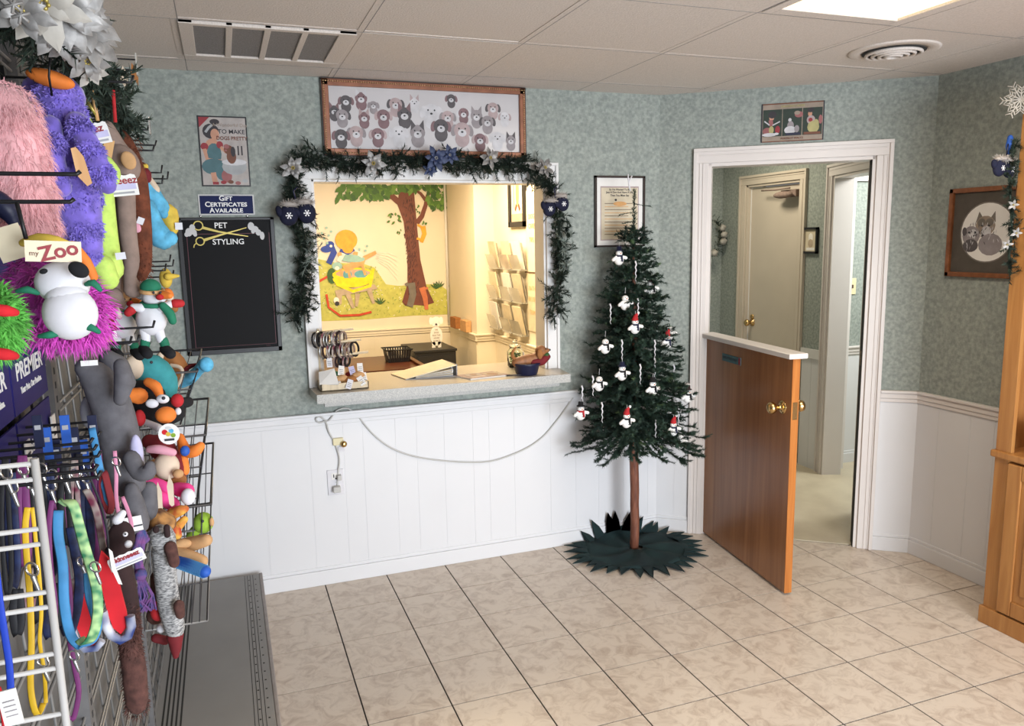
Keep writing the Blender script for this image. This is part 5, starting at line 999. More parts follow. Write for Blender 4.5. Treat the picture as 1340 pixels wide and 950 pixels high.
for k, (a, b) in enumerate(((1326, 268), (1330, 305), (1318, 320))): flower('small_flower', hp_(a, b, 2.54), .022, 'silver_petal', ('small silver flower high on the cabinet garland', 'small silver flower in the middle of the cabinet garland', 'small silver flower low on the cabinet garland')[k], n=5, tilt=(-.7, -.7, 0), layers=1, seed=k, group='silver flowers on the cabinet garland')
# ================================================================ MERCHANDISE RACK ON THE LEFT
gd = thing('display_gondola', (-.5, -1.7, 0), 'grey metal display rack with wire grid back and low base deck', 'display rack')
MB().box((-.718, -3.7, 0), (-.69, -.05, 2.22)).build('back_panel', 'gondola_grey', gd)
MB().box((-.69, -3.7, .10), (-.305, -.055, .13)).build('base_deck', 'deck_grey', gd, bevel=.002)
MB().box((-.305, -3.7, 0), (-.29, -.05, .132)).build('front_lip', 'gondola_edge', gd, bevel=.004)
MB().box((-.69, -.055, 0), (-.305, -.045, .12)).build('end_cap', 'gondola_edge', gd)
mb = MB()
for k in range(4): mb.box((-.335 - k * .012, -3.7, .1302), (-.333 - k * .012, -.06, .1306))
for k in range(5): mb.box((-.60 - k * .014, -3.7, .1302), (-.594 - k * .014, -.06, .1306))
for k in range(60):
    for q in (-.327, -.355): mb.box((q, -.12 - k * .06, .1302), (q + .006, -.114 - k * .06, .1307))
mb.build('slot_rows', 'slot_dark', gd, stuff=True)
mb = MB(); mbh = MB()
for y in (-.35, -1.25, -2.15, -3.05):
    mb.box((-.69, y - .02, .02), (-.662, y + .02, 2.25))
    for k in range(80): mbh.box((-.662, y - .004, .14 + k * .026), (-.6612, y + .004, .152 + k * .026))
mb.build('upright', 'gondola_dark', gd, stuff=True); mbh.build('upright_slots', 'slot_dark', gd, stuff=True)
mb = MB()
for k in range(21):
    z = .16 + k * .10
    for dz in (0, .016): mb.tube([V((-.672, -3.6, z + dz)), V((-.672, -.10, z + dz))], .0028, 6)
for k in range(35): mb.tube([V((-.677, -3.55 + k * .10, .14)), V((-.677, -3.55 + k * .076, 2.2))], .0026, 6)
mb.build('wire_grid', 'grey_wire', gd, stuff=True)

def lp(pts, seg=12, sub=3, mb=None): return (mb or MB()).limb([(at(x, y, d), r_ * mpp(x, y, d)) for x, y, d, r_ in pts], seg, sub)
def el(x, y, d, rx, rz, rd=None, rot=0, mb=None, seg=16):
    k = mpp(x, y, d); return (mb or MB()).ell(at(x, y, d), (rx * k, (rd if rd else min(rx, rz)) * k, rz * k), seg, 11, Matrix.Rotation(rot, 3, 'Y'))
def fr(x, y, d, rot=0, yaw=0):
    U = (X * math.cos(rot) + Z * math.sin(rot)); W = (Z * math.cos(rot) - X * math.sin(rot)); R_ = Matrix.Rotation(yaw, 3, 'Z'); return (at(x, y, d), R_ @ U, R_ @ W)
def card(x, y, d, w_, h_, mt, parent, rot=0, yaw=0, name='card', th=.0012):
    k = mpp(x, y, d); f = fr(x, y, d, rot, yaw); MB().fbox(f, -w_ / 2 * k, w_ / 2 * k, -h_ / 2 * k, h_ / 2 * k, 0, th).build(name, mt, parent); return f, k
def toy(x, y, d, label, cat='plush toy', group=None, name='plush_toy'): return thing(name, at(x, y, d), label, cat, group)
def hook(x, y, d, label=None, tagp=False, L=None, turn=.012):
    p = at(x, y, d); t = thing('peg_hook', (-.668, p.y, p.z), label or 'black wire peg hook on the left rack', 'hook', 'black peg hooks')
    MB().tube([V((-.675, p.y, p.z + .006)), V((-.668, p.y, p.z)), p - X * .01, p, p + V((.004, 0, turn))], .0022, 6).build('rod', 'black_metal', t)
    MB().box((-.672, p.y - .008, p.z - .012), (-.666, p.y + .008, p.z + .016)).build('back_plate', 'black_metal', t)
    if tagp: MB().tube([V((-.668, p.y, p.z + .02)), p + V((.006, 0, .02))], .0015, 5).build('label_arm', 'black_metal', t); MB().box(p + V((.004, -.013, -.01)), p + V((.0065, .013, .03))).build('label_holder', 'acrylic', t)
    return t
for x, y, d, tg in ((176, 92, 1.75, True), (172, 108, 1.5, False)): hook(x, y, d, ('peg hook with clear price holder at the top of the rack', 'bare peg hook just below the topmost hook')[tg is False], tg)
for k, (x, y, d) in enumerate(((193, 170, 2.1), (186, 184, 2.0), (203, 190, 2.2), (200, 197, 2.05))): hook(x, y, d, ('first', 'second', 'third', 'fourth')[k] + ' bare hook down in the upper bare group beside the tin sign', k == 0)
for k, (x, y, d) in enumerate(((211, 226, 2.3), (219, 234, 2.4), (212, 240, 2.2))): hook(x, y, d, ('highest', 'middle', 'lowest')[k] + ' bare hook of the small group left of the gift sign', False, turn=.02)
for k, (x, y, d) in enumerate(((222, 342, 2.3), (226, 348, 2.4), (216, 354, 2.2), (226, 362, 2.35))): hook(x, y, d, ('highest', 'second', 'third', 'lowest')[k] + ' hook of the small group under the blue toy', False, turn=.018)
for k, (x, y, d) in enumerate(((100, 228, .92), (92, 264, .92))): hook(x, y, d, ('thick black rod crossing the pink plush, upper', 'thick black rod crossing the pink plush, lower')[k], turn=.003)
for k, (x, y, d) in enumerate(((200, 428, 1.55), (180, 447, 1.45), (170, 449, 1.5))): hook(x, y, d, ('hook in front of the nearer snowman body', 'dark hook under the snowmen feet', 'second dark hook under the snowmen feet')[k])
for k in range(9):
    x, y, d = 118 + (k % 3) * 5, 552 + k * 9, 1.30 - .05 * k
    hook(x, y, d, 'crowded black hook under the navy poster, %s from the top' % ('first', 'second', 'third', 'fourth', 'fifth', 'sixth', 'seventh', 'eighth', 'ninth')[k], False, turn=.006)

# ---- plush toys
r = random.Random(4)
t = toy(35, 200, 1.1, 'pale pink fluffy plush hanging nearest on the upper rack'); mb = lp([(2, 150, 1.12, 40), (14, 190, 1.1, 40), (28, 245, 1.1, 36), (38, 300, 1.12, 30)]); o = mb.build('body', 'pink_fur', t)
mb = MB(); k = mpp(30, 200, 1.1)
for x, y, rr_ in ((2, 150, 40), (10, 180, 40), (20, 215, 38), (31, 255, 35), (39, 295, 31)): shag(mb, at(x, y, 1.10), rr_ * k * 1.06, 1900, .011, r, .9, .0004, curl=.45)
mb.build('fur', 'pink_fur', t, stuff=True)
t = toy(90, 210, 1.27, 'purple shaggy long-armed plush with an orange disc behind its head')
lp([(75, 128, 1.27, 26), (84, 165, 1.27, 30), (92, 215, 1.27, 34), (100, 270, 1.27, 30), (113, 320, 1.27, 20), (116, 340, 1.27, 12)]).build('body', 'purple_fur', t)
lp([(100, 160, 1.22, 14), (118, 195, 1.2, 15), (133, 232, 1.2, 16), (140, 242, 1.2, 12)]).build('arm', 'purple_fur', t); lp([(66, 165, 1.22, 14), (70, 210, 1.2, 14), (80, 245, 1.2, 13)]).build('arm', 'purple_fur', t)
mb = MB(); k = mpp(90, 200, 1.25)
for x, y, rr_, d in ((75, 130, 26, 1.27), (82, 155, 29, 1.27), (88, 190, 31, 1.27), (94, 225, 33, 1.27), (98, 260, 31, 1.27), (106, 300, 25, 1.27), (114, 330, 15, 1.27), (105, 170, 14, 1.21), (118, 200, 15, 1.2), (130, 228, 16, 1.2), (68, 190, 14, 1.2), (75, 230, 13, 1.2)): shag(mb, at(x, y, d), rr_ * k * 1.03, 1100, .0065, r, .3, .0011, curl=.9)
mb.build('shaggy_fur', 'purple_light', t, stuff=True)
el(66, 103, 1.24, 29, 11, 16, .25).build('head_disc', 'orange_cloth', t); lp([(48, 118, 1.32, 18), (70, 112, 1.32, 20), (92, 125, 1.32, 18), (98, 145, 1.3, 10)]).build('hood', 'purple_fur', t)
f = fr(106, 217, 1.17); k = mpp(106, 217, 1.17); MB().prism([f[0] + X * a * k + Z * b * k for a, b in ((-10, 22), (-4, 24), (4, 12), (11, -22), (5, -26), (-6, -12))], (0, .0015, 0)).build('hang_tag', 'tag_wood', t)
MB().tube([at(66, 65, 1.2), at(64, 100, 1.2), at(68, 125, 1.22)], .0016, 6).build('hanging_cord', 'black_metal', t)
t = toy(128, 250, 1.5, 'lime green terry plush with long legs beside the purple one')
lp([(104, 156, 1.5, 13), (118, 190, 1.5, 15), (130, 240, 1.5, 16), (134, 290, 1.5, 17), (140, 330, 1.5, 16), (144, 352, 1.5, 17)]).build('body', 'lime_fur', t); lp([(138, 212, 1.46, 9), (148, 225, 1.46, 9), (150, 236, 1.46, 6)]).build('paw', 'lime_fur', t); lp([(134, 348, 1.47, 15), (142, 366, 1.47, 13)]).build('foot', 'lime_fur', t)
card(158, 335, 1.46, 12, 9, 'white_cloth', t, .1, name='care_label')
def skin_tag(x, y, d, w_, h_, parent, rot, s_='eeez'):
    k = mpp(x, y, d); f = fr(x, y, d, rot); pts = [(-w_ / 2, -h_ / 2), (w_ / 2, -h_ / 2), (w_ / 2, h_ * .3)]
    for q in range(4): pts += [(w_ / 2 - w_ * q / 4 - w_ * .03, h_ * .5), (w_ / 2 - w_ * (q + .5) / 4, h_ * .56), (w_ / 2 - w_ * (q + .9) / 4, h_ * .5)]
    pts.append((-w_ / 2, h_ * .3)); N = f[1].cross(f[2]); o = MB().prism([f[0] + f[1] * a * k + f[2] * b * k for a, b in pts], N * .0012).build('hang_tag', 'paper', parent)
    decal(f, [(rc(-w_ * .46 * k, -h_ * .2 * k, w_ * .46 * k, h_ * .12 * k), 'lilac_plush'), (rc(-w_ * .4 * k, -h_ * .4 * k, w_ * .4 * k, -h_ * .3 * k), 'grey_light')], 'tag_print', o, .0014)
    text(s_, f, 0, h_ * .25 * k, h_ * .5 * k, 'p_red', o, .0018, bold=.0004); return o
skin_tag(124, 176, 1.42, 36, 26, t, .22, 'eeez')
t = toy(160, 260, 1.65, 'taupe long-legged plush with round ear hanging behind the lime one')
el(160, 214, 1.65, 21, 26, 20, -.4).build('head', 'taupe_fur', t); lp([(140, 168, 1.66, 10), (148, 185, 1.66, 12), (158, 205, 1.66, 16)]).build('neck', 'taupe_fur', t); el(168, 210, 1.60, 9, 12, 4, -.3).build('ear', 'tan_plush', t)
lp([(150, 240, 1.66, 14), (153, 300, 1.66, 13), (154, 350, 1.66, 13), (150, 385, 1.66, 10)]).build('leg', 'taupe_fur', t); lp([(164, 240, 1.63, 12), (167, 300, 1.63, 11), (172, 340, 1.63, 10), (170, 362, 1.63, 8), (174, 378, 1.63, 12)]).build('leg', 'taupe_fur', t)
skin_tag(152, 244, 1.5, 52, 26, t, .1, 'Skinneeez'); f, k = card(141, 198, 1.55, 12, 30, 'tag_wood', t, -.25, name='price_sticker'); lp([(148, 388, 1.64, 12), (154, 398, 1.64, 10)]).build('foot', 'taupe_fur', t)
t = toy(183, 300, 1.85, 'dark reddish brown furry tail plush with pink tab'); lp([(158, 176, 1.85, 8), (170, 198, 1.85, 10), (180, 240, 1.85, 13), (186, 300, 1.85, 12), (187, 345, 1.85, 11), (185, 360, 1.85, 8)]).build('body', 'brown_fur', t)
mb = MB(); k = mpp(183, 300, 1.85)
for y in range(190, 365, 12): shag(mb, at(172 + (y - 190) * .09, y, 1.85), 11 * k, 120, .008, r, .5, .0008)
mb.build('fur', 'brown_fur', t, stuff=True); el(177, 296, 1.80, 6, 9, 2, -.5).build('pink_tab', 'soft_pink', t); card(184, 289, 1.79, 8, 9, 'white_cloth', t, -.4, name='care_label')
t = toy(207, 265, 2.0, 'turquoise plush bird with a yellow wing and maroon crest, beside the black board')
lp([(186, 240, 2.0, 12), (196, 258, 2.0, 16), (210, 272, 2.0, 12), (214, 280, 2.0, 6)]).build('body', 'sky_plush', t); lp([(194, 270, 1.97, 10), (200, 290, 1.97, 12), (212, 312, 1.97, 15), (222, 312, 1.97, 10)]).build('leg', 'sky_plush', t); lp([(192, 285, 2.02, 8), (206, 300, 2.02, 10)]).build('leg', 'sky_plush', t)
lp([(208, 272, 2.02, 8), (220, 280, 2.02, 13), (226, 300, 2.02, 7)]).build('wing', 'yellow_plush', t); lp([(182, 228, 1.98, 5), (190, 226, 1.98, 7), (193, 234, 1.98, 5)]).build('crest', 'dark_red', t); el(190, 218, 2.0, 4, 4).build('tuft', 'yellow_plush', t); lp([(196, 235, 1.99, 4), (204, 248, 1.99, 5), (206, 254, 1.99, 2)]).build('beak', 'beige_plush', t); card(234, 296, 2.0, 9, 9, 'white_cloth', t, name='care_label')
t = toy(218, 370, 2.3, 'small yellow duck plush half hidden beyond the snowmen'); el(217, 364, 2.3, 8, 13).build('body', 'yellow_plush', t); lp([(220, 362, 2.28, 5), (233, 361, 2.28, 2)]).build('beak', 'yellow_plush', t)
t = toy(219, 388, 2.1, 'small orange monkey plush behind the snowman hat'); el(219, 387, 2.1, 8, 10).build('head', 'orange_cloth', t); el(222, 390, 2.08, 5, 5).build('muzzle', 'beige_plush', t); lp([(222, 398, 2.1, 5), (228, 404, 2.1, 5)]).build('arm', 'rust_plush', t)
def plush_snowman(x, y, d, s_, label, hatm, band, dark=False):
    t = toy(x, y, d, label); q = lambda a, b: (x + a * s_, y + b * s_)
    el(*q(0, 12), d, 19 * s_, 21 * s_, 14 * s_).build('body', 'white_cloth', t); el(*q(4, -17), d, 15 * s_, 12 * s_, 12 * s_).build('head', 'white_cloth', t)
    mb = el(*q(-1, -30), d, 13 * s_, 11 * s_, 12 * s_); mb.build('hat', hatm, t); MB().tube([at(q(1, -25)[0] + 14.5 * s_ * math.cos(a * PI / 6), q(1, -25)[1] - 2 * s_ * math.sin(a * PI / 6), d) + Y * .018 * s_ * math.sin(a * PI / 6) for a in range(12)], 3 * s_ * mpp(x, y, d), 6, closed=True).build('hat_band', band, t)
    lp([(*q(16, -20), d - .02, 6 * s_), (*q(24, -19), d - .03, 4 * s_)]).build('nose', 'orange_cloth', t); el(*q(11, -17), d - .03, 5 * s_, 4 * s_).build('cheek_pompom', 'red_cloth', t)
    for a in (3, 12): el(*q(a, -23), d - .025, 1.6 * s_, 2 * s_).build('eye', 'ink', t)
    MB().tube([at(q(2, -8)[0] + 15 * s_ * math.cos(a * PI / 6), q(2, -8)[1] - 2 * s_ * math.sin(a * PI / 6), d) + Y * .016 * s_ * math.sin(a * PI / 6) for a in range(12)], 3.4 * s_ * mpp(x, y, d), 6, closed=True).build('scarf', 'green_cloth', t)
    lp([(*q(15, -6), d - .02, 5 * s_), (*q(24, 4), d - .02, 6 * s_), (*q(28, 14), d - .02, 5 * s_)]).build('scarf_end', 'green_cloth', t)
    for sx_ in (-1, 1):
        lp([(*q(sx_ * 14, -3), d - .01, 6 * s_), (*q(sx_ * 24 + 1, -8 + 4 * (sx_ < 0)), d - .01, 5 * s_)]).build('arm', 'white_cloth', t); lp([(*q(sx_ * 28 + 3, -9 + 8 * (sx_ < 0)), d - .01, 6 * s_), (*q(sx_ * 34 + 4, -9 + 12 * (sx_ < 0)), d - .01, 5.5 * s_)]).build('mitten', 'red_cloth', t)
        lg = lp([(*q(sx_ * 9, 26), d, 7 * s_), (*q(sx_ * 10 + 3, 38), d, 6 * s_)]); lg.build('leg', 'white_cloth', t); lp([(*q(sx_ * 12 + 4, 40), d, 6 * s_), (*q(sx_ * 13 + 5, 46), d, 6 * s_)]).build('sock', 'green_cloth', t); lp([(*q(sx_ * 14 + 4, 51), d, 7 * s_), (*q(sx_ * 15 + 10, 57), d - .02, 7 * s_)]).build('shoe', 'black_cloth', t)
    return t
plush_snowman(198, 406, 1.6, 1.0, 'white plush snowman with green hat and scarf, in front', 'green_cloth', 'tag_wood')
plush_snowman(160, 413, 1.68, .92, 'white plush snowman with a brown hat behind the other snowman', 'tan_plush', 'tag_wood')
t = toy(133, 415, 1.5, 'maroon and white striped candy toys left of the snowmen')
for k in range(7): x, y = 130 + (k % 4) * 7, 402 + (k // 4) * 16; lp([(x, y, 1.5, 4), (x + 5, y + 12, 1.5, 4)], 8, 2).build('candy_stick', ('dark_red', 'pattern_strap')[k % 2], t)
card(141, 441, 1.47, 12, 16, 'yellow_plush', t, .1, name='wrapper'); card(150, 440, 1.47, 6, 14, 'paper', t, .1, name='wrapper')
# magenta bird
t = toy(85, 390, .92, 'magenta shaggy plush bird with white belly and black beak, nearest the camera'); k = mpp(85, 390, .92)
el(68, 388, .98, 54, 56, 45).build('body', 'magenta_fur', t); el(82, 370, .885, 33, 28, 26).build('face', 'white_cloth', t); el(92, 410, .875, 33, 35, 28).build('belly', 'white_cloth', t); el(88, 390, .878, 26, 22, 24).build('neck', 'white_cloth', t)
el(103, 353, .850, 13, 10, 9, .6).build('beak', 'black_cloth', t); el(57, 355, .852, 5, 3.5, 3, -.3).build('eye', 'black_cloth', t)
mb = MB(); shag(mb, at(66, 388, .98), (53 * k, 40 * k, 56 * k), 3600, .017, r, .5, .0011, curl=1.0); mb.build('shaggy_fur', 'magenta_fur', t, stuff=True)
mb = MB(); shag(mb, at(108, 408, .96), (26 * k, 20 * k, 38 * k), 700, .022, r, .4, .0008, curl=.6); shag(mb, at(84, 437, .95), (42 * k, 20 * k, 10 * k), 500, .017, r, .5, .0008, curl=.6); mb.build('bright_fur', 'hot_pink_fur', t, stuff=True)
for x, y, a, w_ in ((36, 381, .1, 26), (66, 440, -.15, 28), (122, 372, .4, 18), (118, 430, .2, 22)): lp([(x - w_ / 2, y, .87, 3), (x, y - 2, .865, 5), (x + w_ / 2, y + w_ * a, .87, 3)], 8, 2).build('green_stripe', 'green_cloth', t)
lp([(30, 318, .93, 5), (50, 312, .92, 7), (75, 316, .92, 7), (98, 326, .93, 6)], 10, 2).build('crown_band', 'yellow_plush', t); lp([(95, 322, .94, 7), (112, 342, .94, 7), (122, 362, .94, 6)], 10, 2).build('side_band', 'orange_cloth', t)
f, k = card(70, 329, .85, 64, 27, 'cream_paper', t, -.05, .2, 'hang_tag'); text('Zoo', f, 6 * k, 0, 26 * k, 'p_red', t, .0018, rot=.25, bold=.0005); text('my', f, -22 * k, -3 * k, 9 * k, 'p_brown', t, .0018)
MB().tube([at(22, 265, .88), at(34, 312, .87)], .0022, 6).build('hanging_cord', 'black_metal', t)
t = toy(8, 425, .86, 'grass green and red shaggy plush cut by the left edge'); k = mpp(8, 425, .86); el(-12, 420, .88, 32, 44, 30).build('body', 'grass_green_fur', t)
mb = MB(); shag(mb, at(-12, 420, .88), (32 * k, 28 * k, 44 * k), 2600, .015, r, .3, .0009, curl=.9); mb.build('shaggy_fur', 'grass_green_fur', t, stuff=True)
for y in (405, 462): lp([(-10, y, .83, 8), (8, y + 2, .83, 8), (20, y + 4, .84, 5)], 8, 2).build('red_stripe', 'red_felt', t)
card(14, 318, .95, 36, 44, 'cream_paper', t, .3, name='hang_tag'); lp([(-5, 262, 1.05, 14), (10, 275, 1.05, 14), (18, 290, 1.05, 8)]).build('blue_foot', 'navy', t)
# grey long toy
t = toy(150, 560, 1.35, 'long grey plush dolphin with lilac belly hanging over the collars')
lp([(113, 482, 1.35, 14), (124, 492, 1.35, 20), (138, 512, 1.35, 24), (150, 545, 1.35, 25), (160, 590, 1.35, 25), (168, 630, 1.35, 22)], 16).build('body', 'grey_plush', t)
lp([(158, 478, 1.30, 9), (162, 500, 1.29, 12), (158, 522, 1.29, 9)]).build('fin', 'grey_plush', t); lp([(142, 470, 1.42, 12), (152, 480, 1.42, 16), (165, 500, 1.42, 12)]).build('fin', 'grey_plush', t)
el(179, 592, 1.30, 8, 24, 8).build('belly', 'lilac_plush', t); lp([(172, 600, 1.29, 11), (182, 618, 1.28, 11), (194, 618, 1.27, 10), (196, 610, 1.27, 7)]).build('flipper', 'grey_plush', t)
lp([(172, 640, 1.30, 9), (176, 665, 1.29, 14), (178, 684, 1.29, 17)]).build('tail', 'grey_plush', t); lp([(195, 640, 1.4, 10), (192, 668, 1.4, 14)]).build('tail', 'grey_plush', t)
el(118, 540, 1.40, 12, 22, 12).build('ball', 'grey_light', t); card(117, 475, 1.3, 20, 7, 'paper', t, name='care_label'); f, k = card(172, 686, 1.26, 26, 20, 'paper', t, .08, name='cuff_label'); decal(f, [(rc(-13 * k, -4 * k, 13 * k, -2 * k), 'ink')], 'cuff_print', t, .0014)
lp([(166, 702, 1.3, 8), (178, 712, 1.29, 13), (182, 722, 1.29, 8)]).build('nose', 'black_cloth', t)
# ---- posters
def poster(y0, y1, z0, z1, label, texts):
    t = thing('header_sign', (-.65, (y0 + y1) / 2, z0), label, 'sign'); f = (V((-.655, y0, z0)), Y, Z); W_, H_ = y1 - y0, z1 - z0
    MB().fbox(f, 0, W_, 0, H_, 0, .003).build('panel', 'poster_navy', t)
    for s_, v, sz in texts: text(s_, f, W_ / 2, v, sz, 'lettering_white', t, .0036, bold=.0006, sx=.88 * W_ / (len(s_) * .60 * sz))
    return t, f
pz = lambda px, py: (lambda q: (q.y, q.z))(CAM + (MR * ((px - 670) / FOC) - MU * ((py - 475) / FOC) + MF) * ((-.655 - CAM.x) / (MR * ((px - 670) / FOC) - MU * ((py - 475) / FOC) + MF).x))
(ya, za), (yb, zb) = pz(18, 546), pz(61, 516); _, zt = pz(17, 480)
W1 = yb - ya
poster(ya, yb, za, za + .235, 'navy banner sign with large white heading above the crowded hooks', (('PREMIER', .058, .036), ('Your Pets. Our Passion.', .030, .013)))
poster(ya, yb, za - .115, za - .01, 'narrow navy strip sign below the large navy banner', (('Ribb Bowery', .055, .026),))
poster(ya - W1 - .01, ya - .01, za, za + .235, 'navy banner sign cut by the left edge of the view', (('PREMIER', .058, .036), ('Your Pets. Our Passion.', .030, .013)))
poster(ya - W1 - .01, ya - .01, za - .115, za - .01, 'narrow navy strip sign at the left edge of the view', (('Ribb Bowery', .055, .026),))
for k, y in enumerate((ya + .005, yb - .03, ya - W1 + .02)):
    t = thing('price_label', (-.65, y, za - .12), ('white price strip at the near end of the narrow navy sign', 'white price strip at the far end of the narrow navy sign', 'white price strip at the left edge of the view')[k], 'label'); f = (V((-.648, y, za - .125)), Y, Z); MB().fbox(f, 0, .03, 0, .085, 0, .002).build('card', 'paper', t); decal(f, [(rc(.006, .012 + i * .013, .024, .016 + i * .013), 'ink') for i in range(5)], 'print', t, .0022)
# ---- collars and leashes
def strap(pts, w_, mt, label, cat='leash', closed=False, name='dog_leash', group=None, buckle=None):
    P = [at(*p) for p in pts]; q = []
    n = len(P)
    for i in range(n if closed else n - 1):
        for j in range(4):
            u = j / 4
            if closed: a, b, c, d = P[i - 1], P[i], P[(i + 1) % n], P[(i + 2) % n]
            else: a, b, c, d = P[max(i - 1, 0)], P[i], P[i + 1], P[min(i + 2, n - 1)]
            q.append(.5 * ((2 * b) + (c - a) * u + (2 * a - 5 * b + 4 * c - d) * u * u + (3 * b - a - 3 * c + d) * u ** 3))
    if not closed: q.append(P[-1])
    t = thing(name, P[0], label, cat, group); k = mpp(*pts[0]); mb = MB()
    mb.tube(q, w_ / 2 * k, 8, flat=.22, closed=closed, flatdir=None if closed else X); mb.build('strap', mt, t)
    if buckle:
        b = at(*buckle); MB().tube(ring(b, .0065, (.6, 1, .1)), .0011, 6, closed=True).build('metal_ring', 'chrome', t); MB().limb([(b + V((0, 0, -.007)), .0025), (b + V((.003, 0, -.02)), .002)], 6, 2).build('snap_hook', 'steel', t)
    return t
strap([(36, 664, .80, ), (33, 690, .80), (35, 730, .80), (39, 780, .79), (41, 840, .78), (40, 900, .78), (48, 935, .78), (57, 920, .79)], 8, 'yellow_strap', 'bright yellow webbing leash seen through the white wire rack', buckle=(42, 745, .78))
strap([(42, 664, .82), (46, 700, .82), (51, 750, .82), (54, 800, .82), (52, 840, .82), (58, 880, .82), (60, 920, .80)], 5, 'yellow_strap', 'second narrower yellow leash hanging beside the first', buckle=(56, 865, .80))
strap([(68, 655, 1.0), (64, 690, 1.0), (66, 740, 1.0), (72, 790, 1.0), (70, 830, 1.0)], 7, 'plum_strap', 'plum purple leash hanging just right of the white wire rack')
strap([(68, 655, 1.02), (78, 700, 1.02), (88, 750, 1.02), (92, 790, 1.02), (90, 828, 1.02), (97, 870, 1.02), (103, 905, 1.02), (96, 940, 1.02), (88, 938, 1.02)], 7, 'plum_strap', 'long plum purple leash whose loop ends at the bottom', buckle=(97, 858, .99))
strap([(80, 660, 1.0), (86, 655, 1.0), (96, 662, .99), (104, 690, .99), (112, 720, .98), (120, 745, .98), (126, 770, .98), (128, 800, .98), (122, 830, .98), (112, 842, .99), (104, 836, 1.0)], 13, 'lime_strap', 'blue and lime patterned dog collar in a big loop', 'collar', name='dog_collar', buckle=(125, 742, .95))
strap([(76, 668, 1.01), (76, 700, 1.01), (82, 740, 1.01), (84, 790, 1.01), (92, 830, 1.01), (106, 845, 1.01), (120, 838, 1.0), (127, 815, 1.0), (118, 780, 1.0), (116, 750, 1.0)], 13, 'blue_strap', 'sky blue backing collar looped with the lime one', 'collar', name='dog_collar')
strap([(92, 690, 1.05), (98, 720, 1.05), (104, 760, 1.05), (100, 800, 1.05), (90, 830, 1.05), (84, 818, 1.05)], 12, 'navy_strap', 'dark navy spotted collar behind the lime one', 'collar', name='dog_collar', buckle=(107, 735, 1.02))
strap([(112, 640, 1.15), (120, 655, 1.14), (126, 670, 1.14), (132, 700, 1.15), (138, 735, 1.16)], 9, 'pattern_strap', 'cream and maroon patterned collar among the crowded hooks', 'collar', name='dog_collar')
strap([(120, 560, 1.2), (126, 590, 1.18), (132, 620, 1.17), (140, 650, 1.17), (136, 665, 1.17)], 9, 'blue_strap', 'bright blue collar hanging above the red one', 'collar', name='dog_collar')
strap([(136, 618, 1.16), (142, 640, 1.16), (146, 660, 1.16), (142, 672, 1.16), (136, 655, 1.17), (132, 632, 1.17)], 9, 'dark_red', 'dark red patterned collar loop beside the grey dolphin', 'collar', closed=True, name='dog_collar')
strap([(150, 590, 1.2), (152, 620, 1.2), (152, 650, 1.19), (156, 675, 1.18), (164, 692, 1.18), (172, 690, 1.18), (168, 670, 1.19), (160, 650, 1.2)], 5, 'pink_strap', 'thin pink collar looping before the grey dolphin tail', 'collar', name='dog_collar', buckle=(152, 604, 1.17))
strap([(-6, 740, .66), (0, 790, .66), (6, 830, .66), (12, 870, .66), (14, 905, .66)], 9, 'cobalt_strap', 'cobalt blue leash at the left edge before the white rack')
strap([(-4, 900, .66), (4, 925, .66), (8, 955, .66)], 9, 'red_felt', 'red strap at the very bottom left corner')
strap([(112, 612, 1.1), (124, 640, 1.1), (133, 665, 1.1), (140, 695, 1.1), (142, 720, 1.1)], 3, 'black_strap', 'thin black leash cord curving down beside the brown dog toy')
rb = random.Random(9)
for k in range(16):
    x = 6 + k * 8 + rb.uniform(-3, 3); y = 596 + rb.uniform(-8, 26); d = .85 + x * .0028 + rb.uniform(0, .08); L_ = rb.uniform(100, 190); mt = ('black_strap', 'navy_strap', 'black_strap', 'plum_strap', 'black_strap', 'pattern_strap')[k % 6]
    strap([(x, y, d), (x - 4, y + L_ * .4, d), (x, y + L_ * .85, d), (x + 5, y + L_, d), (x + 9, y + L_ * .8, d), (x + 6, y + L_ * .4, d), (x + 2, y, d)], rb.uniform(6, 10), mt, '%s collar in the dense row, %s from the left' % ({'black_strap': 'black', 'navy_strap': 'dark navy', 'plum_strap': 'plum', 'pattern_strap': 'patterned cream and maroon'}[mt], ('first', 'second', 'third', 'fourth', 'fifth', 'sixth', 'seventh', 'eighth', 'ninth', 'tenth', 'eleventh', 'twelfth', 'thirteenth', 'fourteenth', 'fifteenth', 'sixteenth')[k]), 'collar', name='dog_collar', group='collars in the dense hook rows', buckle=(x + 2, y + 18, d - .02))
for k in range(8):
    x = 22 + k * 14; y = 760 + rb.uniform(-20, 20); d = .95 + x * .0022; mt = ('black_strap', 'pattern_strap', 'black_strap', 'navy_strap')[k % 4]
    strap([(x, y, d), (x - 5, y + 30, d), (x, y + 60, d), (x + 6, y + 40, d), (x + 3, y, d)], 10, mt, '%s collar in the lower row behind the yellow leash, %s from the left' % ({'black_strap': 'black', 'navy_strap': 'dark navy', 'pattern_strap': 'patterned'}[mt], ('first', 'second', 'third', 'fourth', 'fifth', 'sixth', 'seventh', 'eighth')[k]), 'collar', name='dog_collar', group='collars in the lower row')
for k in range(7):
    x = 48 + k * 12; y = 548 + (k % 3) * 16; d = 1.12 + k * .02
    f = fr(x, y, d); q = mpp(x, y, d); t = thing('product_card', f[0], '%s blue product card behind the crowded hooks, %s from the left' % (('dark', 'bright')[k % 2], ('first', 'second', 'third', 'fourth', 'fifth', 'sixth', 'seventh')[k]), 'card', 'blue product cards'); MB().fbox(f, -5 * q, 6 * q, -38 * q, 5 * q, 0, .003).build('card', ('navy', 'royal_blue')[k % 2], t); MB().fbox(f, -3 * q, 4 * q, -14 * q, -8 * q, .003, .004).build('label_patch', 'grey_light', t)
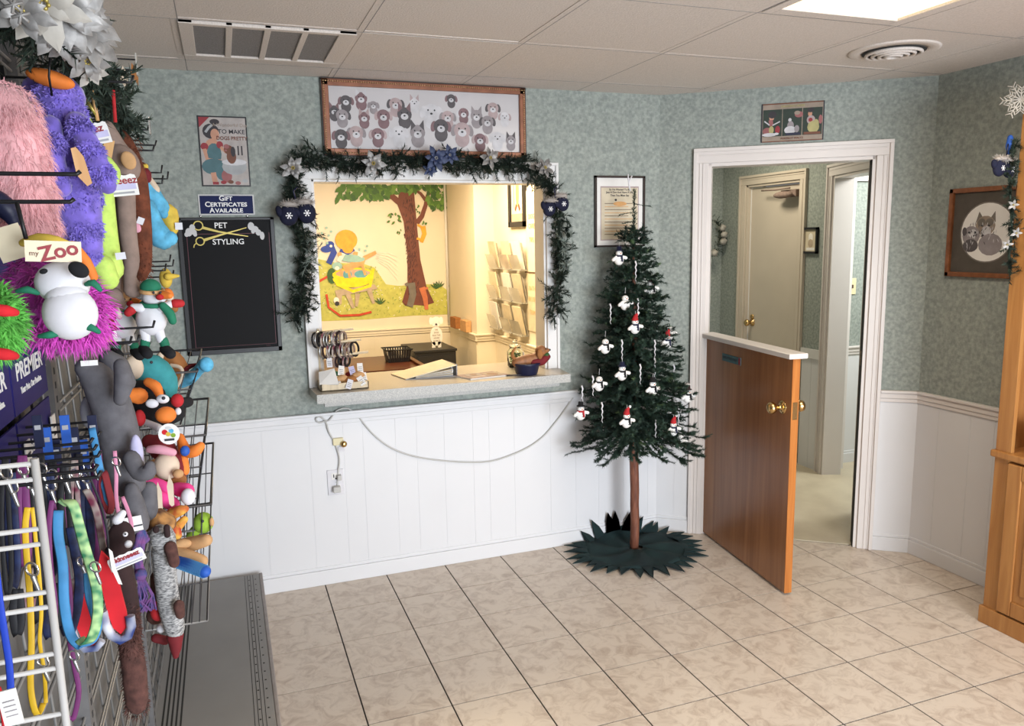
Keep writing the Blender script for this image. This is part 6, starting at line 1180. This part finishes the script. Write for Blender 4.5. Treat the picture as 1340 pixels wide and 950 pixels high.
t = toy(155, 780, 1.08, 'flat red oval toy with navy and white rope edge', 'dog toy', name='rope_edge_toy'); k = mpp(150, 780, 1.08)
body = [(132, 722), (145, 735), (156, 765), (165, 800), (168, 818), (158, 830), (148, 822), (140, 800), (132, 765), (128, 740)]
MB().prism([at(a, b, 1.08) for a, b in body], (0, .006, 0)).build('felt_panel', 'red_felt', t); MB().tube([at(a, b, 1.078) for a, b in ((134, 800), (138, 818), (146, 832), (158, 838), (168, 832), (172, 820), (170, 806))], 6 * k, 8).build('rope_edge', 'navy_white', t)
t = toy(112, 820, 1.12, 'second red felt toy with navy rope edge behind the blue collar', 'dog toy', name='rope_edge_toy'); MB().prism([at(a, b, 1.12) for a, b in ((108, 760), (118, 790), (130, 820), (128, 845), (112, 848), (100, 820), (102, 780))], (0, .006, 0)).build('felt_panel', 'red_felt', t); MB().tube([at(a, b, 1.118) for a, b in ((92, 815), (98, 836), (112, 850), (126, 848), (134, 838))], 5 * k, 8).build('rope_edge', 'navy_white', t)
# ---- white wire rack at the left edge
p0 = at(45, 600, .70); wr_ = thing('white_wire_rack', (p0.x - .05, p0.y, .6), 'white wire side panel with paired rungs at the left edge', 'wire rack')
MB().tube([V((p0.x, p0.y, p0.z)), V((p0.x + .001, p0.y, .55))], .0032, 8).build('post', 'white_wire', wr_)
for zz in [p0.z - .002 - .0 * i for i in range(1)] + []: pass
k = 0; z = p0.z - .004
while z > .6:
    for dz in (0, -.013): MB().tube([V((-.665, p0.y, z + dz)), V((p0.x, p0.y, z + dz))], .0022, 6).build('rung', 'white_wire', wr_)
    z -= .0545
MB().tube([V((-.664, p0.y, p0.z)), V((-.664, p0.y, .55))], .0032, 8).build('post', 'white_wire', wr_)
t = thing('price_tag', at(14, 920, .62), 'white price tag hanging low at the left edge before the wire rack', 'tag'); f, k = card(14, 925, .62, 22, 50, 'paper', t, .1); decal(f, [(rc(-7 * k, (-12 + i * 7) * k, 7 * k, (-10.5 + i * 7) * k), 'p_dog1') for i in range(4)], 'print', t, .0014)
# ---- wire baskets
def basket(tp, bt, near, depth, label, lines=9):
    a, b = at(*tp, near), at(*bt, near); t = thing('wire_basket', (-.55, a.y + depth / 2, b.z), label, 'wire basket'); y0, y1 = a.y, a.y + depth; xb = -.662
    MB().tube([V((xb, y0, a.z)), V((a.x, y0, a.z)), V((a.x, y1, a.z)), V((xb, y1, a.z))], .003, 6, closed=True).build('rim', 'dark_wire', t)
    MB().tube([V((xb, y0, b.z)), V((b.x, y0, b.z)), V((b.x, y1, b.z)), V((xb, y1, b.z))], .0026, 6, closed=True).build('bottom_frame', 'grey_wire', t)
    mb = MB()
    for k in range(lines + 1):
        u = k / lines; xt = xb + (a.x - xb) * u; xq = xb + (b.x - xb) * u
        for y in (y0, y1): mb.tube([V((xt, y, a.z)), V((xq, y, b.z))], .0014, 5)
        mb.tube([V((xq, y0, b.z)), V((xq, y1, b.z))], .0014, 5)
    for k in range(int(depth / .03)):
        y = y0 + .03 * k; mb.tube([V((a.x, y, a.z)), V((b.x, y, b.z))], .0014, 5)
    for u in (.33, .66):
        x_, z_ = a.x + (b.x - a.x) * u, a.z + (b.z - a.z) * u; mb.tube([V((xb, y0, z_)), V((x_, y0, z_)), V((x_, y1, z_)), V((xb, y1, z_))], .0018, 5)
    mb.build('wires', 'dark_wire', t, stuff=True)
basket((258, 486), (236, 556), 1.85, .40, 'upper wire basket holding the teal and black plush toys')
basket((269, 569), (254, 694), 1.72, .42, 'middle wire basket full of pink and brown plush toys')
basket((276, 660), (271, 812), 1.70, .55, 'lowest wire basket with the green parrot and blue brush', 14)
# toys in the upper basket
t = toy(190, 495, 1.80, 'teal plush fish with a pale snout lying in the upper basket'); lp([(176, 482, 1.8, 17), (198, 484, 1.8, 21), (212, 500, 1.8, 20), (214, 525, 1.8, 14), (210, 540, 1.8, 8)]).build('body', 'teal_plush', t); el(175, 481, 1.74, 12, 16, 9).build('snout', 'beige_plush', t); el(198, 474, 1.735, 2, 2).build('eye', 'ink', t)
t = toy(230, 480, 1.95, 'rust brown plush with a curved cream stripe in the upper basket'); lp([(212, 467, 1.95, 7), (226, 470, 1.95, 12), (234, 486, 1.95, 13), (228, 502, 1.95, 9)]).build('body', 'rust_plush', t); lp([(224, 478, 1.9, 2.5), (236, 481, 1.89, 2.5), (239, 492, 1.89, 2.5), (231, 506, 1.9, 2.5)], 8).build('cream_stripe', 'beige_plush', t); lp([(215, 478, 1.9, 3), (220, 498, 1.9, 4)]).build('leg', 'beige_plush', t); el(210, 466, 1.9, 4, 5).build('muzzle', 'beige_plush', t)
t = toy(258, 482, 1.9, 'light blue long-necked plush dinosaur leaning over the basket corner'); lp([(238, 500, 1.95, 8), (250, 494, 1.93, 8), (260, 484, 1.9, 7), (268, 476, 1.88, 8)]).build('neck', 'sky_plush', t); el(270, 477, 1.87, 9, 10, 8).build('head', 'sky_plush', t); lp([(237, 488, 1.94, 3), (248, 480, 1.93, 3), (256, 477, 1.92, 2)], 8).build('back_ridge', 'dark_red', t)
t = toy(205, 535, 1.68, 'black plush bird with orange beak and feet upside down below the teal fish')
el(205, 536, 1.70, 36, 20, 22, .25).build('body', 'black_cloth', t); el(190, 512, 1.72, 25, 14, 16, .3).build('tail', 'black_cloth', t); lp([(152, 512, 1.66, 6), (168, 516, 1.65, 9), (182, 518, 1.65, 11)]).build('foot', 'orange_cloth', t); lp([(194, 500, 1.66, 6), (204, 506, 1.65, 7), (209, 517, 1.65, 5)]).build('foot', 'orange_cloth', t)
el(199, 528, 1.60, 8, 6, 5, .2).build('eye', 'white_cloth', t); el(213, 522, 1.60, 8, 6, 5, .2).build('eye', 'white_cloth', t); el(214, 521, 1.575, 2.4, 2.4).build('pupil', 'ink', t); el(217, 543, 1.59, 13, 11, 12).build('beak', 'orange_cloth', t)
el(183, 547, 1.64, 7, 11).build('wing_tip', 'red_cloth', t); el(232, 524, 1.66, 8, 9).build('wing_tip', 'red_cloth', t); el(233, 538, 1.66, 4, 5).build('cuff', 'white_cloth', t); lp([(190, 552, 1.66, 4), (208, 560, 1.64, 5)]).build('white_band', 'white_cloth', t); lp([(236, 528, 1.72, 7), (246, 526, 1.74, 7)]).build('leg', 'black_cloth', t)
f = fr(221, 566, 1.56); k = mpp(221, 566, 1.56); o = MB().prism([f[0] + X * a * k + Z * b * k for a, b in circ(0, -2, 13, 14, 20) if True], (0, .0012, 0)).build('round_tag', 'paper', t)
decal((f[0] - Y * .0001, X, Z), [(circ(-5 * k, 1 * k, 3.5 * k), 'red_felt'), (circ(3 * k, 2 * k, 3 * k), 'sky_plush'), (circ(-1 * k, -2 * k, 3 * k), 'yellow_plush'), (circ(5 * k, -4 * k, 3 * k), 'parrot_green'), (rc(-6 * k, -11 * k, 6 * k, -8 * k), 'ink'), (circ(0, 6 * k, 4 * k, 2 * k), 'letter_grey')], 'tag_print', o, .0006)
# toys in the middle basket
t = toy(215, 585, 1.62, 'dark red plush with an orange arm under the round tag'); lp([(196, 578, 1.62, 10), (210, 585, 1.62, 16), (226, 605, 1.62, 14), (236, 628, 1.62, 8)]).build('body', 'dark_red', t); lp([(236, 572, 1.62, 5), (243, 590, 1.6, 8), (255, 590, 1.58, 8), (262, 584, 1.58, 6)]).build('arm', 'orange_cloth', t); el(242, 590, 1.56, 6, 7).build('blue_cuff', 'royal_blue', t); lp([(240, 600, 1.62, 6), (242, 616, 1.62, 6)]).build('leg', 'orange_cloth', t)
t = toy(215, 615, 1.55, 'tan and pink plush monkey face in the middle basket'); el(218, 610, 1.55, 16, 18, 14).build('face', 'beige_plush', t); el(204, 618, 1.57, 12, 18, 12).build('head', 'tan_plush', t); lp([(196, 588, 1.55, 5), (208, 588, 1.54, 6), (226, 592, 1.54, 5)]).build('collar_frill', 'soft_pink', t); lp([(200, 632, 1.56, 8), (222, 636, 1.55, 9), (236, 628, 1.55, 8)]).build('body', 'rust_plush', t); el(233, 620, 1.52, 7, 6).build('ear', 'tan_plush', t)
t = toy(215, 645, 1.5, 'hot pink plush with white paws in the middle basket'); lp([(188, 634, 1.5, 6), (204, 632, 1.5, 7), (220, 640, 1.5, 7)]).build('arm', 'hot_pink', t); lp([(190, 648, 1.5, 8), (210, 650, 1.5, 10), (226, 660, 1.5, 9)]).build('body', 'hot_pink', t); lp([(232, 640, 1.52, 9), (244, 642, 1.51, 10)]).build('sleeve', 'hot_pink', t); el(246, 650, 1.48, 9, 11).build('paw', 'white_cloth', t)
for k, (x, y, rt) in enumerate(((208, 650, .1), (223, 640, -.1))):
    t = thing('paper_tag', at(x, y, 1.42), ('narrow beige paper tag, left of the two over the pink plush', 'narrow beige paper tag, right of the two over the pink plush')[k], 'tag'); q = mpp(x, y, 1.42); f = fr(x, y, 1.42, rt); MB().prism([f[0] + X * a * q + Z * b * q for a, b in ((0, 20), (4, 6), (3, -22), (0, -24), (-3, -20), (-4, 4))], (0, .001, 0)).build('card', 'beige_plush', t)
t = toy(200, 682, 1.42, 'orange leopard-spotted plush above the tweed one'); lp([(190, 672, 1.42, 9), (202, 680, 1.42, 18), (216, 684, 1.42, 14)]).build('body', 'leopard', t)
t = toy(228, 682, 1.46, 'yellow and red giraffe-print plush legs in the middle basket'); lp([(216, 690, 1.46, 9), (228, 694, 1.44, 8), (232, 700, 1.44, 6)]).build('leg', 'giraffe', t); lp([(226, 672, 1.47, 8), (236, 668, 1.46, 7), (242, 666, 1.46, 5)]).build('leg', 'giraffe', t); lp([(234, 688, 1.46, 6), (241, 680, 1.46, 5)]).build('leg', 'giraffe', t)
# lower basket
t = toy(266, 684, 1.72, 'green plush parrot head peering over the lowest basket'); el(266, 684, 1.72, 13, 14, 12).build('head', 'parrot_green', t); lp([(256, 694, 1.74, 7), (250, 700, 1.75, 6)]).build('body', 'parrot_green', t); el(265, 682, 1.68, 2, 2).build('eye', 'ink', t); el(277, 683, 1.7, 3, 6).build('beak', 'tan_plush', t)
t = toy(250, 715, 1.6, 'tan plush limbs crossed in the lowest basket'); lp([(232, 716, 1.62, 10), (250, 712, 1.6, 10), (270, 707, 1.58, 8)]).build('leg', 'tan_plush', t); lp([(228, 722, 1.58, 9), (246, 728, 1.56, 9), (264, 734, 1.55, 8)]).build('leg', 'tan_plush', t); el(238, 712, 1.58, 12, 7).build('body', 'tan_plush', t)
t = toy(250, 740, 1.55, 'royal blue bristle brush roll in the lowest basket', 'brush', name='grooming_brush'); lp([(232, 734, 1.56, 8), (268, 748, 1.5, 8)], 14, 6).build('roll', 'royal_blue', t)
a_, b_ = at(233, 735, 1.56), at(268, 748, 1.5); mb = MB(); k = mpp(250, 740, 1.53) * 8.3
for i in range(26): q = a_.lerp(b_, i / 25); mb.tube(ring(q, k, (b_ - a_)), .0006, 4, closed=True)
mb.build('bristle_ridges', 'blue_strap', t, stuff=True)
t = toy(212, 760, 1.35, 'grey tweed long plush fox with dark brown pointed tips'); lp([(201, 702, 1.36, 10), (211, 702, 1.35, 17), (216, 714, 1.35, 14)]).build('head', 'tweed', t); lp([(212, 720, 1.36, 13), (216, 750, 1.36, 14), (221, 790, 1.36, 14), (228, 818, 1.36, 13), (230, 832, 1.36, 9)], 14).build('body', 'tweed', t)
lp([(223, 716, 1.33, 8), (228, 736, 1.33, 7)]).build('forepaw', 'cocoa_fur', t); lp([(229, 832, 1.36, 11), (230, 845, 1.36, 8), (230, 858, 1.36, 4)]).build('tail_tip', 'dark_red', t); lp([(234, 792, 1.33, 7), (236, 804, 1.33, 6)]).build('hind_paw', 'cocoa_fur', t); lp([(218, 690, 1.32, 4), (219, 700, 1.32, 4)]).build('ear', 'dark_brown', t); el(204, 693, 1.32, 4, 5).build('ear', 'dark_brown', t)
t = toy(205, 795, 1.42, 'dark red and brown plush squirrel hanging behind the tweed fox'); lp([(205, 755, 1.42, 8), (206, 780, 1.42, 9), (204, 805, 1.42, 12)]).build('body', 'cocoa_fur', t); el(206, 800, 1.38, 9, 13).build('belly', 'red_cloth', t); el(211, 822, 1.38, 6, 6).build('face', 'white_cloth', t); lp([(204, 835, 1.4, 6), (216, 838, 1.4, 6)]).build('foot', 'dark_red', t); lp([(204, 756, 1.38, 3), (210, 766, 1.38, 4)]).build('arm', 'dark_red', t)
t = toy(185, 740, 1.28, 'purple and blue knotted rope toy beside the tweed fox', 'dog toy', name='rope_toy'); rr = random.Random(3)
for k in range(5): lp([(184 + k * 2, 690 + k * 4, 1.28, 4), (180 + rr.uniform(-4, 10), 720, 1.27, 4), (184 + rr.uniform(-6, 6), 750, 1.28, 4)], 8).build('strand', 'rope_purple', t)
el(184, 752, 1.27, 8, 8).build('knot', 'rope_purple', t)
mb = MB()
for k in range(40): a_ = at(184 + rr.uniform(-5, 5), 756, 1.27); mb.tube([a_, a_ + V((rr.uniform(-.012, .012), rr.uniform(-.006, .006), -.03)), a_ + V((rr.uniform(-.014, .014), rr.uniform(-.006, .006), -.055))], .0012, 4)
mb.build('frayed_end', 'rope_purple', t, stuff=True)
t = toy(158, 720, 1.12, 'dark brown flat plush dog with white muzzle and long furry tail'); el(158, 705, 1.12, 17, 24, 12, .2).build('head', 'dark_brown', t); el(164, 699, 1.085, 3.2, 3.2).build('eye', 'white_cloth', t); el(168, 712, 1.08, 5, 5).build('muzzle', 'white_cloth', t); el(164, 699, 1.078, 1.3, 1.3).build('pupil', 'ink', t)
lp([(150, 722, 1.14, 12), (160, 750, 1.16, 14), (168, 790, 1.17, 13), (172, 830, 1.18, 13)]).build('body', 'dark_brown', t); lp([(160, 672, 1.12, 5), (154, 680, 1.12, 7)]).build('ear', 'white_cloth', t)
o = skin_tag(166, 732, 1.06, 44, 17, t, .3, 'Skinneeez'); MB().prism([at(a, b, 1.05) for a, b in ((142, 718), (147, 722), (152, 745), (160, 765), (155, 764), (146, 745))], (0, .0012, 0)).build('tag_edge', 'paper', t)
t = toy(176, 850, 1.15, 'cocoa brown furry tail toy hanging down over the rack bottom'); lp([(166, 800, 1.17, 10), (170, 840, 1.16, 14), (176, 880, 1.15, 15), (179, 915, 1.15, 14), (180, 922, 1.15, 12)], 14).build('body', 'cocoa_fur', t)
mb = MB(); k = mpp(176, 880, 1.15)
for y in range(800, 930, 9): shag(mb, at(167 + (y - 800) * .1, y, 1.155), 13 * k, 170, .006, r, .4, .0006)
mb.build('fur', 'cocoa_fur', t, stuff=True)
# ---- silver flowers, garland and sparkle at the top left
garland('top_garland', [at(-10, -5, 1.05), at(20, 12, 1.1), at(50, 32, 1.2), at(80, 55, 1.3), at(108, 85, 1.45), at(128, 112, 1.6), at(146, 140, 1.75), at(160, 158, 1.9)], .05, 300, 'dark green garland along the top of the merchandise rack', 55, .045, .018)
fl_ = [(70, 40, 1.12, .035, 'silver_petal', (.3, -1, -.4), 'silver poinsettia in the middle of the rack top cluster'), (124, 38, 1.2, .032, 'silver_petal', (.8, -.8, .1), 'small silver poinsettia farthest right over the ceiling'), (104, 4, 1.1, .036, 'silver_petal', (.5, -1, .1), 'silver poinsettia at the top edge, right of the cream bloom'), (118, 92, 1.3, .026, 'white_petal', (.5, -1, -.6), 'pale flower under the lowest rack top bloom'), (56, 2, .98, .046, 'white_petal', (.2, -1, -.5), 'large cream poinsettia, nearest bloom on the rack top'), (88, 22, 1.05, .044, 'silver_petal', (.4, -1, -.3), 'silver poinsettia right of the large cream bloom'), (108, 22, 1.12, .045, 'silver_petal', (.6, -1, .2), 'silver poinsettia at the right end against the ceiling'), (112, 48, 1.18, .046, 'silver_petal', (.7, -.8, -.2), 'silver poinsettia with petals over the ceiling edge'), (28, 12, .95, .035, 'silver_petal', (.0, -1, -.3), 'small silver flower at the far left of the rack top'), (112, 78, 1.2, .034, 'silver_petal', (.5, -1, -.6), 'small cream flower hanging lowest on the rack top'), (80, 8, 1.0, .045, 'silver_petal', (.2, -1, -.2), 'silver poinsettia cut by the top edge of the view'), (86, 58, 1.15, .030, 'silver_petal', (.1, -1, -.5), 'small silver poinsettia tucked under the rack top blooms')]
for k, (x, y, d, R_, mt, tl, lab) in enumerate(fl_): flower('poinsettia', at(x, y, d), R_, mt, lab, seed=20 + k, tilt=tl, group='poinsettias on the rack top')
for k, (x, y, d) in enumerate(((18, 6, .85), (27, 20, .86))):
    t = thing('star_ornament', at(x, y, d), ('upper silver snowflake ornament at the left of the rack top', 'lower silver snowflake ornament at the left of the rack top')[k], 'ornament'); q = at(x, y, d)
    for a in range(3): c_, s_ = math.cos(a * PI / 3 + .3), math.sin(a * PI / 3 + .3); MB().tube([q - (X * c_ + Z * s_) * .008, q + (X * c_ + Z * s_) * .008], .0015, 5).build('snowflake_arm', 'silver_petal', t)
for k, (a_, b_, d) in enumerate((((160, 85), (166, 120), 1.7), ((172, 82), (181, 112), 1.9))):
    p1, p2 = at(*a_, d), at(*b_, d); o = MB().prism([p1, p1.lerp(p2, .4) + X * .008, p2, p1.lerp(p2, .5) - X * .008], (0, .001, 0)).build('price_tag', ('beige_plush', 'rust_plush')[k]); tag(o, ('beige pointed paper tag at the top right of the rack', 'reddish pointed tag nearest the teal wall')[k], 'tag')
for k, (x, y, x2, y2, mt, lab) in enumerate(((148, 118, 151, 160, 'red_cloth', 'red stick ornament below the rack top garland'), (120, 118, 128, 158, 'tag_wood', 'tan twig ornament below the rack top garland'), (112, 130, 126, 150, 'gold', 'gold twig ornament crossing the tan twig'))):
    o = MB().tube([at(x, y, 1.5), at(x2, y2, 1.5)], .003, 6).build('stick_ornament', mt); tag(o, lab, 'ornament')
MB_r = [at(0, 28, .9), at(60, 85, 1.25)]
t = thing('black_rail', MB_r[0], 'pair of black rails running along the top of the left rack', 'rail')
for k, (a_, b_) in enumerate((((-20, 5), (62, 80)), ((-20, 60), (40, 108)))):
    for dz in (0, .014): MB().tube([V((-.655, at(*a_, .9).y, at(*a_, .9).z + dz)), V((-.655, at(*b_, 1.5).y, at(*a_, .9).z + dz))], .003, 6).build('rail_rod', 'black_metal', t)
